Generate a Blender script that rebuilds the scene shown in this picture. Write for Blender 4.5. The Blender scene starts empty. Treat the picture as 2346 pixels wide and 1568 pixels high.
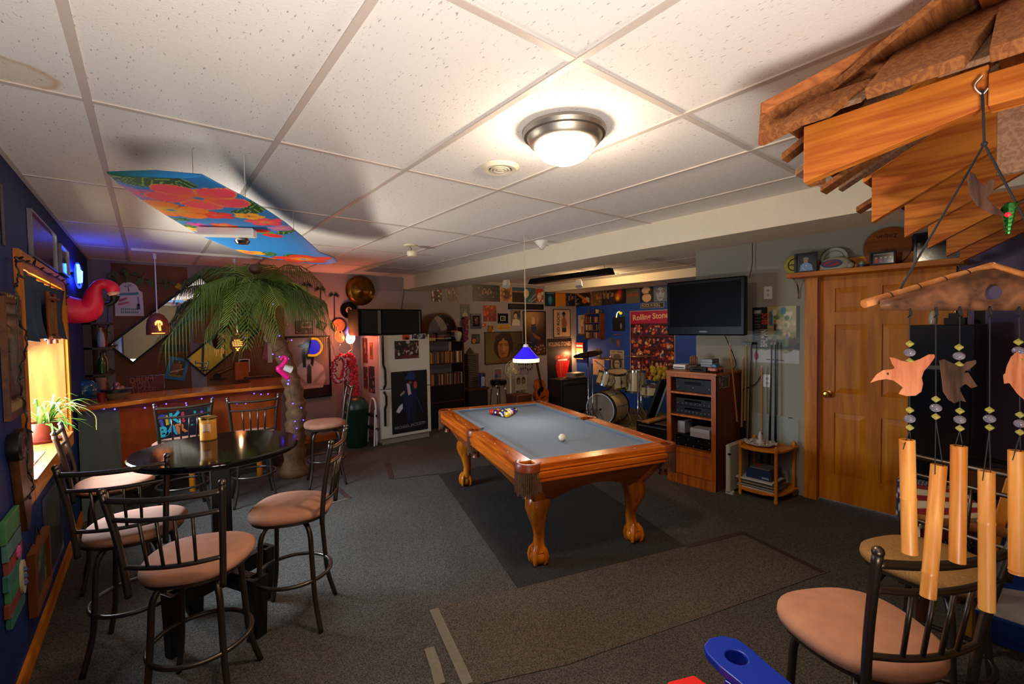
import bpy, bmesh, math, random
import numpy as np
from mathutils import Vector, Matrix
random.seed(7)
PI = math.pi
S = bpy.context.scene
COL = S.collection
# ---------------------------------------------------------------- camera
FPX = 1042.2                      # focal length in pixels of a 2346 x 1568 frame
YAW, PIT, ROL = -0.6741, -0.033, -0.0164
_f = Vector((-math.sin(YAW)*math.cos(PIT), math.cos(YAW)*math.cos(PIT), math.sin(PIT)))
_r = Vector((math.cos(YAW), math.sin(YAW), 0))
_u = _r.cross(_f)
CR = _r*math.cos(ROL)+_u*math.sin(ROL)
CU = -_r*math.sin(ROL)+_u*math.cos(ROL)
CAM = Vector((0, 0, 1.607))
cd = bpy.data.cameras.new('camera'); cd.sensor_width = 36; cd.lens = 36*FPX/2346
cd.clip_start = .02
cam = bpy.data.objects.new('camera', cd); COL.objects.link(cam)
cam.matrix_world = Matrix(((CR.x, CU.x, -_f.x, CAM.x), (CR.y, CU.y, -_f.y, CAM.y), (CR.z, CU.z, -_f.z, CAM.z), (0, 0, 0, 1)))
S.camera = cam
# ---------------------------------------------------------------- view + world + lights
S.view_settings.view_transform = 'Standard'; S.view_settings.look = 'None'
S.view_settings.gamma = 1; S.view_settings.use_curve_mapping = False
S.view_settings.exposure = 0.25
w = bpy.data.worlds.new('world'); S.world = w; w.use_nodes = True
w.node_tree.nodes['Background'].inputs[0].default_value = (.75, .86, 1, 1)
w.node_tree.nodes['Background'].inputs[1].default_value = 3.0
S.cycles.max_bounces = 7; S.cycles.diffuse_bounces = 4; S.cycles.glossy_bounces = 3
S.cycles.transmission_bounces = 6; S.cycles.transparent_max_bounces = 8
S.cycles.caustics_reflective = False; S.cycles.caustics_refractive = False
S.cycles.sample_clamp_indirect = 4

def area(name, loc, target, sx, sy, power, col, spread=PI):
 l = bpy.data.lights.new(name, 'AREA'); l.shape = 'RECTANGLE'; l.size = sx; l.size_y = sy
 l.energy = power; l.color = col; l.spread = spread
 o = bpy.data.objects.new(name, l); COL.objects.link(o); o.location = loc
 o.rotation_euler = (Vector(target)-Vector(loc)).to_track_quat('-Z', 'Y').to_euler()
 return o
def point(name, loc, r, power, col):
 l = bpy.data.lights.new(name, 'POINT'); l.shadow_soft_size = r; l.energy = power; l.color = col
 o = bpy.data.objects.new(name, l); COL.objects.link(o); o.location = loc
 return o
def spot(name, loc, target, r, power, col, ang, blend=.6):
 l = bpy.data.lights.new(name, 'SPOT'); l.shadow_soft_size = r; l.energy = power; l.color = col
 l.spot_size = ang; l.spot_blend = blend
 o = bpy.data.objects.new(name, l); COL.objects.link(o); o.location = loc
 o.rotation_euler = (Vector(target)-Vector(loc)).to_track_quat('-Z', 'Y').to_euler()
 return o
area('window_ground_light', (-.98, 4.05, .80), (1.4, 3.3, 2.3), 1.5, .4, 95, (1, .92, .78), math.radians(130))
area('window_sky_light', (-.98, 4.05, 1.55), (.3, 3.5, .1), 1.5, .5, 105, (.60, .78, 1), math.radians(150))
point('photographer_flash', (.05, -.10, 1.79), .02, 4, (1, .86, .7))
area('added_ceiling_fill', (-.15, -.5, .75), (.35, .5, 2.44), .8, .8, 42, (1, .88, .78), math.radians(125))  # added unseen fill below the camera, only to brighten the ceiling

# ---------------------------------------------------------------- helpers
def PX(x, y, ax, v):
 """world point where the sight line of photo pixel (x, y) meets the plane ax = v"""
 d = CR*((x-1173)/FPX)+CU*((784-y)/FPX)+_f
 k = 'xyz'.index(ax)
 return CAM+d*((v-CAM[k])/d[k])
def lin(h):
 if not isinstance(h, str): return tuple(h)[:3]
 h = h.lstrip('#')
 c = [int(h[i:i+2], 16)/255 for i in (0, 2, 4)]
 return tuple(x/12.92 if x <= .04045 else ((x+.055)/1.055)**2.4 for x in c)
MATS = {}
def _new(name):
 m = bpy.data.materials.new(name); m.use_nodes = True
 MATS[name] = m
 return m, m.node_tree, m.node_tree.nodes['Principled BSDF']
def mat(name, col='#808080', rough=.55, metal=0, spec=.5, noise=0, nscale=30, bump=0, bscale=200, **kw):
 if name in MATS: return MATS[name]
 m, nt, b = _new(name)
 c = lin(col)
 b.inputs['Base Color'].default_value = (*c, 1)
 b.inputs['Roughness'].default_value = rough; b.inputs['Metallic'].default_value = metal
 b.inputs['Specular IOR Level'].default_value = spec
 for k, v in kw.items(): b.inputs[k].default_value = v
 tc = None
 if noise or bump: tc = nt.nodes.new('ShaderNodeTexCoord')
 if noise:
  n = nt.nodes.new('ShaderNodeTexNoise'); n.inputs['Scale'].default_value = nscale; n.inputs['Detail'].default_value = 4
  nt.links.new(tc.outputs['Object'], n.inputs['Vector'])
  r = nt.nodes.new('ShaderNodeValToRGB'); r.color_ramp.elements[0].position = .3; r.color_ramp.elements[1].position = .7
  r.color_ramp.elements[0].color = (*[x*(1-noise) for x in c], 1); r.color_ramp.elements[1].color = (*[min(1, x*(1+noise)) for x in c], 1)
  nt.links.new(n.outputs['Fac'], r.inputs['Fac']); nt.links.new(r.outputs['Color'], b.inputs['Base Color'])
 if bump:
  n = nt.nodes.new('ShaderNodeTexNoise'); n.inputs['Scale'].default_value = bscale
  nt.links.new(tc.outputs['Object'], n.inputs['Vector'])
  bp = nt.nodes.new('ShaderNodeBump'); bp.inputs['Strength'].default_value = bump; bp.inputs['Distance'].default_value = .003
  nt.links.new(n.outputs['Fac'], bp.inputs['Height']); nt.links.new(bp.outputs['Normal'], b.inputs['Normal'])
 return m
def emit(name, col, strength):
 if name in MATS: return MATS[name]
 m, nt, b = _new(name)
 b.inputs['Base Color'].default_value = (*lin(col), 1)
 b.inputs['Emission Color'].default_value = (*lin(col), 1); b.inputs['Emission Strength'].default_value = strength
 return m
def wood(name, c1, c2, axis='x', scale=9, stretch=.12, rough=.38, coat=0.0, knots=False):
 """grain running along axis (object space)"""
 if name in MATS: return MATS[name]
 m, nt, b = _new(name)
 tc = nt.nodes.new('ShaderNodeTexCoord'); mp = nt.nodes.new('ShaderNodeMapping')
 sc = [1, 1, 1]; sc['xyz'.index(axis)] = stretch
 mp.inputs['Scale'].default_value = sc
 nt.links.new(tc.outputs['Object'], mp.inputs['Vector'])
 n1 = nt.nodes.new('ShaderNodeTexNoise'); n1.inputs['Scale'].default_value = scale; n1.inputs['Detail'].default_value = 3
 n1.inputs['Distortion'].default_value = .15
 nt.links.new(mp.outputs['Vector'], n1.inputs['Vector'])
 mul = nt.nodes.new('ShaderNodeMath'); mul.operation = 'MULTIPLY'; mul.inputs[1].default_value = 9
 nt.links.new(n1.outputs['Fac'], mul.inputs[0])
 fr = nt.nodes.new('ShaderNodeMath'); fr.operation = 'PINGPONG'; fr.inputs[1].default_value = 1
 nt.links.new(mul.outputs[0], fr.inputs[0])
 n2 = nt.nodes.new('ShaderNodeTexNoise'); n2.inputs['Scale'].default_value = scale*12
 nt.links.new(mp.outputs['Vector'], n2.inputs['Vector'])
 mx = nt.nodes.new('ShaderNodeMath'); mx.operation = 'MULTIPLY_ADD'; mx.inputs[1].default_value = .55
 nt.links.new(fr.outputs[0], mx.inputs[0])
 m3 = nt.nodes.new('ShaderNodeMath'); m3.operation = 'MULTIPLY'; m3.inputs[1].default_value = .5
 nt.links.new(n2.outputs['Fac'], m3.inputs[0]); nt.links.new(m3.outputs[0], mx.inputs[2])
 r = nt.nodes.new('ShaderNodeValToRGB')
 r.color_ramp.elements[0].position = .15; r.color_ramp.elements[1].position = .85
 r.color_ramp.elements[0].color = (*lin(c1), 1); r.color_ramp.elements[1].color = (*lin(c2), 1)
 nt.links.new(mx.outputs[0], r.inputs['Fac']); nt.links.new(r.outputs['Color'], b.inputs['Base Color'])
 b.inputs['Roughness'].default_value = rough
 b.inputs['Coat Weight'].default_value = coat*.4; b.inputs['Coat Roughness'].default_value = .12; b.inputs['Specular IOR Level'].default_value = .3
 return m
def vcol_mat(name, rough=.5, coat=0.0):
 if name in MATS: return MATS[name]
 m, nt, b = _new(name)
 a = nt.nodes.new('ShaderNodeAttribute'); a.attribute_name = 'paint'
 nt.links.new(a.outputs['Color'], b.inputs['Base Color'])
 b.inputs['Roughness'].default_value = rough; b.inputs['Coat Weight'].default_value = coat
 b.inputs['Coat Roughness'].default_value = .08
 return m
def glass(name, col='#ffffff', rough=0.0, ior=1.45):
 if name in MATS: return MATS[name]
 m, nt, b = _new(name)
 b.inputs['Base Color'].default_value = (*lin(col), 1); b.inputs['Transmission Weight'].default_value = 1
 b.inputs['Roughness'].default_value = rough; b.inputs['IOR'].default_value = ior
 return m

def clear(name, col, alpha):
 if name in MATS: return MATS[name]
 m, nt, b = _new(name)
 b.inputs['Base Color'].default_value = (*lin(col), 1); b.inputs['Roughness'].default_value = .05; b.inputs['Alpha'].default_value = alpha
 return m

class MB:
 """collects shapes; build() links them as ONE mesh object"""
 def __init__(s): s.v = []; s.f = []; s.M = None
 def add(s, vs, fs):
  o = len(s.v)
  if s.M is not None: vs = [s.M @ Vector(v) for v in vs]
  s.v += [tuple(v) for v in vs]; s.f += [tuple(i+o for i in f) for f in fs]
  return s
 def box(s, x0, y0, z0, x1, y1, z1):
  x0, x1 = sorted((x0, x1)); y0, y1 = sorted((y0, y1)); z0, z1 = sorted((z0, z1))
  return s.add([(x0, y0, z0), (x1, y0, z0), (x1, y1, z0), (x0, y1, z0), (x0, y0, z1), (x1, y0, z1), (x1, y1, z1), (x0, y1, z1)],
 [(0, 3, 2, 1), (4, 5, 6, 7), (0, 1, 5, 4), (1, 2, 6, 5), (2, 3, 7, 6), (3, 0, 4, 7)])
 def rbox(s, x0, y0, z0, x1, y1, z1, r=.01):
  """box with rounded vertical edges and chamfered rims"""
  pts = rrect(x0, y0, x1, y1, r)
  c = min(r, (z1-z0)/2)*.5
  n = len(pts); cx, cy = (x0+x1)/2, (y0+y1)/2
  ins = [(cx+(px-cx)*(1-2*c/max(1e-6, x1-x0)), cy+(py-cy)*(1-2*c/max(1e-6, y1-y0))) for px, py in pts]
  vs = [(*p, z0) for p in ins]+[(*p, z0+c) for p in pts]+[(*p, z1-c) for p in pts]+[(*p, z1) for p in ins]
  fs = [tuple(range(n))[::-1], tuple(range(3*n, 4*n))]
  for k in range(3):
   for i in range(n): j = (i+1) % n; fs.append((k*n+i, k*n+j, (k+1)*n+j, (k+1)*n+i))
  return s.add(vs, fs)
 def obox(s, c, d, R):
  """oriented box, centre c, dims d, rotation matrix R (3x3)"""
  h = [x/2 for x in d]; c = Vector(c)
  vs = [c+R@Vector((sx*h[0], sy*h[1], sz*h[2])) for sz in (-1, 1) for sx, sy in ((-1, -1), (1, -1), (1, 1), (-1, 1))]
  return s.add(vs, [(0, 3, 2, 1), (4, 5, 6, 7), (0, 1, 5, 4), (1, 2, 6, 5), (2, 3, 7, 6), (3, 0, 4, 7)])
 def beam(s, p0, p1, w, t, up=(0, 0, 1)):
  """board from p0 to p1, width w along side, thickness t along up-ish"""
  p0, p1 = Vector(p0), Vector(p1); d = (p1-p0); L = d.length; d.normalize()
  side = d.cross(Vector(up)).normalized(); n = side.cross(d)
  R = Matrix((d, side, n)).transposed()
  return s.obox((p0+p1)/2, (L, w, t), R)
 def tube(s, pts, r, n=10, closed=False, rr=None, caps=True):
  pts = [Vector(p) for p in pts]; m = len(pts)
  tang = []
  for i in range(m):
   a = pts[(i-1) % m] if (closed or i > 0) else pts[i]
   b = pts[(i+1) % m] if (closed or i < m-1) else pts[i]
   tang.append((b-a).normalized() if (b-a).length > 1e-9 else Vector((0, 0, 1)))
  up = Vector((0, 0, 1)) if abs(tang[0].z) < .9 else Vector((1, 0, 0))
  nrm = (up-tang[0]*up.dot(tang[0])).normalized(); vs = []
  for i in range(m):
   t = tang[i]; nrm = (nrm-t*nrm.dot(t))
   if nrm.length < 1e-6: nrm = t.orthogonal()
   nrm.normalize(); b = t.cross(nrm)
   ra = rr[i] if rr else r
   vs += [pts[i]+(nrm*math.cos(2*PI*k/n)+b*math.sin(2*PI*k/n))*ra for k in range(n)]
  fs = []
  for i in range(m if closed else m-1):
   j = (i+1) % m
   for k in range(n): l = (k+1) % n; fs.append((i*n+k, i*n+l, j*n+l, j*n+k))
  if not closed and caps: fs += [tuple(range(n))[::-1], tuple(range((m-1)*n, m*n))]
  return s.add(vs, fs)
 def cyl(s, p0, p1, r0, r1=None, n=20):
  r1 = r0 if r1 is None else r1
  return s.tube([p0, p1], r0, n, rr=[r0, r1])
 def lathe(s, prof, c=(0, 0, 0), n=28, axis='z', sx=1, sy=1):
  c = Vector(c); vs = []
  for r, z in prof:
   for k in range(n):
    a = 2*PI*k/n; p = (r*math.cos(a)*sx, r*math.sin(a)*sy, z)
    if axis == 'x': p = (p[2], p[0], p[1])
    if axis == 'y': p = (p[1], p[2], p[0])
    vs.append(c+Vector(p))
  fs = []; m = len(prof)
  for i in range(m-1):
   for k in range(n): l = (k+1) % n; fs.append((i*n+k, i*n+l, (i+1)*n+l, (i+1)*n+k))
  if prof[0][0] > 1e-5: fs.append(tuple(range(n))[::-1])
  if prof[-1][0] > 1e-5: fs.append(tuple(range((m-1)*n, m*n)))
  return s.add(vs, fs)
 def ball(s, c, r, n=16, sz=1, sx=1, sy=1):
  m = max(4, n//2)
  prof = [(max(1e-6, r*math.sin(PI*i/m)), -r*math.cos(PI*i/m)*sz) for i in range(m+1)]
  return s.lathe(prof, c, n, sx=sx, sy=sy)
 def prism(s, pts, z0, z1, M=None):
  """outline pts (x, y) extruded z0..z1, then mapped by M (4x4 or None)"""
  n = len(pts); vs = [(x, y, z0) for x, y in pts]+[(x, y, z1) for x, y in pts]
  if M is not None: vs = [M @ Vector(v) for v in vs]
  return s.add(vs, [tuple(range(n))[::-1], tuple(range(n, 2*n))]+[(i, (i+1) % n, n+(i+1) % n, n+i) for i in range(n)])
 def ring(s, outer, inner, z0, z1, M=None):
  """closed band between two outlines of equal count"""
  n = len(outer); vs = [(x, y, z) for z in (z0, z1) for P in (outer, inner) for x, y in P]
  if M is not None: vs = [M @ Vector(v) for v in vs]
  fs = []
  for i in range(n):
   j = (i+1) % n
   fs += [(i, n+i, n+j, j), (2*n+i, 2*n+j, 3*n+j, 3*n+i), (i, j, 2*n+j, 2*n+i), (n+i, 3*n+i, 3*n+j, n+j)]
  return s.add(vs, fs)
 def quad(s, a, b, c, d): return s.add([a, b, c, d], [(0, 1, 2, 3)])
 def loft(s, rings, caps=True):
  n = len(rings[0]); vs = [p for r in rings for p in r]; fs = []
  for i in range(len(rings)-1):
   for k in range(n): l = (k+1) % n; fs.append((i*n+k, i*n+l, (i+1)*n+l, (i+1)*n+k))
  if caps: fs += [tuple(range(n))[::-1], tuple(range((len(rings)-1)*n, len(rings)*n))]
  return s.add(vs, fs)
 def build(s, name, m, parent=None, smooth=False, bevel=0, subsurf=0):
  me = bpy.data.meshes.new(name)
  vs = s.v; off = Vector((0, 0, 0))
  if parent is not None:
   p = parent
   while p is not None: off += p.location; p = p.parent
  else:
   a = np.array(vs); off = Vector(((a[:, 0].min()+a[:, 0].max())/2, (a[:, 1].min()+a[:, 1].max())/2, a[:, 2].min()))
  vs = [(v[0]-off.x, v[1]-off.y, v[2]-off.z) for v in vs]
  me.from_pydata(vs, [], s.f)
  if m is not None: me.materials.append(m)
  bm = bmesh.new(); bm.from_mesh(me); bmesh.ops.recalc_face_normals(bm, faces=bm.faces); bm.to_mesh(me); bm.free()
  o = bpy.data.objects.new(name, me); COL.objects.link(o)
  if parent is not None: o.parent = parent
  else: o.location = off
  if smooth:
   for p in me.polygons: p.use_smooth = True
   if smooth is True:
    e = o.modifiers.new('es', 'EDGE_SPLIT'); e.split_angle = math.radians(38)
  if bevel:
   b = o.modifiers.new('bv', 'BEVEL'); b.width = bevel; b.segments = 2; b.limit_method = 'ANGLE'; b.angle_limit = math.radians(40)
  if subsurf:
   b = o.modifiers.new('ss', 'SUBSURF'); b.levels = subsurf; b.render_levels = subsurf
  return o
def rrect(x0, y0, x1, y1, r, k=4):
 r = min(r, abs(x1-x0)/2-1e-5, abs(y1-y0)/2-1e-5); P = []
 for cx, cy, a0 in ((x1-r, y0+r, -PI/2), (x1-r, y1-r, 0), (x0+r, y1-r, PI/2), (x0+r, y0+r, PI)):
  for i in range(k+1): a = a0+PI/2*i/k; P.append((cx+r*math.cos(a), cy+r*math.sin(a)))
 return P
def circ(cx, cy, rx, ry=None, n=24, a0=0):
 ry = rx if ry is None else ry
 return [(cx+rx*math.cos(a0+2*PI*i/n), cy+ry*math.sin(a0+2*PI*i/n)) for i in range(n)]
def tag(o, label, cat, group=None):
 o['label'] = label; o['category'] = cat
 if group: o['group'] = group
 return o
def thing(name, label, cat, loc=(0, 0, 0), rz=0, group=None):
 o = bpy.data.objects.new(name, None); COL.objects.link(o); o.empty_display_size = .05
 o.location = loc; o.rotation_euler = (0, 0, rz)
 return tag(o, label, cat, group)
def struct(o): o['kind'] = 'structure'; return o
def stuff(o): o['kind'] = 'stuff'; return o
def copy_tree(o, parent=None):
 c = o.copy(); COL.objects.link(c); c.parent = parent
 for ch in list(o.children): copy_tree(ch, c)
 return c
def bez(pts, n=8):
 """Catmull-Rom through pts"""
 P = [Vector(p) for p in pts]; P = [P[0]*2-P[1]]+P+[P[-1]*2-P[-2]]; out = []
 for i in range(1, len(P)-2):
  for k in range(n):
   t = k/n; a, b, c, d = P[i-1:i+3]
   out.append(.5*((2*b)+(c-a)*t+(2*a-5*b+4*c-d)*t*t+(3*b-a-3*c+d)*t**3))
 out.append(P[-2]); return out
def lerp(a, b, t): return a+(b-a)*t
# wall frames: origin, U (to the right as one faces it), N (into the room)
WALL = {'B': (Vector((0, 6.85, 0)), Vector((1, 0, 0)), Vector((0, -1, 0)), 'y', 6.85),
 'L': (Vector((-.5, 0, 0)), Vector((0, 1, 0)), Vector((1, 0, 0)), 'x', -.5),
 'R': (Vector((4.68, 0, 0)), Vector((0, -1, 0)), Vector((-1, 0, 0)), 'x', 4.68),
 'A': (Vector((7.27, 0, 0)), Vector((0, -1, 0)), Vector((-1, 0, 0)), 'x', 7.27)}
def wframe(o, U, N, u, v, rot=0, gap=0):
 """4x4: local x along U, y up, z out of the surface, origin at (u, v)"""
 V = Vector((0, 0, 1)) if abs(N.z) < .9 else Vector((0, 1, 0))
 c, s_ = math.cos(rot), math.sin(rot)
 X = U*c+V*s_; Y = V*c-U*s_
 p = o+U*u+V*v+N*gap
 return Matrix(((X.x, Y.x, N.x, p.x), (X.y, Y.y, N.y, p.y), (X.z, Y.z, N.z, p.z), (0, 0, 0, 1)))
def wpt(wall, x, y):
 o, U, N, ax, v = WALL[wall] if isinstance(wall, str) else wall
 p = PX(x, y, ax, v); return (p-o).dot(U), p.z
# ---- painted pictures: colour attribute on a fine grid
def paint(W, H, shapes, res):
 nx, ny = max(2, int(W/res)), max(2, int(H/res))
 ss = 2
 X, Y = np.meshgrid((np.arange((nx+1)*ss)+.5)/((nx+1)*ss), (np.arange((ny+1)*ss)+.5)/((ny+1)*ss))
 img = np.zeros(X.shape+(3,)); img[:] = lin(shapes[0])
 rs = np.random.RandomState(int(W*1000+H*777+len(shapes)))
 for sh in shapes[1:]:
  k = sh[0]
  if k == 'r': m = (X >= sh[1]) & (X <= sh[3]) & (Y >= sh[2]) & (Y <= sh[4]); c = sh[5]
  elif k == 'e':
   a = sh[6] if len(sh) > 6 else 0; dx = (X-sh[1])*W; dy = (Y-sh[2])*H
   ca, sa = math.cos(a), math.sin(a)
   m = ((dx*ca+dy*sa)/(sh[3]*W))**2+((-dx*sa+dy*ca)/(sh[4]*H))**2 <= 1; c = sh[5]
  elif k == 'p':
   m = np.zeros(X.shape, bool); P = sh[1]; j = len(P)-1
   for i in range(len(P)):
    xi, yi = P[i]; xj, yj = P[j]
    cr = ((yi > Y) != (yj > Y)) & (X < (xj-xi)*(Y-yi)/((yj-yi) if abs(yj-yi) > 1e-9 else 1e-9)+xi)
    m ^= cr; j = i
   c = sh[2]
  elif k == 'l':
   m = np.zeros(X.shape, bool)
   for (xa, ya), (xb, yb) in zip(sh[1][:-1], sh[1][1:]):
    dx, dy = (xb-xa)*W, (yb-ya)*H; L2 = dx*dx+dy*dy+1e-12
    t = np.clip(((X-xa)*W*dx+(Y-ya)*H*dy)/L2, 0, 1)
    m |= ((X-xa)*W-t*dx)**2+((Y-ya)*H-t*dy)**2 <= (sh[2]*W/2)**2
   c = sh[3]
  elif k == 'n':   # blotches: amplitude, cell count
   g = rs.rand(int(sh[2])+2, int(sh[2])+2)
   gx, gy = X*sh[2], Y*sh[2]; ix, iy = gx.astype(int), gy.astype(int); fx, fy = gx-ix, gy-iy
   v = (g[iy, ix]*(1-fx)+g[iy, ix+1]*fx)*(1-fy)+(g[iy+1, ix]*(1-fx)+g[iy+1, ix+1]*fx)*fy
   img *= (1+sh[1]*(v-.5)*2)[..., None]; continue
  elif k == 's':   # scatter: count, size, colours, box
   b = sh[4] if len(sh) > 4 else (0, 0, 1, 1)
   for q in range(sh[1]):
    cx, cy = lerp(b[0], b[2], rs.rand()), lerp(b[1], b[3], rs.rand()); r = sh[2]*(.5+rs.rand())
    mm = (((X-cx)*W)/(r*W))**2+(((Y-cy)*H)/(r*W*(.6+rs.rand())))**2 <= 1
    img[mm] = lin(sh[3][rs.randint(len(sh[3]))])
   continue
  elif k == 'g':   # printed blend: colour, x0,y0,x1,y1 axis
   t = np.clip(((X-sh[2])*(sh[4]-sh[2])+(Y-sh[3])*(sh[5]-sh[3]))/((sh[4]-sh[2])**2+(sh[5]-sh[3])**2), 0, 1)[..., None]
   img = img*(1-t)+np.array(lin(sh[1]))*t; continue
  elif k == 'glow':  # printed soft spot cx,cy,r,colour
   t = np.exp(-((((X-sh[1])*W)**2+((Y-sh[2])*H)**2)/(sh[3]*W)**2))[..., None]
   img = img*(1-t)+np.array(lin(sh[4]))*t; continue
  img[m] = lin(c)
 img = img.reshape(ny+1, ss, nx+1, ss, 3).mean(axis=(1, 3))
 return nx, ny, np.clip(img, 0, 1)
def paint_mesh(name, W, H, shapes, M, res, m=None, parent=None, warp=None, th=.0025):
 nx, ny, img = paint(W, H, shapes, res)
 xs = np.linspace(-W/2, W/2, nx+1); ys = np.linspace(-H/2, H/2, ny+1)
 vs = []; fs = []
 for j, y in enumerate(ys):
  for i, x in enumerate(xs):
   z = th if warp is None else th+warp(x/W, y/H)
   vs.append(M @ Vector((x, y, z)))
 for j in range(ny):
  for i in range(nx): a = j*(nx+1)+i; fs.append((a, a+1, a+nx+2, a+nx+1))
 n0 = len(vs)
 for x, y in ((-1, -1), (1, -1), (1, 1), (-1, 1)): vs.append(M @ Vector((x*W/2, y*H/2, 0)))
 c = [0, nx, (nx+1)*(ny+1)-1, (nx+1)*ny]
 fs.append((n0+3, n0+2, n0+1, n0))
 for k in range(4): fs.append((n0+k, n0+(k+1) % 4, c[(k+1) % 4], c[k]))
 off = Vector((0, 0, 0)); p = parent
 if p is None:
  off = M.translation.copy()
 while p is not None: off += p.location; p = p.parent
 me = bpy.data.meshes.new(name); me.from_pydata([tuple(v-off) for v in vs], [], fs)
 at = me.color_attributes.new('paint', 'FLOAT_COLOR', 'POINT')
 flat = np.ones((len(vs), 4)); flat[:n0, :3] = img.reshape(-1, 3); flat[n0:, :3] = img.reshape(-1, 3)[0]
 at.data.foreach_set('color', flat.ravel())
 me.materials.append(m or vcol_mat('printed_paper', .45))
 o = bpy.data.objects.new(name, me); COL.objects.link(o)
 if parent is not None: o.parent = parent
 else: o.location = off
 return o
FONT = {}
def text(s, M, size, m, parent=None, name='lettering', width=None, ext=.001, bold=0, xs=1, align='CENTER'):
 cu = bpy.data.curves.new('t', 'FONT'); cu.body = s; cu.size = size; cu.extrude = ext; cu.align_x = align; cu.align_y = 'CENTER'
 cu.offset = bold*size; cu.resolution_u = 3
 to = bpy.data.objects.new('t', cu); COL.objects.link(to)
 dg = bpy.context.evaluated_depsgraph_get(); me = bpy.data.meshes.new_from_object(to.evaluated_get(dg))
 bpy.data.objects.remove(to)
 n = len(me.vertices)
 if n == 0: return None
 a = np.zeros(n*3); me.vertices.foreach_get('co', a); a = a.reshape(-1, 3)
 if width: a[:, 0] *= width/max(1e-6, a[:, 0].max()-a[:, 0].min())
 a[:, 0] *= xs
 off = Vector((0, 0, 0)); p = parent
 while p is not None: off += p.location; p = p.parent
 for i, v in enumerate(me.vertices): v.co = (M @ Vector(a[i]))-off
 me.materials.clear(); me.materials.append(m); me.name = name
 o = bpy.data.objects.new(name, me); COL.objects.link(o)
 if parent is not None: o.parent = parent
 return o
def shiftM(M, dx, dy, dz=0, rot=0):
 return M @ Matrix.Translation((dx, dy, dz)) @ Matrix.Rotation(rot, 4, 'Z')
def pic(wall, rect, shapes, label, name='poster', cat='poster', group=None, frame=None, fw=.02, th=.012, rot=0, gap=.002, res=None, mat_border=None, texts=(), curl=0, size=None, glassy=False):
 """picture on a wall; rect = left, top, right, bottom photo pixels (or centre + size); frame = material or None"""
 F = WALL[wall] if isinstance(wall, str) else wall
 if size: u, v = wpt(wall, *rect); W, H = size
 else:
  ym = (rect[1]+rect[3])/2; xm = (rect[0]+rect[2])/2
  u0 = wpt(wall, rect[0], ym)[0]; u1 = wpt(wall, rect[2], ym)[0]
  v1 = wpt(wall, xm, rect[1])[1]; v0 = wpt(wall, xm, rect[3])[1]
  u, v, W, H = (u0+u1)/2, (v0+v1)/2, abs(u1-u0), abs(v1-v0)
 M = wframe(F[0], F[1], F[2], u, v, rot, gap)
 if res is None: res = max(.0035, min(.008, math.sqrt(W*H/2600)))
 dist = (M.translation-CAM).length
 if frame is None and not texts:
  o = paint_mesh(name, W, H, shapes, M, res, parent=None, warp=(lambda a, b: curl*(a*a*4)*(b < 0)) if curl else None)
  return tag(o, label, cat, group)
 root = thing(name, label, cat, M @ Vector((0, -H/2, 0)), 0, group)
 if frame is not None:
  fb = MB().ring([(-W/2, -H/2), (W/2, -H/2), (W/2, H/2), (-W/2, H/2)], [(-W/2+fw, -H/2+fw), (W/2-fw, -H/2+fw), (W/2-fw, H/2-fw), (-W/2+fw, H/2-fw)], 0, th, M)
  fb.build('frame', frame, root)
  W2, H2 = W-2*fw, H-2*fw
  paint_mesh('picture', W2, H2, shapes, M, res, vcol_mat('picture_under_glass', .12, 0) if glassy else None, root, th=th*.5)
  zt = th*.5+.001
 else:
  paint_mesh('sheet' if name in ('poster', 'banner') else 'panel', W, H, shapes, M, res, None, root, th=th*.3); zt = th*.3+.001
 for t in texts:   # (string, x, y in 0..1, height fraction, hex, width fraction or None, rot deg)
  s_, tx, ty, th_, hx, wf = t[:6]; ro = math.radians(t[6]) if len(t) > 6 else 0
  text(s_, shiftM(M, (tx-.5)*W, (ty-.5)*H, zt, ro), th_*H*1.35, mat('ink_'+hx.lstrip('#'), hx, .6), root, width=wf*W if wf else None, ext=.0006, bold=.02)
 return root
def person(x, y, h, top='#333333', skin='#b08060', hair='#2a1a10', legs='#222244', asp=1.0, arm=0):
 """printed standing figure as shapes; x,y feet centre; h height in 0..1; asp = H/W"""
 a = asp; S_ = []
 S_.append(('p', [(x-.09*h*a, y), (x-.02*h*a, y), (x, y+.46*h), (x+.03*h*a, y), (x+.10*h*a, y), (x+.09*h*a, y+.5*h), (x-.08*h*a, y+.5*h)], legs))
 S_.append(('p', [(x-.08*h*a, y+.48*h), (x+.09*h*a, y+.48*h), (x+.12*h*a, y+.82*h), (x-.12*h*a, y+.82*h)], top))
 S_.append(('l', [(x-.11*h*a, y+.80*h), (x-.17*h*a, y+(.6+arm)*h), (x-.12*h*a, y+(.46+2*arm)*h)], .06*h*a, skin))
 S_.append(('l', [(x+.11*h*a, y+.80*h), (x+.16*h*a, y+.62*h), (x+.05*h*a, y+.6*h)], .06*h*a, skin))
 S_.append(('e', x, y+.93*h, .085*h*a, .075*h, hair)); S_.append(('e', x, y+.91*h, .055*h*a, .055*h, skin))
 return S_
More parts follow.
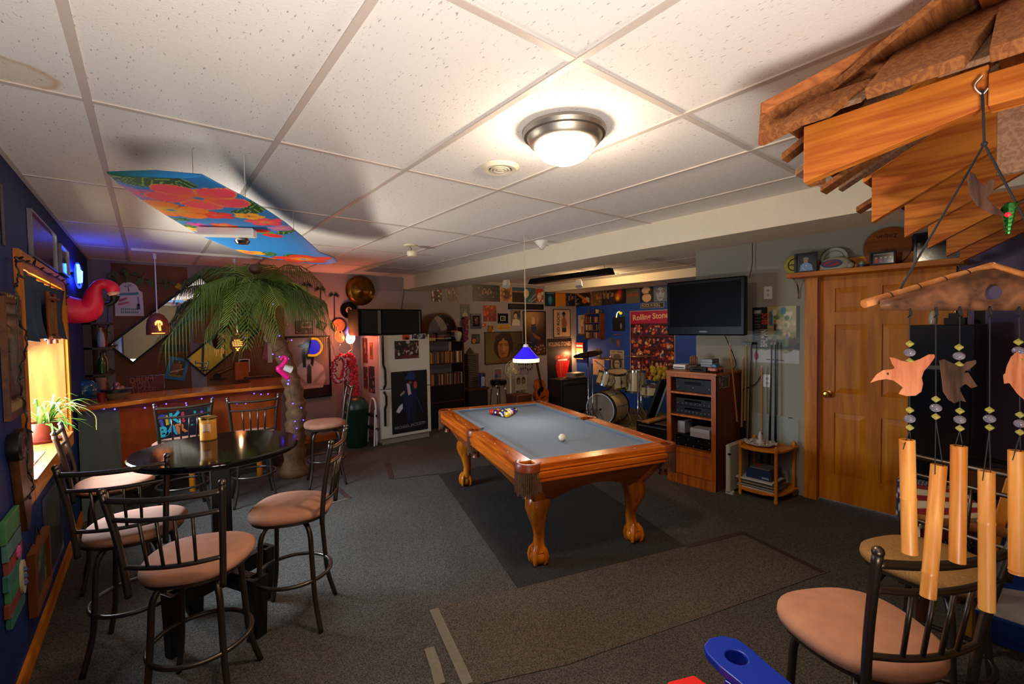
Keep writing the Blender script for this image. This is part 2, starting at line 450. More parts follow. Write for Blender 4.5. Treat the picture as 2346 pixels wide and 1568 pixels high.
# ================================================================ room shell
H = 2.44
def carpet(name, c, sc=1.0):
 m, nt, b = _new(name)
 tc = nt.nodes.new('ShaderNodeTexCoord')
 n = nt.nodes.new('ShaderNodeTexNoise'); n.inputs['Scale'].default_value = 170; n.inputs['Detail'].default_value = 3
 n2 = nt.nodes.new('ShaderNodeTexNoise'); n2.inputs['Scale'].default_value = 1.3; n2.inputs['Detail'].default_value = 3
 nt.links.new(tc.outputs['Object'], n.inputs['Vector']); nt.links.new(tc.outputs['Object'], n2.inputs['Vector'])
 r = nt.nodes.new('ShaderNodeValToRGB'); r.color_ramp.elements[0].position = .36; r.color_ramp.elements[1].position = .66
 c = lin(c)
 r.color_ramp.elements[0].color = (*[x*.45 for x in c], 1); r.color_ramp.elements[1].color = (*[x*1.6 for x in c], 1)
 nt.links.new(n.outputs['Fac'], r.inputs['Fac'])
 mx = nt.nodes.new('ShaderNodeMixRGB'); mx.blend_type = 'MULTIPLY'; mx.inputs[0].default_value = .6
 r2 = nt.nodes.new('ShaderNodeValToRGB'); r2.color_ramp.elements[0].position = .3; r2.color_ramp.elements[1].position = .7
 r2.color_ramp.elements[0].color = (.72, .70, .68, 1); r2.color_ramp.elements[1].color = (1.1, 1.1, 1.1, 1)
 nt.links.new(n2.outputs['Fac'], r2.inputs['Fac'])
 nt.links.new(r.outputs['Color'], mx.inputs[1]); nt.links.new(r2.outputs['Color'], mx.inputs[2])
 nt.links.new(mx.outputs['Color'], b.inputs['Base Color'])
 b.inputs['Roughness'].default_value = .95; b.inputs['Specular IOR Level'].default_value = .15
 bp = nt.nodes.new('ShaderNodeBump'); bp.inputs['Strength'].default_value = .6; bp.inputs['Distance'].default_value = .004
 nt.links.new(n.outputs['Fac'], bp.inputs['Height']); nt.links.new(bp.outputs['Normal'], b.inputs['Normal'])
 return m
CARPET = carpet('carpet_grey', '#4e4a43'); CARPET2 = carpet('carpet_brown', '#554c41'); CARPET3 = carpet('carpet_dark', '#37332e')
X0, X1, Y0, Y1, XA = -.5, 4.68, -1.6, 6.85, 7.27
YC = 2.63                                 # corner where the right wall ends and the music corner opens
struct(MB().box(X0-.4, Y0-.1, -.08, XA+.1, Y1+.1, 0).build('floor', CARPET))
# wall paint
WBLUE = mat('blue_wall_paint', '#08285f', .6, spec=.25, noise=.06, nscale=40)
WLIL = mat('lilac_grey_wall_paint', '#8f878b', .7, noise=.03, nscale=60, bump=.1)
WGRN = mat('grey_green_wall_paint', '#989280', .7, noise=.03, nscale=60, bump=.1)
WABL = mat('bright_blue_wall_paint', '#0c3f96', .6)
WPUR = mat('purple_grey_wall_paint', '#6a5a78', .6)
CREAM = mat('cream_trim_paint', '#d8cfb8', .6, noise=.02)
OAK = wood('golden_oak', '#b05a08', '#dc8a1c', 'z', 7, .1, .45, 0)
OAKX = wood('golden_oak_x', '#a4561a', '#c9812f', 'x', 7, .1, .35, .3)
OAKY = wood('golden_oak_y', '#b05a08', '#dc8a1c', 'y', 7, .1, .45, 0)
# left wall with a deep window opening
wy0, wy1, wz0, wz1 = 3.33, 4.80, .85, 1.94
m = MB(); t = .34
m.box(X0-t, Y0, 0, X0, wy0, H).box(X0-t, wy1, 0, X0, Y1, H).box(X0-t, wy0, 0, X0, wy1, wz0).box(X0-t, wy0, wz1, X0, wy1, H)
struct(m.build('wall_left', WBLUE))
struct(MB().box(X0-t, Y1, 0, XA+.1, Y1+.1, H).build('wall_back', WLIL))
struct(MB().box(X1, 1.50, 0, X1+.12, YC, H).box(X1, .60, 2.05, X1+.12, 1.50, H).build('wall_right', WGRN))
struct(MB().box(X1, Y0, 0, X1+.12, .65, 2.05).box(X1, Y0, 2.05, X1+.12, .60, H).build('wall_purple', WPUR))
struct(MB().box(X1+.12, YC-.12, 0, XA+.1, YC, H).build('wall_return', WGRN))
struct(MB().box(XA, YC, 0, XA+.1, Y1, H).build('wall_music_corner', WABL))
struct(MB().box(X0-t, Y0-.1, 0, X1+.12, Y0, H).build('wall_behind', mat('tan_wall_paint', '#a89878', .7)))
# purple partition at the right, beyond the door
# ceiling tiles + grid
tile, nt, b = _new('ceiling_tile')
tc = nt.nodes.new('ShaderNodeTexCoord'); mp = nt.nodes.new('ShaderNodeMapping'); mp.inputs['Scale'].default_value = (1, .35, 1)
mp.inputs['Rotation'].default_value = (0, 0, 1.35)
n = nt.nodes.new('ShaderNodeTexNoise'); n.inputs['Scale'].default_value = 110; n.inputs['Detail'].default_value = 2
nt.links.new(tc.outputs['Object'], mp.inputs['Vector']); nt.links.new(mp.outputs['Vector'], n.inputs['Vector'])
r = nt.nodes.new('ShaderNodeValToRGB'); r.color_ramp.elements[0].position = .27; r.color_ramp.elements[1].position = .36
r.color_ramp.elements[0].color = (.38, .36, .34, 1); r.color_ramp.elements[1].color = (.80, .765, .73, 1)
nt.links.new(n.outputs['Fac'], r.inputs['Fac'])
# water stain near the left front
sp = nt.nodes.new('ShaderNodeVectorMath'); sp.operation = 'DISTANCE'
geo = nt.nodes.new('ShaderNodeNewGeometry'); nt.links.new(geo.outputs['Position'], sp.inputs[0])
sc_ = PX(45, 175, 'z', H); sp.inputs[1].default_value = (sc_.x-.02, sc_.y-.02, H)
n3 = nt.nodes.new('ShaderNodeTexNoise'); n3.inputs['Scale'].default_value = 9
ad = nt.nodes.new('ShaderNodeMath'); ad.operation = 'MULTIPLY_ADD'; ad.inputs[1].default_value = .06
nt.links.new(geo.outputs['Position'], n3.inputs['Vector']); nt.links.new(n3.outputs['Fac'], ad.inputs[0]); nt.links.new(sp.outputs['Value'], ad.inputs[2])
r3 = nt.nodes.new('ShaderNodeValToRGB'); e = r3.color_ramp.elements
e[0].position = .11; e[0].color = (.9, .84, .74, 1); e[1].position = .15; e[1].color = (1, 1, 1, 1)
q = e.new(.135); q.color = (.78, .62, .45, 1)
nt.links.new(ad.outputs[0], r3.inputs['Fac'])
mx = nt.nodes.new('ShaderNodeMixRGB'); mx.blend_type = 'MULTIPLY'; mx.inputs[0].default_value = 1
nt.links.new(r.outputs['Color'], mx.inputs[1]); nt.links.new(r3.outputs['Color'], mx.inputs[2])
nt.links.new(mx.outputs['Color'], b.inputs['Base Color']); b.inputs['Roughness'].default_value = .9; b.inputs['Specular IOR Level'].default_value = .1
bp = nt.nodes.new('ShaderNodeBump'); bp.inputs['Strength'].default_value = .35; bp.inputs['Distance'].default_value = .003
n4 = nt.nodes.new('ShaderNodeTexNoise'); n4.inputs['Scale'].default_value = 140
nt.links.new(tc.outputs['Object'], n4.inputs['Vector']); nt.links.new(n4.outputs['Fac'], bp.inputs['Height']); nt.links.new(bp.outputs['Normal'], b.inputs['Normal'])
struct(MB().box(X0-t, Y0, H, XA+.1, Y1+.1, H+.08).build('ceiling', tile))
GRID = mat('grid_paint', '#c8bcb2', .5)
g = MB()
for i in range(-1, 13):
 x = -.1408+.6096*i
 if x > XA: break
 g.box(x-.0125, Y0, H-.006, x+.0125, Y1, H+.001)
for j in range(-2, 6):
 y = 1.003+1.2192*j
 g.box(X0, y-.0125, H-.0045, XA, y+.0125, H+.001)
g.box(X0, Y0, H-.006, X0+.02, Y1, H+.001).box(X0, Y1-.02, H-.006, XA, Y1, H+.001)
struct(g.build('trim_1', GRID))
# boxed beam, soffit
struct(MB().box(3.25, Y0, 2.24, 3.76, Y1, H).build('trim_2', CREAM))
struct(MB().box(6.35, YC, 2.31, XA, Y1, H).build('trim_3', CREAM))
# baseboards
bb = .09
struct(MB().box(X0, Y0, 0, X0+.015, Y1, bb).build('baseboard_left', OAKY))
struct(MB().box(X0, Y1-.015, 0, 7.2, Y1, bb).build('baseboard_back', OAKX))
struct(MB().box(X1-.015, 1.66, 0, X1, YC, bb).build('baseboard_right', OAKY))
# window: casing, wooden well, glass, sash
PINE = wood('pale_pine', '#8c4e1c', '#ac6a2a', 'z', 5, .12, .4, .2)
PINEY = wood('pale_pine_y', '#8c4e1c', '#ac6a2a', 'y', 5, .12, .4, .2)
win = thing('window_1', 'deep set window with golden wood casing in the blue wall', 'window', (X0, 4.06, .76)); win['kind'] = 'structure'
for k in ('label', 'category'): del win[k]
cw = .09
MB().box(X0, wy0-cw, wz0-cw, X0+.02, wy0, wz1+cw).box(X0, wy1, wz0-cw, X0+.02, wy1+cw, wz1+cw).build('window_casing_side', OAK, win)
MB().box(X0, wy0, wz1, X0+.02, wy1, wz1+cw).box(X0, wy0, wz0-cw, X0+.022, wy1, wz0-.0).build('window_casing_rail', OAKY, win)
MB().box(X0-t+.03, wy0, wz0, X0, wy0+.012, wz1).box(X0-t+.03, wy1-.012, wz0, X0, wy1, wz1).build('window_jamb', PINE, win)
MB().box(X0-t+.03, wy0, wz0, X0+.03, wy1, wz0+.018).box(X0-t+.03, wy0, wz1-.012, X0, wy1, wz1).build('window_sill', PINEY, win)
WHITE = mat('white_plastic', '#e4e2dc', .4)
MB().box(X0-t, wy0, wz0, X0-t+.035, wy0+.04, wz1).box(X0-t, wy1-.04, wz0, X0-t+.035, wy1, wz1).box(X0-t, wy0, wz0, X0-t+.035, wy1, wz0+.05).box(X0-t, wy0, wz1-.05, X0-t+.035, wy1, wz1).box(X0-t, 4.04, wz0, X0-t+.035, 4.08, wz1).build('window_sash', WHITE, win)
gm = clear('clear_pane', '#ffffff', .04)
MB().box(X0-t+.012, wy0+.03, wz0+.03, X0-t+.016, wy1-.03, wz1-.03).build('window_glass', gm, win)
# bright ground outside
struct(MB().box(-14, -6, .45, X0-t-.3, 14, .5).build('ground_outside', mat('pale_outdoor_ground', '#cfd3d0', .9, noise=.2, nscale=2)))
# door
door = thing('door_1', '', '', (X1, .9, 0)); door['kind'] = 'structure'
for k in ('label', 'category'): del door[k]
dy0, dy1, dzt = .68, 1.47, 2.03
MB().box(X1-.02, dy1, 0, X1, dy1+.10, dzt+.0).box(X1-.02, dy0-.10, 0, X1, dy0, dzt).build('door_casing_side', OAK, door)
MB().box(X1-.024, dy0-.11, dzt, X1, dy1+.11, dzt+.10).box(X1-.03, dy0-.12, dzt+.10, X1, dy1+.12, dzt+.115).build('door_casing_head', OAKY, door)
MB().box(X1, dy1-.0, 0, X1+.12, dy1+.03, dzt+.02).box(X1, dy0-.03, 0, X1+.12, dy0, dzt+.02).box(X1, dy0, dzt, X1+.12, dy1, dzt+.02).build('door_jamb', OAK, door)
DOORW = wood('door_pine', '#b45e04', '#dc8810', 'z', 6, .1, .45, 0)
px_ = X1+.045
m = MB().box(px_+.012, dy0+.003, .012, px_+.04, dy1-.003, dzt-.004)
sw = .115
cols = [(dy0+sw, (dy0+dy1)/2-.05), ((dy0+dy1)/2+.05, dy1-sw)]
rows = [(.25, .80), (.98, 1.58), (1.69, 1.90)]
m.box(px_+.012, dy0+.003, .012, px_+.0125, dy1-.003, dzt-.004).box(px_, dy0+.003, .012, px_+.012, dy0+sw, dzt-.004).box(px_, dy1-sw, .012, px_+.012, dy1-.003, dzt-.004).box(px_, (dy0+dy1)/2-.05, .012, px_+.012, (dy0+dy1)/2+.05, dzt-.004)
zr = [.012, .25, .80, .98, 1.58, 1.69, 1.90, dzt-.004]
for i in range(0, 8, 2): m.box(px_+.0003, dy0+sw, zr[i], px_+.012, dy1-sw, zr[i+1])
for a, b_ in cols:
 for c, d in rows:
  e = .045
  vs = [(px_+.012, a, c), (px_+.012, b_, c), (px_+.012, b_, d), (px_+.012, a, d), (px_+.003, a+e, c+e), (px_+.003, b_-e, c+e), (px_+.003, b_-e, d-e), (px_+.003, a+e, d-e)]
  m.add(vs, [(4, 5, 6, 7), (0, 1, 5, 4), (1, 2, 6, 5), (2, 3, 7, 6), (3, 0, 4, 7)])
m.build('door_leaf', DOORW, door, bevel=.002)
BRASS = mat('polished_brass', '#c9a050', .22, 1)
kp = PX(1884, 922, 'x', X1+.02); 
MB().lathe([(.028, 0), (.028, .006), (.011, .01), (.011, .03), (.026, .04), (.029, .055), (.02, .068), (.001, .07)], (px_, dy1-.07, .965), 24, 'x').build('door_handle', BRASS, door, smooth=True)
for v in door.children:
 if v.name.startswith('door_handle'):
  for q in v.data.vertices: q.co.x = (px_-door.location.x)-(q.co.x-(px_-door.location.x))
# ================================================================ things on and under the ceiling
BLACK = mat('black_plastic', '#0b0b0b', .45, spec=.25); NICKEL = mat('brushed_nickel', '#c4bcb0', .42, 1)
STEEL = mat('chrome', '#c8c8c8', .12, 1); DMET = mat('dark_bronze_metal', '#5a5046', .34, .9)
BMET = mat('black_metal', '#0d0d0e', .35, .3); IVORY = mat('ivory_plastic', '#ddd2b4', .4)
# dome light
c = PX(1300, 300, 'z', 2.40); c = Vector((1.41, 1.385, H))
t = thing('ceiling_light', 'round brushed metal ceiling light with glowing white glass dome', 'ceiling light', (c.x, c.y, H-.13))
MB().lathe([(.172, 2.44), (.178, 2.425), (.172, 2.41), (.160, 2.408), (.150, 2.385), (.132, 2.372), (.127, 2.372), (.127, 2.40)], (c.x, c.y, 0), 48).build('trim_ring', NICKEL, t, smooth=True)
MB().lathe([(.127, 2.376), (.118, 2.35), (.095, 2.325), (.06, 2.308), (.02, 2.30), (.0005, 2.299)], (c.x, c.y, 0), 40).build('glass_dome', emit('lit_dome_glass', '#ffe6c8', 120), t, smooth=True)
# round vent
c = PX(1146, 383, 'z', H)
t = thing('ceiling_vent', 'round white ceiling vent with concentric rings beside the dome light', 'vent', (c.x, c.y, H-.02))
MB().lathe([(.10, 2.44), (.10, 2.434), (.085, 2.422), (.062, 2.424), (.06, 2.44)], (c.x, c.y, 0), 40).build('flange', CREAM, t, smooth=True)
MB().lathe([(.050, 2.44), (.052, 2.422), (.044, 2.422), (.042, 2.44)], (c.x, c.y, 0), 32).lathe([(.034, 2.44), (.036, 2.42), (.028, 2.42), (.026, 2.44)], (c.x, c.y, 0), 32).lathe([(.0005, 2.418), (.018, 2.42), (.019, 2.44)], (c.x, c.y, 0), 24).build('louvre_ring', CREAM, t, smooth=True)
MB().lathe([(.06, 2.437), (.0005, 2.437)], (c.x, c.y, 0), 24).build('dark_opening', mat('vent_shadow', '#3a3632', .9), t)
# smoke detector
c = PX(940, 562, 'z', H)
t = thing('smoke_detector', 'ivory round smoke detector dangling from its ceiling plate', 'smoke detector', (c.x, c.y, 2.33))
MB().lathe([(.065, 2.44), (.062, 2.43), (.0005, 2.428)], (c.x, c.y, 0), 28).build('mounting_plate', IVORY, t, smooth=True)
MB().tube(bez([(c.x-.01, c.y, 2.43), (c.x+.012, c.y, 2.40), (c.x-.01, c.y, 2.38)]), .003, 6).build('wire', mat('dark_wire', '#3b2a22', .5), t)
MB().lathe([(.0005, 2.325), (.042, 2.33), (.055, 2.35), (.055, 2.37), (.05, 2.38), (.0005, 2.383)], (c.x+.02, c.y, 0), 28).build('detector', IVORY, t, smooth=True)
# cone pendant hook + blue pendant lamp
hk = PX(1246, 558, 'z', H-.02)
t = thing('ceiling_canopy', 'white cone shaped cord canopy on the ceiling against the beam', 'canopy', (hk.x, hk.y, H-.10))
MB().lathe([(.065, 2.44), (.063, 2.425), (.025, 2.36), (.0005, 2.352)], (hk.x-.03, hk.y, 0), 28).build('cone', WHITE, t, smooth=True)
pc = PX(1205, 557, 'z', H); lp = Vector((2.50, 2.92, 0))
lp = Vector((pc.x*.9, pc.y*.9, 0)); k = PX(1205, 800, 'x', lp.x); lp.y = k.y
zb = PX(1205, 830, 'x', lp.x).z; zt = PX(1205, 795, 'x', lp.x).z
t = thing('pendant_lamp', 'blue glass pendant lamp with pale rim hanging over the pool table', 'pendant lamp', (lp.x, lp.y, zb))
MB().tube([(lp.x, lp.y, zt), (lp.x, lp.y, H)], .0035, 6).tube(bez([(lp.x, lp.y, H-.004), (lerp(lp.x, hk.x, .5), lerp(lp.y, hk.y, .5), H-.05), (hk.x-.03, hk.y, H-.085)]), .003, 6).build('cord', mat('cream_cord', '#cfc09a', .5), t)
MB().lathe([(.0005, zt+.028), (.02, zt+.022), (.026, zt+.005), (.026, zt-.004)], (lp.x, lp.y, 0), 20).build('socket_cap', WHITE, t, smooth=True)
dz = zt-zb
shade, nt, b = _new('blue_lit_glass')
b.inputs['Base Color'].default_value = (*lin('#2410c8'), 1); b.inputs['Roughness'].default_value = .25
b.inputs['Emission Color'].default_value = (*lin('#3018ff'), 1); b.inputs['Emission Strength'].default_value = .55
b.inputs['Alpha'].default_value = 1
MB().lathe([(.024, zt+.001), (.06, zt-dz*.30), (.105, zt-dz*.66), (.118, zt-dz*.78)], (lp.x, lp.y, 0), 40).build('blue_shade', shade, t, smooth=True)
MB().lathe([(.118, zt-dz*.76), (.121, zt-dz*.80), (.120, zb+.002), (.114, zb), (.112, zt-dz*.80)], (lp.x, lp.y, 0), 40).build('pale_rim', emit('lit_cream_glass', '#ffe7a8', 1.6), t, smooth=True)
MB().ball((lp.x, lp.y, zb+.035), .026).build('bulb', emit('cyan_bulb', '#7fd8ff', 12), t, smooth=True)
point('pendant_bulb', (lp.x, lp.y, zb+.0), .012, 6.0, (.9, .95, 1))

# ---- surfboard hanging flat below the ceiling
ZB = 2.17
def bp_(x, y): return PX(230+x/4.344, 380+y/4.344, 'z', ZB)
tailm = (bp_(55, 97)+bp_(1030, 140))/2; nose = bp_(2235, 985)
ax_ = (nose-tailm); BL = ax_.length; ax_.normalize(); sd = Vector((-ax_.y, ax_.x, 0))
def bl(x, y): p = bp_(x, y)-tailm; return p.dot(ax_), p.dot(sd)
left_e = [bl(*q) for q in [(55, 97), (180, 210), (440, 385), (640, 510), (830, 620), (1000, 720), (1330, 850), (1640, 960), (2000, 1062)]]
right_e = [bl(*q) for q in [(1030, 140), (1280, 270), (1500, 380), (1700, 500), (1850, 600), (2000, 720), (2150, 850), (2225, 925)]]
ws = [abs(a[1]-0) for a in left_e]
def prof(E, x):
 E = sorted(E); 
 if x <= E[0][0]: return E[0][1]
 for (a, b), (c_, d) in zip(E[:-1], E[1:]):
  if x <= c_: return lerp(b, d, (x-a)/(c_-a))
 a, b = E[-1]; 
 return lerp(b, 0, min(1, (x-a)/(BL-a)))
NW, NL = 70, 300; PWD = 1.3
cs = []
def P_(x, y): q = bl(x, y); return q
flowers = []
def flower(cx, cy, tx, ty, pc_, oc, cc, n=5, ph=None):
 a = P_(cx, cy); b_ = P_(tx, ty); R = math.hypot(b_[0]-a[0], b_[1]-a[1]); an = math.atan2(b_[1]-a[1], b_[0]-a[0])
 flowers.append(('leafy', a, R*1.12, an, '#0e4a24'))
 flowers.append(('fl', a, R, an, pc_, oc, cc, n))
flower(2020, 930, 2215, 965, '#d8281c', '#8c1410', '#e8a020')
flower(1920, 995, 2190, 1010, '#f2304a', '#a01030', '#d8c040')
flower(1620, 932, 1745, 925, '#f07818', '#b84a10', '#d8302a')
flower(1480, 868, 1640, 885, '#f0a020', '#c85a10', '#e8301c')
flower(1800, 630, 1900, 655, '#b070b0', '#7a3f86', '#f09020')
flower(960, 650, 1085, 668, '#f2c040', '#c88a18', '#b82020')
flower(960, 588, 1080, 600, '#b850a8', '#7a3088', '#f0305a')
flower(1640, 565, 1790, 600, '#f0405a', '#b82040', '#f0902a')
flower(1480, 505, 1640, 520, '#f4b020', '#d88018', '#f07818')
flower(1250, 648, 1370, 662, '#f2687c', '#f0b040', '#f07050')
flower(1230, 598, 1375, 605, '#e84820', '#a02818', '#f0a020')
flower(1150, 492, 1325, 525, '#ea2018', '#b01010', '#f05018')
flower(700, 445, 1035, 525, '#f4780c', '#c8450c', '#d8b020')
flower(415, 287, 710, 335, '#a862b0', '#c02050', '#f05020')
flower(975, 325, 1478, 405, '#f24860', '#f09030', '#f07010')
lin_ = {}
def L_(h):
 if h not in lin_: lin_[h] = np.array(lin(h))
 return lin_[h]
leaves = [(bl(200, 130), .16, .07, 2.2), (bl(620, 130), .12, .06, 2.6), (bl(1530, 430), .10, .05, .4), (bl(760, 545), .09, .03, 1.2), (bl(1430, 480), .08, .05, .2), (bl(1680, 880), .10, .05, .3), (bl(1900, 895), .09, .05, .6), (bl(900, 620), .08, .05, .5), (bl(1850, 665), .08, .04, .8), (bl(560, 150), .1, .05, 1.0)]
berry = [bl(1640, 665), bl(1700, 690), bl(1740, 700), bl(1600, 650)]
def board_col(x, y):
 c = L_('#1c78c0')
 for (lx, ly), ra, rb, an in leaves:
  dx, dy = x-lx, y-ly; u = dx*math.cos(an)+dy*math.sin(an); v = -dx*math.sin(an)+dy*math.cos(an)
  if (u/ra)**2+(v/rb)**2 < 1: c = L_('#0e4a24') if abs((v+abs(u)*.5) % .03-.015) > .003 else L_('#7fb050')
 for f in flowers:
  if f[0] == 'leafy': continue
  _, a, R, an, pc_, oc, cc, n = f
  dx, dy = x-a[0], y-a[1]; r = math.hypot(dx, dy)
  if r > R*1.05: continue
  th = math.atan2(dy, dx)-an; th = (th+PI/n) % (2*PI/n)-PI/n
  u = r*math.cos(th); v = r*math.sin(th)
  e = ((u-.56*R)/(.46*R))**2+(v/(.42*R))**2
  if e < 1:
   c = L_(pc_)
   if e > .88 or (abs(th) > PI/n-.035-.012*R/max(r, .01) and r > .22*R): c = L_(oc)
   g = math.exp(-(r/(.36*R))**2)
   c = c*(1-g)+L_(cc)*g
   if r < .07*R: c = L_('#d8c850')
 for q, (bx, by) in enumerate(berry):
  if (x-bx)**2+(y-by)**2 < .045**2: c = L_('#d8281c') if q else L_('#2f9a3a')
 return c
vs = []; colr = []; fs = []
for i in range(NL+1):
 t_ = i/NL; x = BL*(1-(1-t_)**1.35)
 lo, hi = prof(left_e, x), prof(right_e, x)
 if lo > hi: lo, hi = hi, lo
 tr = (x-(BL-.55))/.55
 if tr > 0: k2 = math.sqrt(max(0, 1-tr**2.2)); mid = lerp((lo+hi)/2, 0, max(0, tr)); hw = max(.004, k2*.5*abs(prof(right_e, BL-.55)-prof(left_e, BL-.55))); lo, hi = mid-hw, mid+hw
 for j in range(NW+1):
  s_ = j/NW*2-1; y = lerp(lo, hi, (s_+1)/2); z = ZB+.012*(abs(s_)**6)
  vs.append(tailm+ax_*x+sd*y+Vector((0, 0, z-ZB))); colr.append(board_col(x, y))
n0 = len(vs)
for i in range(NL):
 for j in range(NW): a = i*(NW+1)+j; fs.append((a, a+1, a+NW+2, a+NW+1))
# top skin and rails
for i in range(NL+1):
 for j in (0, NW//2, NW):
  s_ = j/NW*2-1; p = vs[i*(NW+1)+j]; vs.append(Vector((p.x, p.y, ZB+.028-.010*abs(s_)))); colr.append(L_('#1c5a80'))
for i in range(NL):
 a = n0+i*3; fs += [(a, a+3, a+4, a+1), (a+1, a+4, a+5, a+2), (i*(NW+1), (i+1)*(NW+1), a+3, a), (i*(NW+1)+NW, a+2, a+5, (i+1)*(NW+1)+NW)]
fs.append(tuple([j for j in range(NW+1)]+[n0+2, n0+1, n0]))
t = thing('surfboard', 'flowered surfboard hanging flat under the ceiling near the bar', 'surfboard', (tailm.x, tailm.y, ZB))
me = bpy.data.meshes.new('board'); me.from_pydata([tuple(v-t.location) for v in vs], [], fs)
at = me.color_attributes.new('paint', 'FLOAT_COLOR', 'POINT'); a4 = np.ones((len(vs), 4)); a4[:, :3] = np.array(colr); at.data.foreach_set('color', a4.ravel())
me.materials.append(vcol_mat('lacquered_paint', .55, 0)); o = bpy.data.objects.new('board', me); COL.objects.link(o); o.parent = t
for q, (x, y) in enumerate([(.45, .1), (1.5, .0), (.45, -.12)]):
 p = tailm+ax_*x+sd*y
 MB().tube([(p.x, p.y, ZB+.04), (p.x+.0, p.y, H)], .0018, 5).build('hanging_wire', mat('fishing_line', '#b8b4ac', .3), t)
# white light bar + spot under the board
a, b_ = PX(457, 542, 'z', 2.12), PX(585, 545, 'z', 2.12)
t = thing('track_light', 'white boxed light bar with a small silver spot under the surfboard', 'light fixture', ((a.x+b_.x)/2, (a.y+b_.y)/2, 2.11))
MB().beam((a.x, a.y, 2.145), (b_.x, b_.y, 2.145), .07, .045).build('housing', WHITE, t, bevel=.006)
MB().lathe([(.0005, 2.09), (.03, 2.095), (.04, 2.11), (.02, 2.15), (.015, 2.17)], (b_.x-.05, b_.y+.09, 0), 24).build('spot_head', STEEL, t, smooth=True)
# ceiling track with two carved coconut pendants
a, b_ = PX(300, 572, 'z', 2.425), PX(600, 593, 'z', 2.425)
t = thing('ceiling_track', 'thin white ceiling track over the bar', 'light track', ((a.x+b_.x)/2, (a.y+b_.y)/2, 2.41))
MB().beam((a.x, a.y, 2.427), (b_.x, b_.y, 2.427), .035, .024).build('rail', WHITE, t)
def carved(px, py, topx, topy, name_lbl, kind):
 p = PX(topx, topy, 'z', 2.42); z = PX(px, py, 'y', p.y).z
 t = thing('pendant_lamp', name_lbl, 'pendant lamp', (p.x, p.y, z-.13), group=None)
 MB().tube([(p.x, p.y, 2.415), (p.x, p.y, z+.10)], .005, 6).build('cord', WHITE, t)
 MB().cyl((p.x, p.y, 2.36), (p.x, p.y, 2.415), .016, n=14).build('track_adapter', WHITE, t, smooth=True)
 CO = mat('carved_shell', '#7a3c1e', .5, noise=.2)
 if kind == 0: pr = [(.02, z+.12), (.055, z+.10), (.085, z+.05), (.095, z-.02), (.095, z-.10), (.088, z-.10), (.086, z-.02), (.07, z+.06)]
 else: pr = [(.02, z+.11), (.05, z+.08), (.075, z+.02), (.07, z-.05), (.04, z-.10), (.0005, z-.12)]
 MB().lathe(pr, (p.x, p.y, 0), 28).build('shell_shade', CO, t, smooth=True)
 E = emit('glowing_cutout', '#ff9a48', 3.2)
 d = Vector((p.x, p.y, 0)).normalized(); sd_ = Vector((d.y, -d.x, 0)); m = MB()
 def pt(u, v, R): return Vector((p.x, p.y, z+v))-d*R*math.cos(u/R)+sd_*R*math.sin(u/R)
 if kind == 0:
  R = .098
  for an in (-150, -170, 160, 20, -10, -30, 60, 100, 130):
   r_ = math.radians(an); m.tube([pt(.03*k*math.cos(r_)/2+.01, .035+.03*k*math.sin(r_)/2-.006*k*k, R) for k in range(3)], .005, 5)
  m.tube([pt(.01, .03, R), pt(.005, -.01, R), pt(.015, -.06, R)], .005, 5).tube([pt(.02, .0, R), pt(.024, -.06, R)], .004, 5)
  m.tube([pt(-.05+.012*k, -.085, R) for k in range(10)], .004, 5)
 else:
  R = .077
  for v, w_ in ((.04, .03), (.02, .05), (0, .05), (-.02, .045)): m.tube([pt(-w_+w_*k/3, v, R) for k in range(7)], .0045, 5)
  m.tube([pt(-.02, -.045, R*.93), pt(.0, -.06, R*.9), pt(.02, -.045, R*.93)], .005, 5).ball(pt(0, -.07, R*.8), .01, 8)
 m.build('glowing_cutout', E, t)
 point('carved_bulb', (p.x, p.y, z-.06 if kind == 0 else z+.13), .01, 1.6, (1, .6, .3))
carved(358, 745, 354, 580, 'carved coconut pendant with glowing palm tree cutout, at left over the bar', 0)
carved(541, 788, 537, 592, 'small carved pendant with glowing stripes, below the palm fronds', 1)
# long black hood light over the music corner
a, b_ = PX(1218, 641, 'x', 4.1), PX(1400, 627, 'x', 4.1)
t = thing('hanging_hood_light', 'long black hood light hung on chains beyond the beam', 'light fixture', ((a.x+b_.x)/2, (a.y+b_.y)/2, a.z-.05))
d = (b_-a); L_n = d.length; zc = (a.z+b_.z)/2
M = Matrix(((0, 0, 1, a.x), (1, 0, 0, 0), (0, 1, 0, zc), (0, 0, 0, 1)))
MB().add([(a.x-.07, y, zc-.035) for y in (a.y, b_.y)]+[(a.x-.03, y, zc+.035) for y in (a.y, b_.y)]+[(a.x+.03, y, zc+.035) for y in (a.y, b_.y)]+[(a.x+.07, y, zc-.035) for y in (a.y, b_.y)],
 [(0, 1, 3, 2), (2, 3, 5, 4), (4, 5, 7, 6), (0, 2, 4, 6), (1, 7, 5, 3), (0, 6, 7, 1)]).build('hood', BLACK, t)
for y in (lerp(a.y, b_.y, .1), lerp(a.y, b_.y, .93)): MB().tube([(a.x, y, zc+.03), (a.x, y, H)], .003, 5).build('chain', STEEL, t)
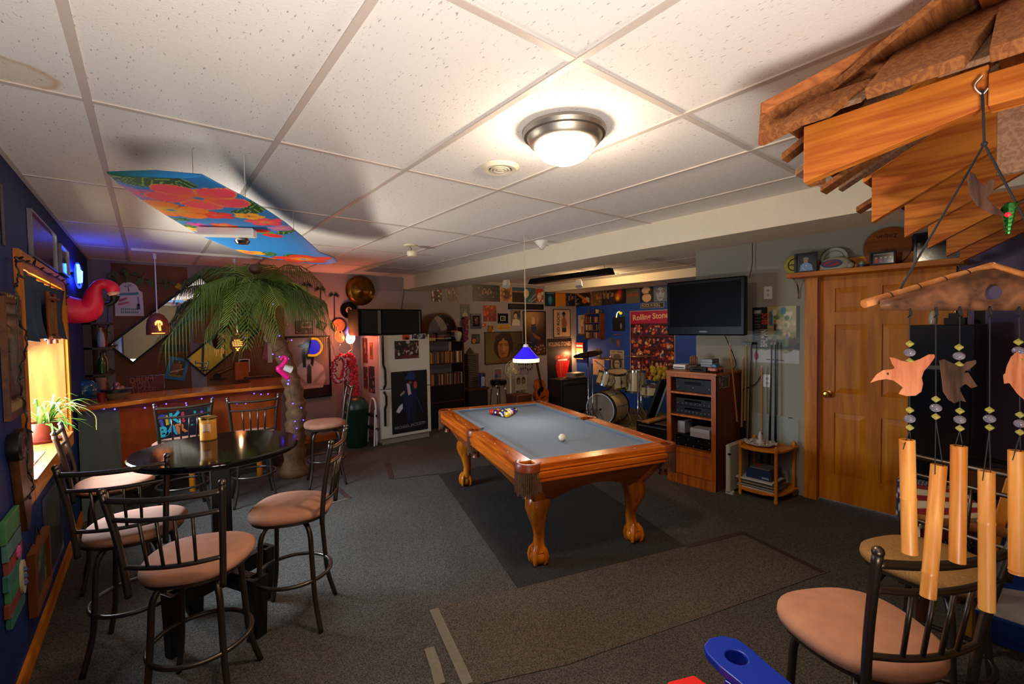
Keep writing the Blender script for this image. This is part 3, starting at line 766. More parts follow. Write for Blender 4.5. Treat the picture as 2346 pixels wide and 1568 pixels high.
# small white spots beyond the beam + warm fixture
for (x, y, xx, lb) in ((1160, 647, 4.0, 'white bullet spot lamp under the alcove ceiling, left of the black hood'), (1326, 648, 5.2, 'white bullet spot lamp tilted down below the black hood')):
 p = PX(x, y, 'x', xx)
 t = thing('spot_lamp', lb, 'spot lamp', (p.x, p.y, p.z-.06))
 MB().tube([(p.x, p.y, p.z+.05), (p.x, p.y, H)], .008, 8).build('stem', WHITE, t)
 MB().tube([p+Vector((0, 0, .06)), p+Vector((0, 0, .03)), p+Vector((-.01, -.01, -.03)), p+Vector((-.02, -.02, -.065))], .05, 18, rr=[.02, .045, .052, .055]).build('lamp_can', WHITE, t, smooth=True)
p = PX(1290, 630, 'x', 5.4)
t = thing('ceiling_light', 'amber glowing flat fixture under the music corner ceiling', 'ceiling light', (p.x, p.y, H-.06))
MB().lathe([(.16, H), (.17, H-.02), (.12, H-.05), (.0005, H-.06)], (p.x, p.y, 0), 28, sy=1.6).build('amber_glass', emit('lit_amber_glass', '#f0a040', 1.3), t, smooth=True)
point('alcove_warm', (5.6, 4.9, 2.34), .03, 30, (1, .62, .28))
# ================================================================ floor pieces
def fpoly(name, pxs, m, z, label, cat, group=None):
 pts = [PX(x, y, 'z', 0) for x, y in pxs]
 o = MB().prism([(p.x, p.y) for p in pts], .0005, z).build(name, m)
 return tag(o, label, cat, group)
fpoly('carpet_piece', [(990, 1393), (1187, 1350), (1570, 1253), (1703, 1222), (1902, 1310), (1640, 1405), (1300, 1525), (1080, 1575)], CARPET2, .004, 'lighter brown carpet strip laid across the floor in front of the pool table', 'carpet')
fpoly('carpet_piece', [(1005, 1088), (1187, 1350), (1570, 1253), (1300, 1075), (1160, 1060)], CARPET3, .005, 'dark grey carpet piece lying under the pool table', 'carpet')
TAPE = mat('grey_tape', '#726a5a', .45, noise=.15, nscale=40); DTAPE = mat('dark_tape', '#2e2720', .6)
def strip(pxs, w, m, label, z=.006):
 pts = [PX(x, y, 'z', 0) for x, y in pxs]; b = MB()
 L_p, R_p = [], []
 for i, p in enumerate(pts):
  d = (pts[min(i+1, len(pts)-1)]-pts[max(i-1, 0)]).normalized(); n = Vector((-d.y, d.x, 0))*w/2
  L_p.append((p+n)); R_p.append((p-n))
 poly = [(p.x, p.y) for p in L_p]+[(p.x, p.y) for p in R_p[::-1]]
 return tag(b.prism(poly, .0005, z).build('tape_strip', m), label, 'tape')
strip([(994, 1398), (1022, 1460), (1045, 1510), (1072, 1570)], .05, TAPE, 'long curling strip of grey tape along the front carpet edge')
strip([(983, 1487), (998, 1530), (1008, 1570)], .05, TAPE, 'short strip of grey tape at the bottom, left of the long one')
strip([(1572, 1255), (1703, 1222)], .045, DTAPE, 'dark tape band across the carpet seam, right of the pool table', .0065)
strip([(1703, 1223), (1885, 1313)], .04, DTAPE, 'dark tape band running toward the tan seat stool at lower right', .0068)
strip([(738, 1160), (800, 1143)], .02, TAPE, 'thin pale tape line behind the right hand stool')
strip([(800, 1143), (760, 1110)], .04, DTAPE, 'short brown tape piece meeting the thin pale tape line')
strip([(888, 1062), (896, 1098)], .05, DTAPE, 'short dark tape mark on the carpet left of the pool table')
strip([(896, 1099), (1004, 1087)], .012, DTAPE, 'thin dark carpet seam running to the pool table mat')

# ================================================================ pool table
TW = wood('pool_table_oak', '#9a3c06', '#d46c14', 'y', 8, .1, .25, .5); TWX = wood('pool_table_oak_x', '#9a3c06', '#d46c14', 'x', 8, .1, .25, .5)
TWZ = wood('pool_table_oak_z', '#a04808', '#d87c14', 'z', 8, .1, .25, .5); PANEL = wood('pool_table_panel', '#7c3a10', '#9c5218', 'x', 8, .1, .4, .1)
CLOTH = mat('grey_blue_cloth', '#768290', .9, noise=.05, nscale=300, bump=.1, bscale=600)
LEATHER = mat('brown_leather', '#7c3514', .35); FRINGE = mat('brown_fringe', '#5a3a20', .8)
pt_loc = Vector((2.62, 2.97, 0)); pt_rz = math.radians(-16)
t = thing('pool_table', 'oak pool table with grey blue cloth, leather pockets and claw feet', 'pool table')
w2, l2, zt = .605, 1.08, .76
bed = .735
MB().box(-w2+.10, -l2+.10, bed-.03, w2-.10, l2-.10, bed).build('bed_cloth', CLOTH, t)
pr = .062; rw = .115
def rail(x0, y0, x1, y1):
 return MB().box(x0, y0, zt-.03, x1, y1, zt)
for sx in (-1, 1):
 for sy in (-1, 1):
  y0, y1 = (.055, l2-.10) if sy > 0 else (-l2+.10, -.055)
  o = rail(sx*(w2-rw), y0, sx*w2, y1).build('rail', TW, t, bevel=.006)
  # cushion: wedge with mitred ends
  xi, xo = sx*(w2-rw-.045), sx*(w2-rw)
  c0, c1 = y0+(.02 if sy > 0 else .05), y1-(.05 if sy > 0 else .02)
  vs = [(xo, y0, zt-.002), (xo, y1, zt-.002), (xi, c1, zt-.004), (xi, c0, zt-.004), (xo, y0, bed), (xo, y1, bed), (xi+sx*.012, c1, bed), (xi+sx*.012, c0, bed)]
  MB().add(vs, [(0, 1, 2, 3), (4, 7, 6, 5), (3, 2, 6, 7), (0, 4, 5, 1), (0, 3, 7, 4), (1, 5, 6, 2)]).build('cushion', CLOTH, t)
for sy in (-1, 1):
 rail(-w2+.10, sy*(l2-rw), w2-.10, sy*l2).build('rail', TWX, t, bevel=.006)
 yi, yo = sy*(l2-rw-.045), sy*(l2-rw)
 vs = [(-w2+.10, yo, zt-.002), (w2-.10, yo, zt-.002), (w2-.155, yi, zt-.004), (-w2+.155, yi, zt-.004), (-w2+.10, yo, bed), (w2-.10, yo, bed), (w2-.155, yi+sy*.012, bed), (-w2+.155, yi+sy*.012, bed)]
 MB().add(vs, [(0, 1, 2, 3), (4, 7, 6, 5), (3, 2, 6, 7), (0, 4, 5, 1), (0, 3, 7, 4), (1, 5, 6, 2)]).build('cushion', CLOTH, t)
# moulded apron under the rails
prf = [(0, -.028), (.004, -.04), (-.004, -.046), (.006, -.055), (.006, -.085), (-.004, -.092), (.002, -.102), (.002, -.112), (-.03, -.114), (-.03, -.028)]
for sx in (-1, 1):
 vs = []
 for y in (-l2+.09, l2-.09): vs += [(sx*(w2+a), y, zt+b) for a, b in prf]
 n = len(prf)
 MB().add(vs, [tuple(range(n)), tuple(range(n, 2*n))]+[(i, (i+1) % n, n+(i+1) % n, n+i) for i in range(n)]).build('apron', TW, t)
for sy in (-1, 1):
 vs = []
 for x in (-w2+.09, w2-.09): vs += [(x, sy*(l2+a), zt+b) for a, b in prf]
 MB().add(vs, [tuple(range(n)), tuple(range(n, 2*n))]+[(i, (i+1) % n, n+(i+1) % n, n+i) for i in range(n)]).build('apron', TWX, t)
# tapered cabinet: end panels with arched lower edge
zc0, zc1 = zt-.112, .45
def arch(half, drop, n=24):
 out = []
 for i in range(n+1):
  u = -1+2*i/n; out.append((u*half, zc1+drop*max(0, math.cos(u*PI/2))**.8*(1 if abs(u) < 1 else 0)))
 return out
for sy in (-1, 1):
 yt, yb = sy*(l2-.05), sy*(l2-.185); xt, xb = w2-.05, w2-.16
 low = [(-xb, zc1)]+[(u, z) for u, z in arch(.30, .085)]+[(xb, zc1)]
 pts = [(-xt, zc0), (xt, zc0)]+low[::-1]
 f = lambda z: lerp(yb, yt, (z-zc1)/(zc0-zc1))
 vs = [(x, f(z), z) for x, z in pts]+[(x, f(z)-sy*.02, z) for x, z in pts]; n = len(pts)
 MB().add(vs, [tuple(range(n)), tuple(range(n, 2*n))]+[(i, (i+1) % n, n+(i+1) % n, n+i) for i in range(n)]).build('cabinet_panel', PANEL, t)
for sx in (-1, 1):
 xt, xb = sx*(w2-.05), sx*(w2-.16); yt, yb = l2-.05, l2-.185
 low = [(-yb, zc1)]+[(u, z) for u, z in arch(.62, .085)]+[(yb, zc1)]
 pts = [(-yt, zc0), (yt, zc0)]+low[::-1]
 f = lambda z: lerp(xb, xt, (z-zc1)/(zc0-zc1))
 vs = [(f(z), y, z) for y, z in pts]+[(f(z)-sx*.02, y, z) for y, z in pts]; n = len(pts)
 MB().add(vs, [tuple(range(n)), tuple(range(n, 2*n))]+[(i, (i+1) % n, n+(i+1) % n, n+i) for i in range(n)]).build('cabinet_panel', PANEL, t)
for sx in (-1, 1):
 for sy in (-1, 1):
  a = [(sx*(w2-.045), sy*(l2-.045), zc0), (sx*(w2-.155), sy*(l2-.18), zc1)]
  R = .05
  rg = []
  for p in a: rg.append([(p[0]-sx*q[0], p[1]-sy*q[1], p[2]) for q in ((0, .02), (.02, 0), (.09, 0), (.09, .09), (0, .09))])
  MB().loft(rg).build('corner_post', TWZ, t)
  # cabriole leg with claw and ball
  lx, ly = sx*(w2-.222), sy*(l2-.25); d = Vector((sx, sy, 0)).normalized()
  ks = [(.47, .075, .0), (.44, .082, .012), (.39, .078, .024), (.33, .062, .02), (.27, .046, .004), (.20, .037, -.008), (.15, .037, -.002), (.12, .044, .006), (.095, .05, .014)]
  rg = []
  for z, r_, o_ in ks:
   c_ = Vector((lx, ly, z))+d*o_
   rg.append([c_+Vector((r_*math.copysign(abs(math.cos(q))**.8, math.cos(q)), r_*math.copysign(abs(math.sin(q))**.8, math.sin(q)), 0)) for q in [2*PI*k/20 for k in range(20)]])
  leg = MB().loft(rg).build('leg', TWZ, t, smooth=True)
  c_ = Vector((lx, ly, .055))+d*.016
  MB().ball(c_, .057, 20, sz=.97).build('ball_foot', TWZ, leg, smooth=True)
  m = MB()
  for q in range(4):
   an = PI/4+q*PI/2; e = Vector((math.cos(an), math.sin(an), 0))
   m.tube([c_+e*.02+Vector((0, 0, .075)), c_+e*.05+Vector((0, 0, .045)), c_+e*.062+Vector((0, 0, .01)), c_+e*.058+Vector((0, 0, -.03)), c_+e*.04+Vector((0, 0, -.052))], .014, 10, rr=[.022, .02, .017, .015, .006])
  m.build('claw', TWZ, leg, smooth=True)
# pockets
def pocket(px, py, ang, sweep, side=False):
 d = Vector((math.cos(ang), math.sin(ang), 0)); R = .072 if not side else .055
 c_ = Vector((px, py, 0))
 pts = [c_+Vector((math.cos(ang+s), math.sin(ang+s), 0))*R for s in [(-.5+i/12)*sweep for i in range(13)]]
 prof_ = []
 m = MB(); rings = []
 for i, p in enumerate(pts):
  o_ = (p-c_).normalized()
  rings.append([p+o_*a+Vector((0, 0, b)) for a, b in ((-.014, zt-.012), (-.012, zt+.001), (0, zt+.005), (.012, zt+.002), (.018, zt-.01), (.018, zt-.045), (-.0, zt-.048))])
 m.loft(rings).build('pocket_leather', LEATHER, t, smooth=True)
 f = MB(); ns = 26 if not side else 16
 for i in range(ns):
  s_ = (-.5+(i+.5)/ns)*sweep*.98; o_ = Vector((math.cos(ang+s_), math.sin(ang+s_), 0)); p = c_+o_*(R+.012)
  ln = .12+.012*math.sin(i*1.7)+.035*math.cos(s_/sweep*PI)
  f.tube([p+Vector((0, 0, zt-.04)), p+o_*.003+Vector((0, 0, zt-.04-ln*.5)), p+o_*.001+Vector((0, 0, zt-.04-ln))], .0042, 5, rr=[.0045, .0038, .0048])
 f.build('fringe', FRINGE, t)
 nt_ = MB()
 for i in range(10):
  a = 2*PI*i/10
  nt_.tube([c_+Vector((math.cos(a)*.058, math.sin(a)*.058, zt-.03)), c_+Vector((math.cos(a+.3)*.055, math.sin(a+.3)*.055, zt-.11)), c_+Vector((math.cos(a+.6)*.03, math.sin(a+.6)*.03, zt-.19))], .004, 5)
 nt_.build('pocket_net', FRINGE, t)
 MB().lathe([(.026, zt-.185), (.028, zt-.21), (.034, zt-.225), (.0005, zt-.226)], (c_.x, c_.y, 0), 14).build('net_collar', LEATHER, t, smooth=True)
 MB().cyl(c_+Vector((0, 0, bed-.004)), c_+Vector((0, 0, bed+.0015)), .05, n=24).build('pocket_hole', mat('pocket_dark', '#060505', .9), t)
for sx in (-1, 1):
 for sy in (-1, 1): pocket(sx*(w2-.075), sy*(l2-.075), math.atan2(sy, sx), 3.5)
 pocket(sx*(w2-.055), 0, 0 if sx > 0 else PI, 2.9, True)
PEARL = mat('pearl_inlay', '#e8e0cc', .2)
for sx in (-1, 1):
 for k in (-3, -2, -1, 1, 2, 3): MB().prism(circ(sx*(w2-.045), k*.245, .004, .009, 8), zt, zt+.0012).build('rail_sight', PEARL, t)
for sy in (-1, 1):
 for k in (-1, 0, 1): MB().prism(circ(k*.26, sy*(l2-.045), .009, .004, 8), zt, zt+.0012).build('rail_sight', PEARL, t)
t.location = pt_loc; t.rotation_euler = (0, 0, pt_rz)
# balls
BC = {'yellow': '#e8b010', 'blue': '#15307c', 'red': '#c8200c', 'purple': '#3c1450', 'orange': '#e45a10', 'green': '#0c5a30', 'maroon': '#5c100c', 'black': '#080808'}
order = ['yellow', 'blue', 'orange', 'maroon', 'black', 'red', 'purple', 'green', 'yellow', 'blue', 'red', 'orange', 'purple', 'green', 'maroon']
stripe = [0, 1, 1, 0, 0, 1, 0, 0, 1, 0, 0, 0, 1, 1, 1]
tgt = [PX(1162, 951, 'z', .763), PX(1125, 943, 'z', .763), PX(1180, 940, 'z', .763)]
apex = tgt[0]; ctr = Vector((2.78, 3.62, .763)); dr = (tgt[1]+tgt[2])/2-apex; dr.z = 0; dr.normalize(); sdr = Vector((dr.y, -dr.x, 0))
k = 0; rb = .0286; CO_ = {}
for row in range(5):
 for q in range(row+1):
  p = apex+dr*(row*rb*1.735)+sdr*((q-row/2)*rb*2.01)
  col = order[k]; nm = ('striped ' if stripe[k] else 'solid ')+col
  me_col = BC[col]
  nx = 20; vs = []; 
  o = MB().ball((p.x, p.y, bed+rb), rb, 24).build('pool_ball', None, smooth=False)
  for pl in o.data.polygons: pl.use_smooth = True
  o.data.materials.append(mat('ball_'+col, me_col, .08))
  o.data.materials.append(mat('ball_ivory', '#e9dfc4', .08))
  tiltv = Vector((math.sin(k*2.3), math.cos(k*1.7), .4)).normalized()
  face_v = Vector((-dr.x+.5*math.sin(k*1.9), -dr.y+.5*math.cos(k*2.9), .35+.5*math.sin(k))).normalized()
  for pl in o.data.polygons:
   c_ = (pl.center-Vector((0, 0, rb)))/rb
   if stripe[k]: pl.material_index = 1 if abs(c_.dot(tiltv)) > .55 else 0
   if c_.dot(face_v) > .93: pl.material_index = 1
  tag(o, '%s pool ball in the racked triangle, %s row from its tip' % (nm, ['first', 'second', 'third', 'fourth', 'fifth'][row]), 'pool ball', 'racked pool balls'); k += 1
cb = PX(1288, 1003, 'z', .763)
o = MB().ball((cb.x, cb.y, bed+rb), rb, 28).build('cue_ball', mat('ball_ivory', '#e9dfc4', .08))
for pl in o.data.polygons: pl.use_smooth = True
tag(o, 'single cream cue ball on the open cloth', 'cue ball')

# ================================================================ bar stools
SUEDE = mat('tan_suede', '#b07a5c', .85, noise=.12, nscale=14, bump=.15, bscale=300)
def make_stool(suede=SUEDE, metal=DMET):
 t = thing('bar_stool', 'x', 'bar stool')
 z0 = .60
 out = [];
 for i in range(40):
  a = 2*PI*i/40; c_, s_ = math.cos(a), math.sin(a)
  n_ = 2.7; r_ = (abs(c_)**n_+abs(s_)**n_)**(-1/n_)
  x, y = r_*c_*.205, r_*s_*.205
  x *= 1+.12*(y/.2) if y < 0 else 1+.10*(y/.2)-.10*(y/.2)**2
  out.append((x, y))
 rg = []
 for f, z in ((.90, z0), (.985, z0+.006), (1.0, z0+.022), (.985, z0+.038), (.90, z0+.050), (.6, z0+.058), (.25, z0+.060), (.02, z0+.060)): rg.append([(x*f, y*f, z) for x, y in out])
 MB().loft(rg).build('seat', suede, t, smooth='soft')
 MB().prism([(x*.93, y*.93) for x, y in out], z0-.014, z0+.002).build('seat_base', metal, t)
 MB().cyl((0, 0, z0-.045), (0, 0, z0-.012), .085, n=24).build('swivel', metal, t)
 # back
 m = MB(); P = {}
 for sx in (-1, 1):
  p = bez([(sx*.165, -.195, z0-.02), (sx*.172, -.205, z0+.10), (sx*.182, -.225, z0+.24), (sx*.200, -.262, z0+.42)], 6)
  m = MB().tube(p, .0128, 12).ball(p[-1], .0148, 12)
  m.build('back_post', metal, t, smooth='soft'); P[sx] = p
 def at_z(z):
  for a, b in zip(P[1][:-1], P[1][1:]):
   if a.z <= z <= b.z: return a.lerp(b, (z-a.z)/(b.z-a.z))
  return P[1][-1]
 def bar(z, r, nm):
  e = at_z(z); pts = bez([(-e.x, e.y, z), (-e.x*.5, e.y-.015, z-.006), (0, e.y-.021, z-.008), (e.x*.5, e.y-.015, z-.006), (e.x, e.y, z)], 6)
  MB().tube(pts, r, 10).build(nm, metal, t, smooth='soft'); return pts
 bar(z0+.385, .012, 'top_rail'); a_ = bar(z0+.305, .0095, 'middle_rail'); b_ = bar(z0+.105, .0095, 'lower_rail')
 for f in (.26, .42, .58, .74):
  i = f*(len(a_)-1); i0 = int(i); pa = a_[i0].lerp(a_[min(i0+1, len(a_)-1)], i-i0); pb = b_[i0].lerp(b_[min(i0+1, len(b_)-1)], i-i0)
  MB().tube([pb, pa], .0065, 8).build('spindle', metal, t, smooth='soft')
 for k in range(4):
  a = PI/4+k*PI/2; d = Vector((math.cos(a), math.sin(a), 0))
  pts = bez([d*.06+Vector((0, 0, z0-.03)), d*.135+Vector((0, 0, z0-.04)), d*.172+Vector((0, 0, z0-.09)), d*.182+Vector((0, 0, z0-.2)), d*.192+Vector((0, 0, .27)), d*.205+Vector((0, 0, .16)), d*.25+Vector((0, 0, .0))], 6)
  pts[-1].z = .004
  MB().tube(pts, .0130, 12).build('leg', metal, t, smooth='soft')
 MB().tube([(.192*math.cos(2*PI*i/40), .192*math.sin(2*PI*i/40), .265) for i in range(40)], .0105, 10, closed=True).build('foot_ring', metal, t, smooth='soft')
 return t
proto = make_stool()
g = 'tan seat bar stools'
STOOLS = [(.14, 2.40, -26, 'bar stool nearest the camera, at the front of the black table'),
 (.595, 2.735, 61, 'bar stool on the right side of the black round table, back toward the pool table'),
 (-.08, 3.01, -14, 'bar stool at the left of the black table, overlapping the nearest stool'),
 (-.20, 3.98, -88, 'bar stool with seat lit pale by the window, back against the blue wall'),
 (.20, 4.97, 4, 'bar stool at the bar with the colourful sign seen through its back'),
 (.74, 4.90, -4, 'bar stool at the bar, second from the palm trunk'),
 (1.42, 4.95, 78, 'bar stool beside the palm trunk, in front of the large framed poster'),
 (1.74, .43, -32, 'large bar stool at lower right, seat close to the camera')]
for i, (x, y, rz, lb) in enumerate(STOOLS):
 s = proto if i == 0 else copy_tree(proto)
 s.location = (x, y, 0); s.rotation_euler = (0, 0, math.radians(rz)); tag(s, lb, 'bar stool', g)
# ================================================================ tall black table
GBLK = mat('glossy_black_lacquer', '#0c0a08', .08, spec=.6, noise=.3, nscale=6)
PBLK = mat('painted_black_wood', '#0d0c0b', .35)
T0 = Vector((.28, 2.92, 0)); TZ = .985
t = thing('bar_table', 'tall round glossy black table with crossed wooden base', 'table', (T0.x, T0.y, 0))
MB().lathe([(.0005, TZ-.036), (.375, TZ-.036), (.388, TZ-.03), (.393, TZ-.018), (.391, TZ-.006), (.384, TZ), (.0005, TZ+.0)], (T0.x, T0.y, 0), 64).build('tabletop', GBLK, t, smooth=True)
a0 = math.radians(28)
for q in range(2):
 d = Vector((math.cos(a0+q*PI/2), math.sin(a0+q*PI/2), 0)); n_ = Vector((-d.y, d.x, 0))
 m = MB()
 m.beam(T0-d*.27+Vector((0, 0, .27)), T0+d*.27+Vector((0, 0, .27)), .05, .09)
 m.build('base_rail', PBLK, t, bevel=.004)
 for s_ in (-1, 1):
  p = T0+d*s_*.27
  rg = []
  for z, a, b in ((.0, .026, .028), (.315, .026, .045)):
   rg.append([p+d*(s_*u)+n_*v+Vector((0, 0, z)) for u, v in ((-a*1.6, -b), (a*.8, -b), (a*.8, b), (-a*1.6, b))])
  MB().loft(rg).build('foot', PBLK, t, bevel=.003)
 MB().beam(T0-d*.22+Vector((0, 0, TZ-.06)), T0+d*.22+Vector((0, 0, TZ-.06)), .05, .05).build('top_brace', PBLK, t)
MB().box(T0.x-.045, T0.y-.045, .22, T0.x+.045, T0.y+.045, TZ-.036).build('column', PBLK, t, bevel=.004)
# candle
c = PX(478, 1008, 'z', TZ)
t = thing('candle_jar', 'large golden candle jar with label and metal lid rim on the black table', 'candle', (c.x, c.y, TZ))
R = .043; hh = .132
WAX = mat('honey_wax', '#e8a03c', .4); WAX.node_tree.nodes['Principled BSDF'].inputs['Subsurface Weight'].default_value = .3
MB().lathe([(.0005, TZ+.004), (R-.004, TZ+.006), (R-.004, TZ+hh*.80), (.0005, TZ+hh*.79)], (c.x, c.y, 0), 32).build('wax', WAX, t, smooth=True)
MB().lathe([(.0005, TZ+.0005), (R-.002, TZ+.001), (R, TZ+.006), (R, TZ+hh*.95), (R-.002, TZ+hh*.95), (R-.002, TZ+.004), (.0005, TZ+.003)], (c.x, c.y, 0), 32).build('glass_jar', clear('amber_glass', '#e8b040', .25), t, smooth=True)
MB().lathe([(R-.004, TZ+hh*.96), (R+.003, TZ+hh*.93), (R+.004, TZ+hh*.99), (R+.001, TZ+hh*1.02), (R-.004, TZ+hh*1.0)], (c.x, c.y, 0), 32).build('metal_rim', BRASS, t, smooth=True)
dc = (CAM-c); dc.z = 0; dc.normalize(); a0 = math.atan2(dc.y, dc.x)
def cylpatch(c, R, a0, da, z0, z1, nm, m, par, n=10):
 vs = []; fs = []
 for i in range(n+1):
  a = a0+da*(i/n-.5)
  for z in (z0, z1): vs.append((c.x+R*math.cos(a), c.y+R*math.sin(a), z))
 for i in range(n): fs.append((2*i, 2*i+2, 2*i+3, 2*i+1))
 return MB().add(vs, fs).build(nm, m, par)
cylpatch(c, R+.0008, a0-.25, 1.05, TZ+.05, TZ+.098, 'label', mat('label_paper', '#ecc9a0', .6), t)
for i in range(5): cylpatch(c, R+.0012, a0-.25, .35+.1*(i % 2), TZ+.090-.008*i, TZ+.0915-.008*i, 'label_print', mat('label_ink', '#8a2c14', .6), t)
cylpatch(c, R+.0012, a0-.25, .8, TZ+.052, TZ+.056, 'label_print', mat('label_ink'), t)
# ================================================================ shingled wooden canopy at the upper right
CED = wood('cedar_y', '#a04a10', '#d4802c', 'y', 16, .06, .6); CEDX = wood('cedar_x', '#8c4416', '#c06c2c', 'x', 18, .08, .65)
CEDW = wood('cedar_weathered', '#6a4c38', '#8c6a50', 'x', 45, .12, .85); CEDD = wood('cedar_shingle', '#6e3c1c', '#98602f', 'x', 40, .12, .8)
cy = .53
t = thing('shingled_canopy', 'rough cedar shingled canopy with hip cap, hung at the upper right', 'canopy', (3.0, .0, 2.0))
vs = [(x, a, b) for x in (1.455, 1.49) for a, b in ((.495, 2.0), (.495, 2.155), (.135, 2.165), (.135, 2.075))]
MB().add(vs, [(0, 1, 2, 3), (7, 6, 5, 4), (0, 4, 5, 1), (1, 5, 6, 2), (2, 6, 7, 3), (3, 7, 4, 0)]).build('fascia_board', CED, t, bevel=.002)
MB().box(1.44, -1.5, 2.07, 1.50, .134, 2.14).build('header_beam', CED, t, bevel=.002)
for k in range(9): MB().box(1.50, .125-.165*k-.155, 1.93-.02*(k % 2), 1.522, .125-.165*k, 2.15).build('side_plank', [CEDW, CEDD, CED][k % 3], t, bevel=.002)
MB().box(1.49, .46, 2.0, 1.52, .50, 2.16).build('fascia_return', CEDD, t)
sl = .55
for i, x in enumerate((2.29, 2.83, 3.36, 3.9, 4.4)):
 y1 = .10
 h_ = .19
 za = 2.0
 pts = [(cy, za), (cy, za+h_), (y1, za+h_+sl*(cy-y1)), (y1, za+sl*(cy-y1)+.0), ]
 vs = [(x-.019, a, b) for a, b in pts]+[(x+.019, a, b) for a, b in pts]; n = len(pts)
 MB().add(vs, [tuple(range(n)), tuple(range(n, 2*n))]+[(k, (k+1) % n, n+(k+1) % n, n+k) for k in range(n)]).build('rafter', CED, t, bevel=.002)
MB().beam((1.52, .14, 2.40), (4.66, .14, 2.40), .05, .06).build('ridge_beam', CEDX, t)
rn = random.Random(3)
# side roof boards (seen from below, ends poking over the eave)
x = 1.50; k = 0
while x < 4.6:
 wd = rn.uniform(.10, .20); over = rn.uniform(-.02, .07); y0 = cy+over; za = 2.195
 z0 = za-sl*over; th = .028
 ye = .13
 vs = []
 for xx in (x, x+wd):
  for yy in (y0, ye): 
   zz = za+sl*(cy-yy)
   for d in (0, th): vs.append((xx, yy, min(2.432, zz+d)))
 MB().add(vs, [(0, 1, 3, 2), (4, 6, 7, 5), (0, 4, 5, 1), (2, 3, 7, 6), (1, 5, 7, 3), (0, 2, 6, 4)]).build('shingle', [CEDD, CEDW, CED][k % 3], t)
 x += wd+rn.uniform(.008, .05); k += 1
# hip end boards (outer face toward -x), rising toward +x
sp = .75
def hipb(y0, y1, xa, xb, zoff, th, m, skew=0, nm='shingle'):
 f = lambda xx: 2.165+sp*(xx-1.42)+zoff
 vs = []
 for yy in (y0, y1):
  for xx in (xa, xb):
   s_ = skew*(xx-xa)
   for d in (0, th): vs.append((xx-d*.6, yy+s_-(.012*math.sin(yy*60) if xx == xa else 0), min(2.434, f(xx)+d*.8)))
 MB().add(vs, [(0, 1, 3, 2), (4, 6, 7, 5), (0, 4, 5, 1), (2, 3, 7, 6), (1, 5, 7, 3), (0, 2, 6, 4)]).build(nm, m, t, bevel=.003)
hipb(.545, .395, 1.375, 1.50, -.004, .022, CEDD, -.35)
hipb(.50, .36, 1.43, 1.54, -.012, .014, CEDW, -.2)
hipb(.345, .160, 1.375, 1.60, .010, .028, CEDD, -.12)
hipb(.22, .05, 1.42, 1.74, -.010, .014, CEDW)
hipb(.135, -.10, 1.35, 1.62, .012, .030, CEDD)
hipb(-.12, -.34, 1.37, 1.62, .012, .026, CEDD); hipb(-.36, -.6, 1.36, 1.62, .012, .028, CEDW)
hipb(.24, .07, 1.57, 1.70, .020, .022, CEDD, -.1); hipb(.05, -.2, 1.56, 1.74, .022, .024, CEDW); hipb(-.22, -.5, 1.56, 1.74, .022, .024, CEDD)
# hip cap: two boards folded over the hip
A_, C_ = Vector((1.398, .587, 2.24)), Vector((1.632, .18, 2.428)); A2, C2 = Vector((1.50, .517, 2.232)), Vector((1.72, .155, 2.425)); dn = Vector((.004, 0, -.028))
FQ = [(0, 1, 2, 3), (4, 7, 6, 5), (0, 4, 5, 1), (1, 5, 6, 2), (2, 6, 7, 3), (3, 7, 4, 0)]
MB().add([A_, A2, C2, C_, A_+dn, A2+dn, C2+dn, C_+dn], FQ).build('hip_cap', wood('hip_cap_cedar', '#8a4a20', '#b06a34', 'y', 16, .08, .6), t, bevel=.003)
D_ = Vector((1.425, .606, 2.13)); dv = C_-A_; th_ = Vector((.016, -.012, 0))
MB().add([A_, D_, D_+dv, C_, A_+th_, D_+th_, D_+dv+th_, C_+th_], FQ).build('hip_cap', CEDD, t, bevel=.002)
for k, (x, y0, w_, l_) in enumerate(((1.58, .60, .05, .2), (1.75, .62, .06, .2), (2.02, .63, .07, .2), (2.12, .60, .05, .2), (2.5, .64, .07, .2))):
 MB().add([(xx, yy, 2.12+.55*(.6-yy)+dz) for dz in (0, .022) for xx, yy in ((x, y0), (x+w_, y0), (x+w_, y0-l_), (x, y0-l_))], [(0, 1, 2, 3), (7, 6, 5, 4), (0, 4, 5, 1), (1, 5, 6, 2), (2, 6, 7, 3), (3, 7, 4, 0)]).build('shingle', [CEDD, CEDW][k % 2], t, bevel=.002)

# ================================================================ bamboo bird wind chime
BAM = wood('bamboo', '#b4661e', '#e2a052', 'z', 12, .06, .35, .2); BAMX = wood('bamboo_x', '#a8622c', '#cf9058', 'x', 12, .06, .4)
CHW = wood('chime_log_wood', '#3e281c', '#7e5236', 'x', 10, .06, .5, .2); STR = mat('black_string', '#16161c', .7); CLAY = wood('bird_wood', '#a8583a', '#cf8560', 'z', 14, .2, .55)
DKW = wood('dark_bird_wood', '#2c1e18', '#5a3e30', 'z', 12, .2, .6)
DC = 1.0
def PD(x, y, d=DC): return CAM+(CR*((x-1173)/FPX)+CU*((784-y)/FPX)+_f)*d
t = thing('wind_chime', 'bamboo wind chime with carved wooden birds and glass beads, hung from the canopy', 'wind chime', PD(2200, 1390))
hook = Vector((1.445, .143, 2.11))
ddep = (hook-CAM).dot(_f)
m = MB().tube(bez([hook+Vector((0, 0, .03)), hook+Vector((0, .012, .012)), hook+Vector((0, 0, -.01)), hook+Vector((0, -.010, .0))]), .0022, 6)
m.build('hook', STEEL, t)
kn = PD(2255, 330, ddep)
m = MB().tube([hook, kn], .0028, 6).ball(kn, .006, 8)
endL, endR = PD(2062, 663), PD(2400, 600)
m.tube([kn, endL], .0024, 6).tube([kn, endR], .0024, 6)
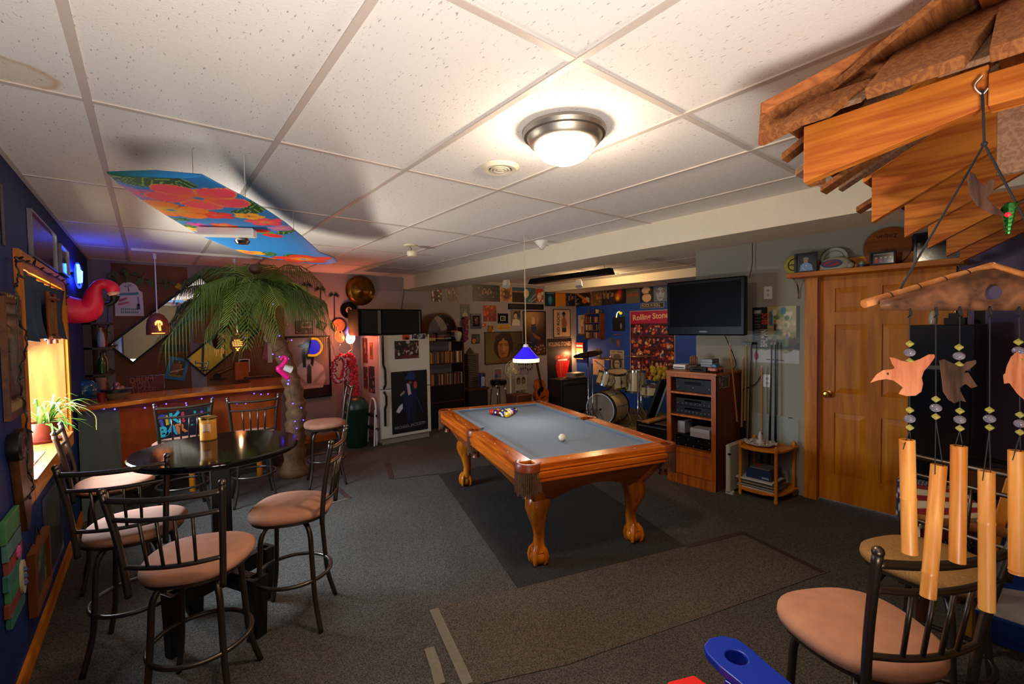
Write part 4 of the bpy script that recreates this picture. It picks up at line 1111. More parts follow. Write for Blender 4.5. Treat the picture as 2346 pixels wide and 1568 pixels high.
m.build('cord', STR, t)
# half log body with two sloping bamboo eaves
fr_, rt = -_f, CR
def prismD(pts, d0, d1, nm, mt, par, bevel=0): 
 n = len(pts); vs = [PD(x, y, d0) for x, y in pts]+[PD(x, y, d1) for x, y in pts]
 return MB().add(vs, [tuple(range(n)), tuple(range(n, 2*n))[::-1]]+[(i, (i+1) % n, n+(i+1) % n, n+i) for i in range(n)]).build(nm, mt, par, bevel=bevel)
# log: a lens section swept from left to right
rings = []
for i in range(13):
 x = 2016+i*38; top = 690-(x-2016)*(80/254) if x < 2270 else 612+(x-2270)*.32; top = min(top, 688)
 bot = 712; mid = (top+bot)/2
 R_ = []
 for a in range(12):
  an = PI*a/11; R_.append(PD(x, mid-(bot-top)/2*math.cos(an), DC-.045*math.sin(an)))
 R_ += [PD(x, bot, DC+.012), PD(x, top, DC+.012)]
 rings.append(R_)
MB().loft(rings).build('log_body', CHW, t, smooth='soft')
cc = PD(2267, 672, DC-.040)
MB().tube([cc+_f*.03, cc-_f*.012], .014, 18).build('round_hole', mat('hole_dark', '#3a2e44', .8), t)
MB().tube([PD(1979, 697), PD(2272, 611)], .0095, 12).tube([PD(2272, 611), PD(2420, 655)], .0095, 12).build('bamboo_eave', BAMX, t, smooth=True)
for f in (.2, .42, .62, .8): p, q = PD(1979, 697), PD(2272, 611); MB().tube([p.lerp(q, f-.004), p.lerp(q, f+.004)], .0105, 12).build('bamboo_node', DKW, t)
cg = glass('clear_bead', '#e8e6ff', 0, 1.4); yg = glass('yellow_bead', '#e8dc70', .05, 1.5)
yg.node_tree.nodes['Principled BSDF'].inputs['Transmission Weight'].default_value = .6
cg.node_tree.nodes['Principled BSDF'].inputs['Transmission Weight'].default_value = .85
def beads(x, y, d=DC):
 s_ = d
 for dy in (-20, 20):
  p = PD(x, y+dy, d); MB().lathe([(.0005, -.0075*s_), (.0075*s_, -.0015), (.0075*s_, .0015), (.0005, .0075*s_)], p, 8).build('glass_bead', yg, t)
 MB().ball(PD(x, y, d), .0105*s_, 16, sz=.85).build('glass_bead', cg, t, smooth='soft')
def bamboo(x0, y0, x1, y1, r, nodes, d=DC, nm='bamboo_tube'):
 a, b_ = PD(x0, y0, d), PD(x1, y1, d); ax__ = (b_-a).normalized(); s_ = ax__.orthogonal().normalized(); u_ = ax__.cross(s_)
 prf_ = [(0, 1)]+[(q, k_) for n_ in nodes for q, k_ in ((n_-.015, 1), (n_, 1.09), (n_+.012, 1))]+[(1, 1.02)]
 n = 20; rings = []
 for q, k_ in prf_: c_ = a.lerp(b_, q); rings.append([c_+(s_*math.cos(2*PI*i/n)+u_*math.sin(2*PI*i/n))*r*k_ for i in range(n)])
 for q in (1, 0): c_ = a.lerp(b_, q); rings.append([c_+(s_*math.cos(2*PI*i/n)+u_*math.sin(2*PI*i/n))*r*.72 for i in range(n)])
 rings.append([v.copy() for v in rings[0]])
 MB().loft(rings, caps=False).build(nm, BAM, t, smooth=True)
 return a
LN = [(2084, 707, 820, [(2084, 808), (2084, 960)], (2078, 1008, 2084, 1268, [.52])),
 (2144, 707, 1060, [(2144, 935)], (2151, 1066, 2126, 1368, [.82])),
 (2199, 707, 820, [(2197, 816), (2199, 962)], (2197, 1022, 2193, 1288, [])),
 (2268, 707, 1000, [(2267, 960)], (2260, 1080, 2261, 1398, [.37])),
 (2335, 707, 800, [(2333, 804), (2337, 971)], (2329, 1033, 2331, 1315, [.97]))]
for x, y, ymid, bd, (xa, ya, xb, yb, nd) in LN:
 bamboo(xa, ya, xb, yb, .0142, nd, DC+ (0 if x != 2268 else .01))
 m = MB().tube([PD(x, 700), PD(x+(bd[-1][0]-x), bd[-1][1]+26)], .0011, 5)
 e = PD(bd[-1][0], bd[-1][1]+26)
 m.tube([e, PD(xa-9, ya+(22 if x != 2199 else 2), DC-.013)], .0010, 5).tube([e, PD(xa+9, ya+3)], .0010, 5)
 m.tube([PD(x, 704, DC-.03), PD(x+4, 722, DC-.02), PD(x-3, 728, DC-.02)], .002, 5)
 m.build('string', STR, t)
 for q in bd: beads(*q)
def cut(pts, d0, d1, mt, nm='carved_bird'): return prismD(pts, d0, d1, nm, mt, t, .0015)
o = cut([(1993, 878), (2008, 858), (2024, 848), (2045, 846), (2050, 843), (2044, 835), (2037, 818), (2052, 821), (2066, 827), (2086, 830), (2107, 823), (2128, 812), (2141, 812), (2142, 819), (2131, 835), (2117, 851), (2112, 866), (2115, 880), (2111, 898), (2098, 907), (2077, 908), (2058, 903), (2065, 892), (2069, 889), (2058, 880), (2046, 872), (2030, 869), (2011, 872)], DC-.006, DC+.006, CLAY)
MB().ball(PD(2034, 857, DC-.007), .0022, 8).build('bird_eye', STR, o)
cut([(2151, 826), (2163, 823), (2178, 830), (2197, 840), (2215, 829), (2236, 825), (2237, 833), (2226, 843), (2212, 850), (2210, 855), (2218, 853), (2228, 868), (2240, 886), (2225, 890), (2212, 880), (2198, 890), (2205, 905), (2214, 922), (2200, 918), (2186, 925), (2172, 916), (2160, 898), (2157, 870)], DC-.005, DC+.016, DKW)
cut([(2306, 840), (2316, 818), (2330, 806), (2352, 812), (2380, 830), (2372, 860), (2352, 895), (2352, 922), (2330, 902), (2312, 878), (2300, 880), (2298, 860), (2303, 855)], DC-.006, DC+.010, CLAY)
# dark bird ornament and green beaded bug on the cords above
o = prismD([(2216, 412), (2222, 392), (2234, 400), (2243, 418), (2256, 425), (2270, 408), (2282, 413), (2275, 440), (2262, 452), (2275, 470), (2300, 488), (2335, 500), (2310, 497), (2270, 490), (2240, 474), (2222, 450)], ddep-.10, ddep-.075, 'carved_bird', DKW, t, .002)
m = MB(); 
for i in range(7): p = PD(2312-i*.5, 478+i*9, ddep-.1); m.ball(p, .012-.0012*i, 8, sz=1.1, sx=.8)
m.tube([PD(2312, 480, ddep-.1), PD(2332, 465, ddep-.1)], .004, 6)
t2 = m.build('beaded_ornament', mat('green_glitter', '#1f5a1c', .15, .6, noise=.6, nscale=300))
tag(t2, 'small green glittering beaded ornament clipped to the chime cords', 'ornament')
MB().ball(PD(2309, 492, ddep-.112), .005, 8).build('red_bead', emit('red_bead', '#d01020', .6), t2)

# ================================================================ right foreground and behind it
PBLU = mat('royal_blue_plastic', '#0a2fa8', .35); PRED = mat('red_plastic', '#e2180c', .4)
zA = .56
def arm_chair(nm, lb, pxs, hole, m_):
 P = [PX(x, y, 'z', zA) for x, y in pxs]
 lo = min(P, key=lambda v: v.z)
 t = thing(nm, lb, 'chair', (sum(p.x for p in P)/len(P), sum(p.y for p in P)/len(P), 0))
 cx, cy_ = sum(p.x for p in P)/len(P), sum(p.y for p in P)/len(P)
 return t, P
pxs = [(1612, 1478), (1625, 1462), (1655, 1456), (1690, 1464), (1722, 1487), (1770, 1530), (1830, 1580), (1900, 1650), (1800, 1700), (1735, 1600), (1690, 1560), (1650, 1528), (1618, 1495)]
t, P = arm_chair('adirondack_chair', 'royal blue plastic garden chair whose arm with cup hole enters at the bottom edge', pxs, 1, PBLU)
hc = PX(1687, 1506, 'z', zA); hr = abs((PX(1713, 1506, 'z', zA)-hc).length)*1.0
# resample outline to 48 points by angle round the hole
def ray_hit(P2, c_, an):
 d = (math.cos(an), math.sin(an)); best = None
 for i in range(len(P2)):
  a, b_ = P2[i], P2[(i+1) % len(P2)]; ex, ey = b_[0]-a[0], b_[1]-a[1]
  den = d[0]*ey-d[1]*ex
  if abs(den) < 1e-9: continue
  tt = ((a[0]-c_[0])*ey-(a[1]-c_[1])*ex)/den; uu = ((a[0]-c_[0])*d[1]-(a[1]-c_[1])*d[0])/den
  if tt > 0 and -1e-6 <= uu <= 1+1e-6 and (best is None or tt < best): best = tt
 return (c_[0]+d[0]*best, c_[1]+d[1]*best)
P2 = [(p.x, p.y) for p in P]; O_ = [ray_hit(P2, (hc.x, hc.y), 2*PI*i/64) for i in range(64)]
MB().ring(O_, circ(hc.x, hc.y, hr*.92, n=64), zA-.025, zA).build('arm', PBLU, t, bevel=.004)
MB().ring(circ(hc.x, hc.y, hr*1.02, n=32), circ(hc.x, hc.y, hr*.93, n=32), zA-.05, zA-.02).build('cup_ring', PBLU, t)
pl = PX(1690, 1560, 'z', zA-.03); pl2 = PX(1860, 1640, 'z', zA-.03)
MB().box(pl.x-.035, pl.y-.02, 0, pl.x+.03, pl.y+.025, zA-.026).build('front_leg', PBLU, t, bevel=.004)
MB().box(pl2.x-.05, pl2.y-.06, 0, pl2.x+.0, pl2.y-.02, zA-.026).build('rear_leg', PBLU, t, bevel=.004)
P = [PX(x, y, 'z', .5) for x, y in ((1528, 1562), (1590, 1546), (1632, 1575), (1660, 1640), (1560, 1660))]
t = thing('low_stool', 'bright red plastic low table just showing at the bottom edge', 'table', (P[0].x, P[0].y, 0))
MB().prism([(p.x, p.y) for p in P], .47, .50).build('top', PRED, t, bevel=.006)
cx, cy_ = sum(p.x for p in P)/5, sum(p.y for p in P)/5
for p in (P[0], P[2], P[4], P[3]): q = Vector((cx, cy_, 0)).lerp(Vector((p.x, p.y, 0)), .8); MB().box(q.x-.012, q.y-.012, 0, q.x+.012, q.y+.012, .47).build('leg', PRED, t)
# second stool with woven seat behind the big one
c2 = PX(2125, 1283, 'z', .64)
s = copy_tree(proto); s.location = (c2.x+.02, c2.y+.0, 0); s.rotation_euler = (0, 0, math.radians(75)); tag(s, 'stool with woven tan seat directly behind the large lower right stool', 'bar stool', None)
WOV = mat('woven_tan_seat', '#9a7038', .8, noise=.3, nscale=160, bump=.6, bscale=220)
for ch in s.children:
 if ch.name.startswith('seat') and not ch.name.startswith('seat_base'):
  ch.data = ch.data.copy(); ch.data.materials.clear(); ch.data.materials.append(WOV)
# black cabinet between the door and the purple wall
t = thing('black_cabinet', 'tall glossy black cabinet standing in front of the right half of the door', 'cabinet', (4.2, .57, 0))
MB().box(3.95, .405, .0, 4.55, .715, 1.575).build('body', mat('black_laminate', '#0a0a0b', .25), t, bevel=.004)
MB().box(3.94, .42, .05, 3.95, .70, 1.28).build('door', mat('black_door', '#0c0c0d', .2), t)
MB().box(3.938, .42, 1.29, 3.95, .70, 1.315).build('grey_strip', mat('grey_strip', '#4a4a48', .4), t)
b_ = PX(2137, 770, 'x', 4.1)
t = thing('bottle', 'small clear bottle with pale cap on top of the black cabinet', 'bottle', (4.1, b_.y, 1.576))
MB().lathe([(.0005, 1.577), (.022, 1.58), (.024, 1.62), (.02, 1.65), (.009, 1.67), (.009, 1.69), (.0005, 1.691)], (4.1, b_.y, 0), 16).build('body', mat('pale_bottle', '#b8ae90', .2), t, smooth=True)
p = PX(2188, 770, 'x', 4.15)
t = thing('trophy', 'gold topped black trophy on the cabinet beside the bottle', 'trophy', (4.15, p.y, 1.576))
MB().box(4.11, p.y-.05, 1.576, 4.19, p.y+.05, 1.62).box(4.125, p.y-.03, 1.62, 4.175, p.y+.03, 1.65).build('base', BLACK, t)
MB().lathe([(.006, 1.65), (.006, 1.70), (.014, 1.73), (.004, 1.77), (.0005, 1.775)], (4.15, p.y+.0, 0), 12).build('figure', BRASS, t, smooth=True)
p0, p1 = PX(2203, 695, 'x', 4.3), PX(2215, 790, 'x', 4.3)
o = MB().box(4.29, p0.y-.03, 1.576, 4.31, p0.y+.012, 1.86).build('upright_board', OAK); tag(o, 'upright strip of orange wood standing on the black cabinet', 'board')
o = MB().box(4.34, .40, 1.576, 4.36, .45, 1.84).build('gold_rimmed_frame', BLACK); tag(o, 'narrow black framed panel at the right end of the cabinet top', 'frame')
# flag cloth over a small table
t = thing('side_table', 'small dark wooden table under the flag pattern cloth', 'table', (3.2, .62, 0))
tp = [PX(x, y, 'z', .655) for x, y in ((2062, 1088), (2200, 1115), (2265, 1175), (2110, 1190))]
DWD = wood('dark_brown_wood', '#2a160c', '#4a2a16', 'z', 8, .1, .4)
MB().prism([(p.x, p.y) for p in tp], .62, .645).build('top', DWD, t)
cx, cy_ = sum(p.x for p in tp)/4, sum(p.y for p in tp)/4
for p in tp: q = Vector((cx, cy_, 0)).lerp(Vector((p.x, p.y, 0)), .86); MB().box(q.x-.022, q.y-.022, 0, q.x+.022, q.y+.022, .62).build('leg', DWD, t)
def flagcol(u, v):
 if v > .86 or v < .10 or u < .04: 
  s_ = (math.sin(u*120)*math.sin(v*90)) > .55
  return '#c8c4b8' if s_ else '#1c2444'
 return '#8c1420' if int(v*9) % 2 else '#d8c8a8'
vs = []; fs = []; cs = []; nu, nv = 90, 60
A_, B_, C_, D_ = [Vector((p.x, p.y, .648)) for p in tp]
for j in range(nv+1):
 for i in range(nu+1):
  u, v = i/nu, j/nv
  uu = (u-.12)/.88; vv = (v-.0)/.72
  p = A_.lerp(B_, max(0, uu)).lerp(D_.lerp(C_, max(0, uu)), min(1, vv))
  dz_ = 0; 
  if uu < 0: dz_ += -uu*1.7; p = p+(A_-B_).normalized()*(.012+.012*math.sin(v*25))
  if vv > 1: dz_ += (vv-1)*.42; p = p+(D_-A_).normalized()*(.015+.014*math.sin(u*38)*(vv-1)*3)
  vs.append(p-Vector((0, 0, dz_))); cs.append(lin(flagcol(u, 1-v)))
for j in range(nv):
 for i in range(nu): a = j*(nu+1)+i; fs.append((a, a+1, a+nu+2, a+nu+1))
me = bpy.data.meshes.new('flag_cloth'); off = (A_+C_)/2; off.z = .4
me.from_pydata([tuple(v-off) for v in vs], [], fs); at = me.color_attributes.new('paint', 'FLOAT_COLOR', 'POINT')
a4 = np.ones((len(vs), 4)); a4[:, :3] = np.array(cs); at.data.foreach_set('color', a4.ravel())
me.materials.append(vcol_mat('printed_cloth', .85)); o = bpy.data.objects.new('flag_cloth', me); COL.objects.link(o); o.location = off
md = o.modifiers.new('s', 'SOLIDIFY'); md.thickness = .003; md.offset = 1
tag(o, 'red and white striped cloth with starred dark blue border draped over the small table', 'tablecloth')
# wood framed canvas chair
t = thing('canvas_chair', 'wood framed folding chair with blue and white canvas at the right edge', 'chair', (3.35, .2, 0))
a, b_ = PX(2214, 1453, 'z', .0), PX(2322, 1105, 'y', .26)
a = Vector((3.28, .36, .0)); a = PX(2214, 1450, 'z', 0.02)
MB().beam((a.x, a.y, .02), tuple(PX(2325, 1085, 'x', a.x+.05)), .045, .075, up=(1, 0, 0)).build('leg', wood('orange_pine', '#a85c10', '#cf8426', 'z', 7, .1, .4), t, bevel=.004)
a2 = Vector((a.x+.02, a.y-.62, .02)); MB().beam(a2, (a.x+.07, a.y-.78, .80), .045, .075, up=(1, 0, 0)).build('leg', MATS['orange_pine'], t, bevel=.004)
CB, CW = mat('blue_canvas', '#0c46a8', .8), mat('white_canvas', '#b8b4ac', .8)
def sling(pa, pb, pc2, pd_, nm, m_): return MB().add([pa, pb, pc2, pd_]+[Vector(q)+Vector((-.0, 0, -.012)) for q in (pa, pb, pc2, pd_)], [(0, 1, 2, 3), (7, 6, 5, 4), (0, 4, 5, 1), (1, 5, 6, 2), (2, 6, 7, 3), (3, 7, 4, 0)]).build(nm, m_, t)
def cx3(x, y, dd): return PD(x, y, dd)
sling(cx3(2268, 1210, 2.42), cx3(2420, 1200, 2.35), cx3(2440, 1370, 2.2), cx3(2262, 1342, 2.25), 'blue_canvas', CB)
sling(cx3(2262, 1342, 2.25), cx3(2440, 1370, 2.2), cx3(2460, 1470, 2.05), cx3(2234, 1395, 2.1), 'white_canvas', CW)
sling(cx3(2234, 1397, 2.1), cx3(2460, 1472, 2.05), cx3(2450, 1530, 2.12), cx3(2262, 1462, 2.2), 'blue_canvas', CB)
MB().tube([cx3(2262, 1440, 2.22), cx3(2450, 1490, 2.15)], .018, 12).build('crossbar', MATS['orange_pine'], t)
MB().tube([cx3(2090, 1187, 2.15), cx3(2420, 1240, 2.15)], .0225, 14).build('bamboo_arm', BAMX, t, smooth=True)
for x in (2240, 2390): q = cx3(x, 1205+(x-2240)*.15, 2.15); MB().tube([q, (q.x, q.y, .0)], .014, 10).build('leg', DWD, t)
MB().tube([cx3(2390, 1230, 2.15), cx3(2450, 1300, 2.2)], .012, 8).build('bamboo_brace', BAMX, t)
# dark metal chair behind
t = thing('metal_chair', 'dark metal chair with brown padded back, behind the canvas chair', 'chair', (3.5, .2, 0))
pa, pb = cx3(2172, 1050, 2.6), cx3(2330, 1068, 2.5)
MB().tube(bez([pa, pa.lerp(pb, .5)+Vector((0, 0, .02)), pb]), .013, 10).build('top_rail', BMET, t)
MB().tube([cx3(2155, 1128, 2.6), cx3(2330, 1146, 2.5)], .012, 10).build('lower_rail', BMET, t)
q = MB().add([cx3(2205, 1066, 2.6), cx3(2325, 1078, 2.53), cx3(2318, 1138, 2.53), cx3(2195, 1126, 2.6)]+[cx3(2205, 1066, 2.63), cx3(2325, 1078, 2.56), cx3(2318, 1138, 2.56), cx3(2195, 1126, 2.63)], [(0, 1, 2, 3), (7, 6, 5, 4), (0, 4, 5, 1), (1, 5, 6, 2), (2, 6, 7, 3), (3, 7, 4, 0)]); q.build('back_pad', mat('brown_vinyl', '#5a3420', .5), t)
for (x, y, d) in ((2200, 1055, 2.6), (2325, 1068, 2.5)): p = cx3(x, y, d); MB().tube([p, (p.x+.04, p.y+.0, .0)], .012, 8).build('post', BMET, t)
sc = cx3(2290, 1168, 2.75)
MB().box(sc.x-.16, sc.y-.28, .42, sc.x+.2, sc.y+.06, .46).build('seat', MATS['brown_vinyl'], t, bevel=.01)
for dx, dy in ((-.14, -.26), (.18, -.26), (.18, .04), (-.14, .04)): MB().tube([(sc.x+dx, sc.y+dy, .42), (sc.x+dx*1.1, sc.y+dy*1.1, 0)], .011, 8).build('leg', BMET, t)
# ================================================================ left wall
NAVY = mat('navy_curtain', '#1c3550', .85, noise=.15, nscale=8)
BRN = wood('brown_frame_wood', '#3a2010', '#6a3c1c', 'y', 9, .1, .4); BRNZ = wood('brown_frame_wood_z', '#3a2010', '#6a3c1c', 'z', 9, .1, .4)
# curtain valance hung inside the window opening
vs = []; fs = []; nu, nv = 60, 6
for j in range(nv+1):
 for i in range(nu+1):
  u, v = i/nu, j/nv; y = lerp(wy0+.0, wy1-.0, u)
  top = 1.935-.02*math.sin(PI*u)
  vs.append((X0+.012+.012*math.sin(u*38)*(1-.5*v)-.02*math.sin(PI*v), y, lerp(1.575+.008*math.sin(u*23), top, v)))
for j in range(nv):
 for i in range(nu): a = j*(nu+1)+i; fs.append((a, a+1, a+nu+2, a+nu+1))
o = MB().add(vs, fs).build('valance_curtain', NAVY, smooth='soft'); o.modifiers.new('s', 'SOLIDIFY').thickness = .004
tag(o, 'short dark blue curtain covering the top half of the window', 'curtain')
# little hanging rustic frame in front of the curtain
M = wframe(WALL['L'][0], WALL['L'][1], WALL['L'][2], 4.05, 1.71, 0, .03)
t = thing('twig_frame', 'small rustic twig framed sign hanging in front of the dark blue curtain', 'sign', M @ Vector((0, -.13, 0)))
TWG = wood('twig', '#5a2c14', '#8a4a20', 'z', 14, .1, .6)
for sx in (-1, 1): MB().tube([M @ Vector((sx*.12, -.16, 0)), M @ Vector((sx*.125, .16, 0))], .011, 8).build('twig', TWG, t)
for sy in (-1, 1): MB().tube([M @ Vector((-.17, sy*.12, .01)), M @ Vector((.17, sy*.125, .01))], .011, 8).build('twig', TWG, t)
paint_mesh('panel', .2, .2, ['#7a5420', ('s', 22, .05, ['#4a2c10', '#2a1808', '#9a7030'])], M, .006, None, t)
MB().tube([M @ Vector((0, .13, 0)), M @ Vector((0, .23, .0))], .0015, 4).build('string', STR, t)
# frames
def frameL(pxl, lb, shapes, nm='picture_frame', cat='picture', fm=None, fw=.02, th=.02, texts=(), **k):
 return pic('L', pxl, shapes, lb, nm, cat, frame=fm or MATS['brown_frame_wood'], fw=fw, th=th, texts=texts, **k)
frameL((0, 685, 41, 960), 'large matted picture in a dark frame at the left edge, beside the window', ['#8a7c66', ('r', .2, .12, .9, .9, '#2c2018'), ('r', .25, .16, .85, .86, '#5c564c'), ('e', .55, .5, .2, .25, '#7d776a'), ('r', .05, .02, .95, .09, '#b09870')], glassy=True, fw=.025)
o = pic('L', (0, 675, 40, 692), ['#4a3220'], 'carved wooden name board above the large matted picture', 'carved_sign', 'sign', texts=[('HY KEE', .5, .5, .55, '#b09060', .9)], th=.05)
pic('L', (0, 425, 6, 560), ['#2a1c14', ('n', .4, 8)], 'dark narrow wall hanging at the left edge, high above the picture', 'wall_hanging', 'wall hanging', th=.02)
M = wframe(WALL['L'][0], WALL['L'][1], WALL['L'][2], 4.06, 2.155, 0, .03)
frameL((63, 510, 121, 605), 'tall silver edged poster frame above the window', ['#26222c', ('g', '#3a2e38', 0, 1, 1, 0), ('s', 30, .04, ['#3f3648', '#1c1a22']), ('l', [(.3, .1), (.35, .8)], .02, '#55505c'), ('l', [(.6, .1), (.55, .9)], .02, '#4a4652')], fm=mat('silver_frame', '#9a98a0', .3, .9), fw=.012, glassy=True)
frameL((133, 568, 151, 630), 'small picture high on the blue wall between window and neon sign', ['#2a2e44', ('r', .1, .55, .9, .9, '#4a4a58'), ('s', 14, .08, ['#6a5a50', '#22253a', '#48507a'])], fm=mat('silver_frame'), fw=.01, glassy=True)
# round clock, wooden long clock, coloured beach sign, hanging frame, glass etched panel
c = wpt('L', 20, 1028)
M = wframe(WALL['L'][0], WALL['L'][1], WALL['L'][2], 2.95, 1.11, 0, 0)
t = thing('porthole_mirror', 'black round deep rimmed porthole ornament below the large matted picture', 'wall ornament', M @ Vector((0, -.11, 0)))
MB().lathe([(.06, 0), (.064, .012), (.064, .04), (.054, .05), (.046, .04), (.042, .02), (.0005, .02)], (X0, 2.95, 1.11), 36, 'x').build('rim', mat('dark_iron', '#15110f', .4), t, smooth=True)
MB().lathe([(.047, .043), (.050, .047), (.053, .044)], (X0, 2.95, 1.11), 36, 'x').build('copper_ring', mat('copper', '#7a4a38', .35, .8), t, smooth=True)
a, b_ = wpt('L', 40, 1065), wpt('L', 42, 1190)
M = wframe(WALL['L'][0], WALL['L'][1], WALL['L'][2], 3.10, .91, 0, .002)
pts = [(-.16, .14), (-.17, .22), (0, .26), (.15, .22), (.17, .10), (.12, -.04), (.02, -.20), (-.04, -.22), (-.10, -.06)]
o = MB().prism(pts, 0, .03, M).build('driftwood_plaque', BRNZ); tag(o, 'pointed dark driftwood plaque hanging just left of the window corner', 'plaque')
t = thing('beach_sign', 'stacked coloured wooden slat beach sign at the left edge below the porthole', 'sign', (X0, 2.84, .36))
sl_ = [('#3f7a4a', .80, .10, 0), ('#4c7a74', .72, .09, .01), ('#8e3c28', .655, .07, .02), ('#2f6a62', .59, .07, .0), ('#3a7a50', .53, .06, .02), ('#7a3a28', .475, .06, 0), ('#2c6458', .42, .06, .02)]
for i, (cc_, z, hh, dy) in enumerate(sl_):
 MB().box(X0+.002, 2.72+dy, z-hh/2, X0+.022, 2.97+dy, z+hh/2-.004).build('slat', mat('slat_paint_%s' % cc_[1:], cc_, .7, noise=.2, nscale=20), t, bevel=.003)
o = MB().prism(circ(2.93, .53, .045, .075), 0, .01, Matrix(((0, 0, 1, X0+.023), (1, 0, 0, 0), (0, 1, 0, 0), (0, 0, 0, 1)))).build('shell_ornament', mat('cream_shell', '#b8ac8c', .6), t)
for dz in (-.03, 0, .03): MB().ball((X0+.034, 2.93, .53+dz), .012, 8).build('blue_dot', mat('blue_dot', '#2c4a8a', .5), o)
MB().ball((X0+.026, 2.88, .66), .03, 10, sx=.3).build('pink_flower', mat('pink_flower_paint', '#c8508a', .6), t)
pf_ = frameL((60, 1235, 101, 1385), 'small painting in an orange brown wood frame hanging from a cord, low under the window', ['#3a4a30', ('s', 30, .06, ['#5a6a3c', '#7a3c1c', '#2a3420', '#8a8a50']), ('r', .3, .1, .5, .5, '#6a2c18')], fm=mat('framewood_orange', '#8a4a1a', .5), fw=.035, th=.03)
M = wframe(WALL['L'][0], WALL['L'][1], WALL['L'][2], 3.40, .52, 0, .01)
o = MB().tube([M @ Vector((-.1, -.02, 0)), M @ Vector((0, .09, 0)), M @ Vector((.1, -.02, 0))], .003, 5).build('hanging_cord', STR, pf_)
frameL((98, 1110, 138, 1310), 'tall glass panel with etched orange fish, low under the window', ['#33425a', ('g', '#202c44', .5, 1, .5, 0), ('e', .5, .62, .16, .22, '#6a4a2a', .4), ('p', [(.4, .75), (.62, .82), (.6, .9), (.45, .85)], '#6a4a2a'), ('l', [(.5, .1), (.5, .45)], .04, '#3c5a4a'), ('n', .2, 9)], fm=mat('silver_frame'), fw=.006, th=.012, glassy=True)
# neon sign
NEON = emit('blue_neon_tube', '#2a58ff', 22)
M = wframe(WALL['L'][0], WALL['L'][1], WALL['L'][2], 5.55, 2.10, 0, 0)
nc = wpt('L', 178, 632); ny, nz_ = 5.62, 2.155
ny = PX(178, 632, 'x', X0+.03).y; nz_ = PX(178, 632, 'x', X0+.03).z
t = thing('neon_sign', 'glowing blue oval neon sign on the blue wall near the corner', 'neon sign', (X0+.03, ny, nz_-.14))
MB().tube([(X0+.035, ny+.22*math.cos(a), nz_+.105*math.sin(a)) for a in [2*PI*i/40 for i in range(40)]], .008, 8, closed=True).build('oval_tube', emit('blue_neon_tube'.replace('tube', 'oval'), '#1428ff', 6), t)
m = MB()
m.tube([(X0+.05, ny-.14, nz_+.06), (X0+.05, ny-.14, nz_-.06)], .009, 8).tube([(X0+.05, ny-.14, nz_-.06), (X0+.05, ny-.05, nz_-.06)], .009, 8)
m.build('letter_tube', NEON, t)
MB().tube([(X0+.05, ny, nz_+.05), (X0+.05, ny+.05, nz_-.05), (X0+.05, ny+.10, nz_+.05)], .007, 8).build('letter_tube', NEON, t)
MB().tube([(X0+.05, ny-.19, nz_+.08), (X0+.05, ny-.17, nz_-.08)], .010, 8).build('letter_tube', NEON, t)
MB().box(X0, ny-.2, nz_-.012, X0+.03, ny+.2, nz_+.012).build('support_bar', BLACK, t)
point('neon_glow', (X0+.06, ny, nz_+.02), .01, .9, (.08, .10, 1))
# flamingo inflatable
PINK = mat('hot_pink_vinyl', '#e81c4c', .4); 
py = 5.1
def fp(x, y): 
 p = PX(x, y, 'y', py); return Vector((p.x, py, p.z))
t = thing('flamingo', 'bright pink inflatable flamingo with curved neck beside the white sign', 'inflatable flamingo', fp(200, 740))
pts = [fp(140, 708), fp(170, 712), fp(200, 712), fp(212, 695), fp(214, 675), (fp(222, 657)), fp(238, 650), fp(255, 657), fp(262, 670)]
pp = bez(pts, 6); n = len(pp)
def rad(i):
 f = i/(n-1); return .118*(1-f/.28)+.088*(f/.28) if f < .28 else max(.040, .088-.15*(f-.28)) if f < .8 else .040+.006*math.sin((f-.8)*15)
MB().tube([p+Vector((-.02*0, 0, 0)) for p in pp], .05, 20, rr=[rad(i)*(1 if i > 0 else .6) for i in range(n)]).build('body_and_neck', PINK, t, smooth='soft')
MB().tube([fp(258, 668), fp(264, 677)], .04, 16, rr=[.042, .036]).build('pale_beak_base', mat('pale_pink', '#d8a890', .4), t, smooth='soft')
MB().tube(bez([fp(263, 678), fp(262, 686), fp(254, 695), fp(240, 698)], 4), .03, 14, rr=[lerp(.036, .012, i/12) for i in range(13)]).build('black_beak', BLACK, t, smooth='soft')
e = fp(256, 663); MB().ball((e.x, py-.037, e.z), .006, 8).build('eye', BLACK, t)
# potted spider plant on the sill
pc_ = PX(100, 1022, 'z', wz0+.022); pc_ = Vector((-.585, 4.02, wz0+.02))
pc_.y = PX(100, 985, 'x', pc_.x).y
TERRA = mat('terracotta_glazed', '#7a2c1c', .45, noise=.1)
t = thing('potted_plant', 'spider plant with long striped leaves in a dark red pot on the window sill', 'plant', pc_)
MB().lathe([(.0005, pc_.z), (.055, pc_.z), (.075, pc_.z+.10), (.08, pc_.z+.135), (.07, pc_.z+.135), (.066, pc_.z+.12), (.0005, pc_.z+.12)], (pc_.x, pc_.y, 0), 28).build('pot', TERRA, t, smooth=True)
MB().lathe([(.0005, pc_.z-.0005), (.085, pc_.z), (.10, pc_.z+.018), (.092, pc_.z+.018), (.08, pc_.z+.006), (.0005, pc_.z+.005)], (pc_.x, pc_.y, 0), 28).build('saucer', TERRA, t, smooth=True)
LG = mat('leaf_green', '#5f8f28', .5); LY = mat('leaf_yellow_green', '#b8b868', .5); LGD = mat('leaf_deep_green', '#3c6a1c', .5)
for m_ in (LG, LY, LGD): m_.node_tree.nodes['Principled BSDF'].inputs['Subsurface Weight'].default_value = .0
rn = random.Random(11)
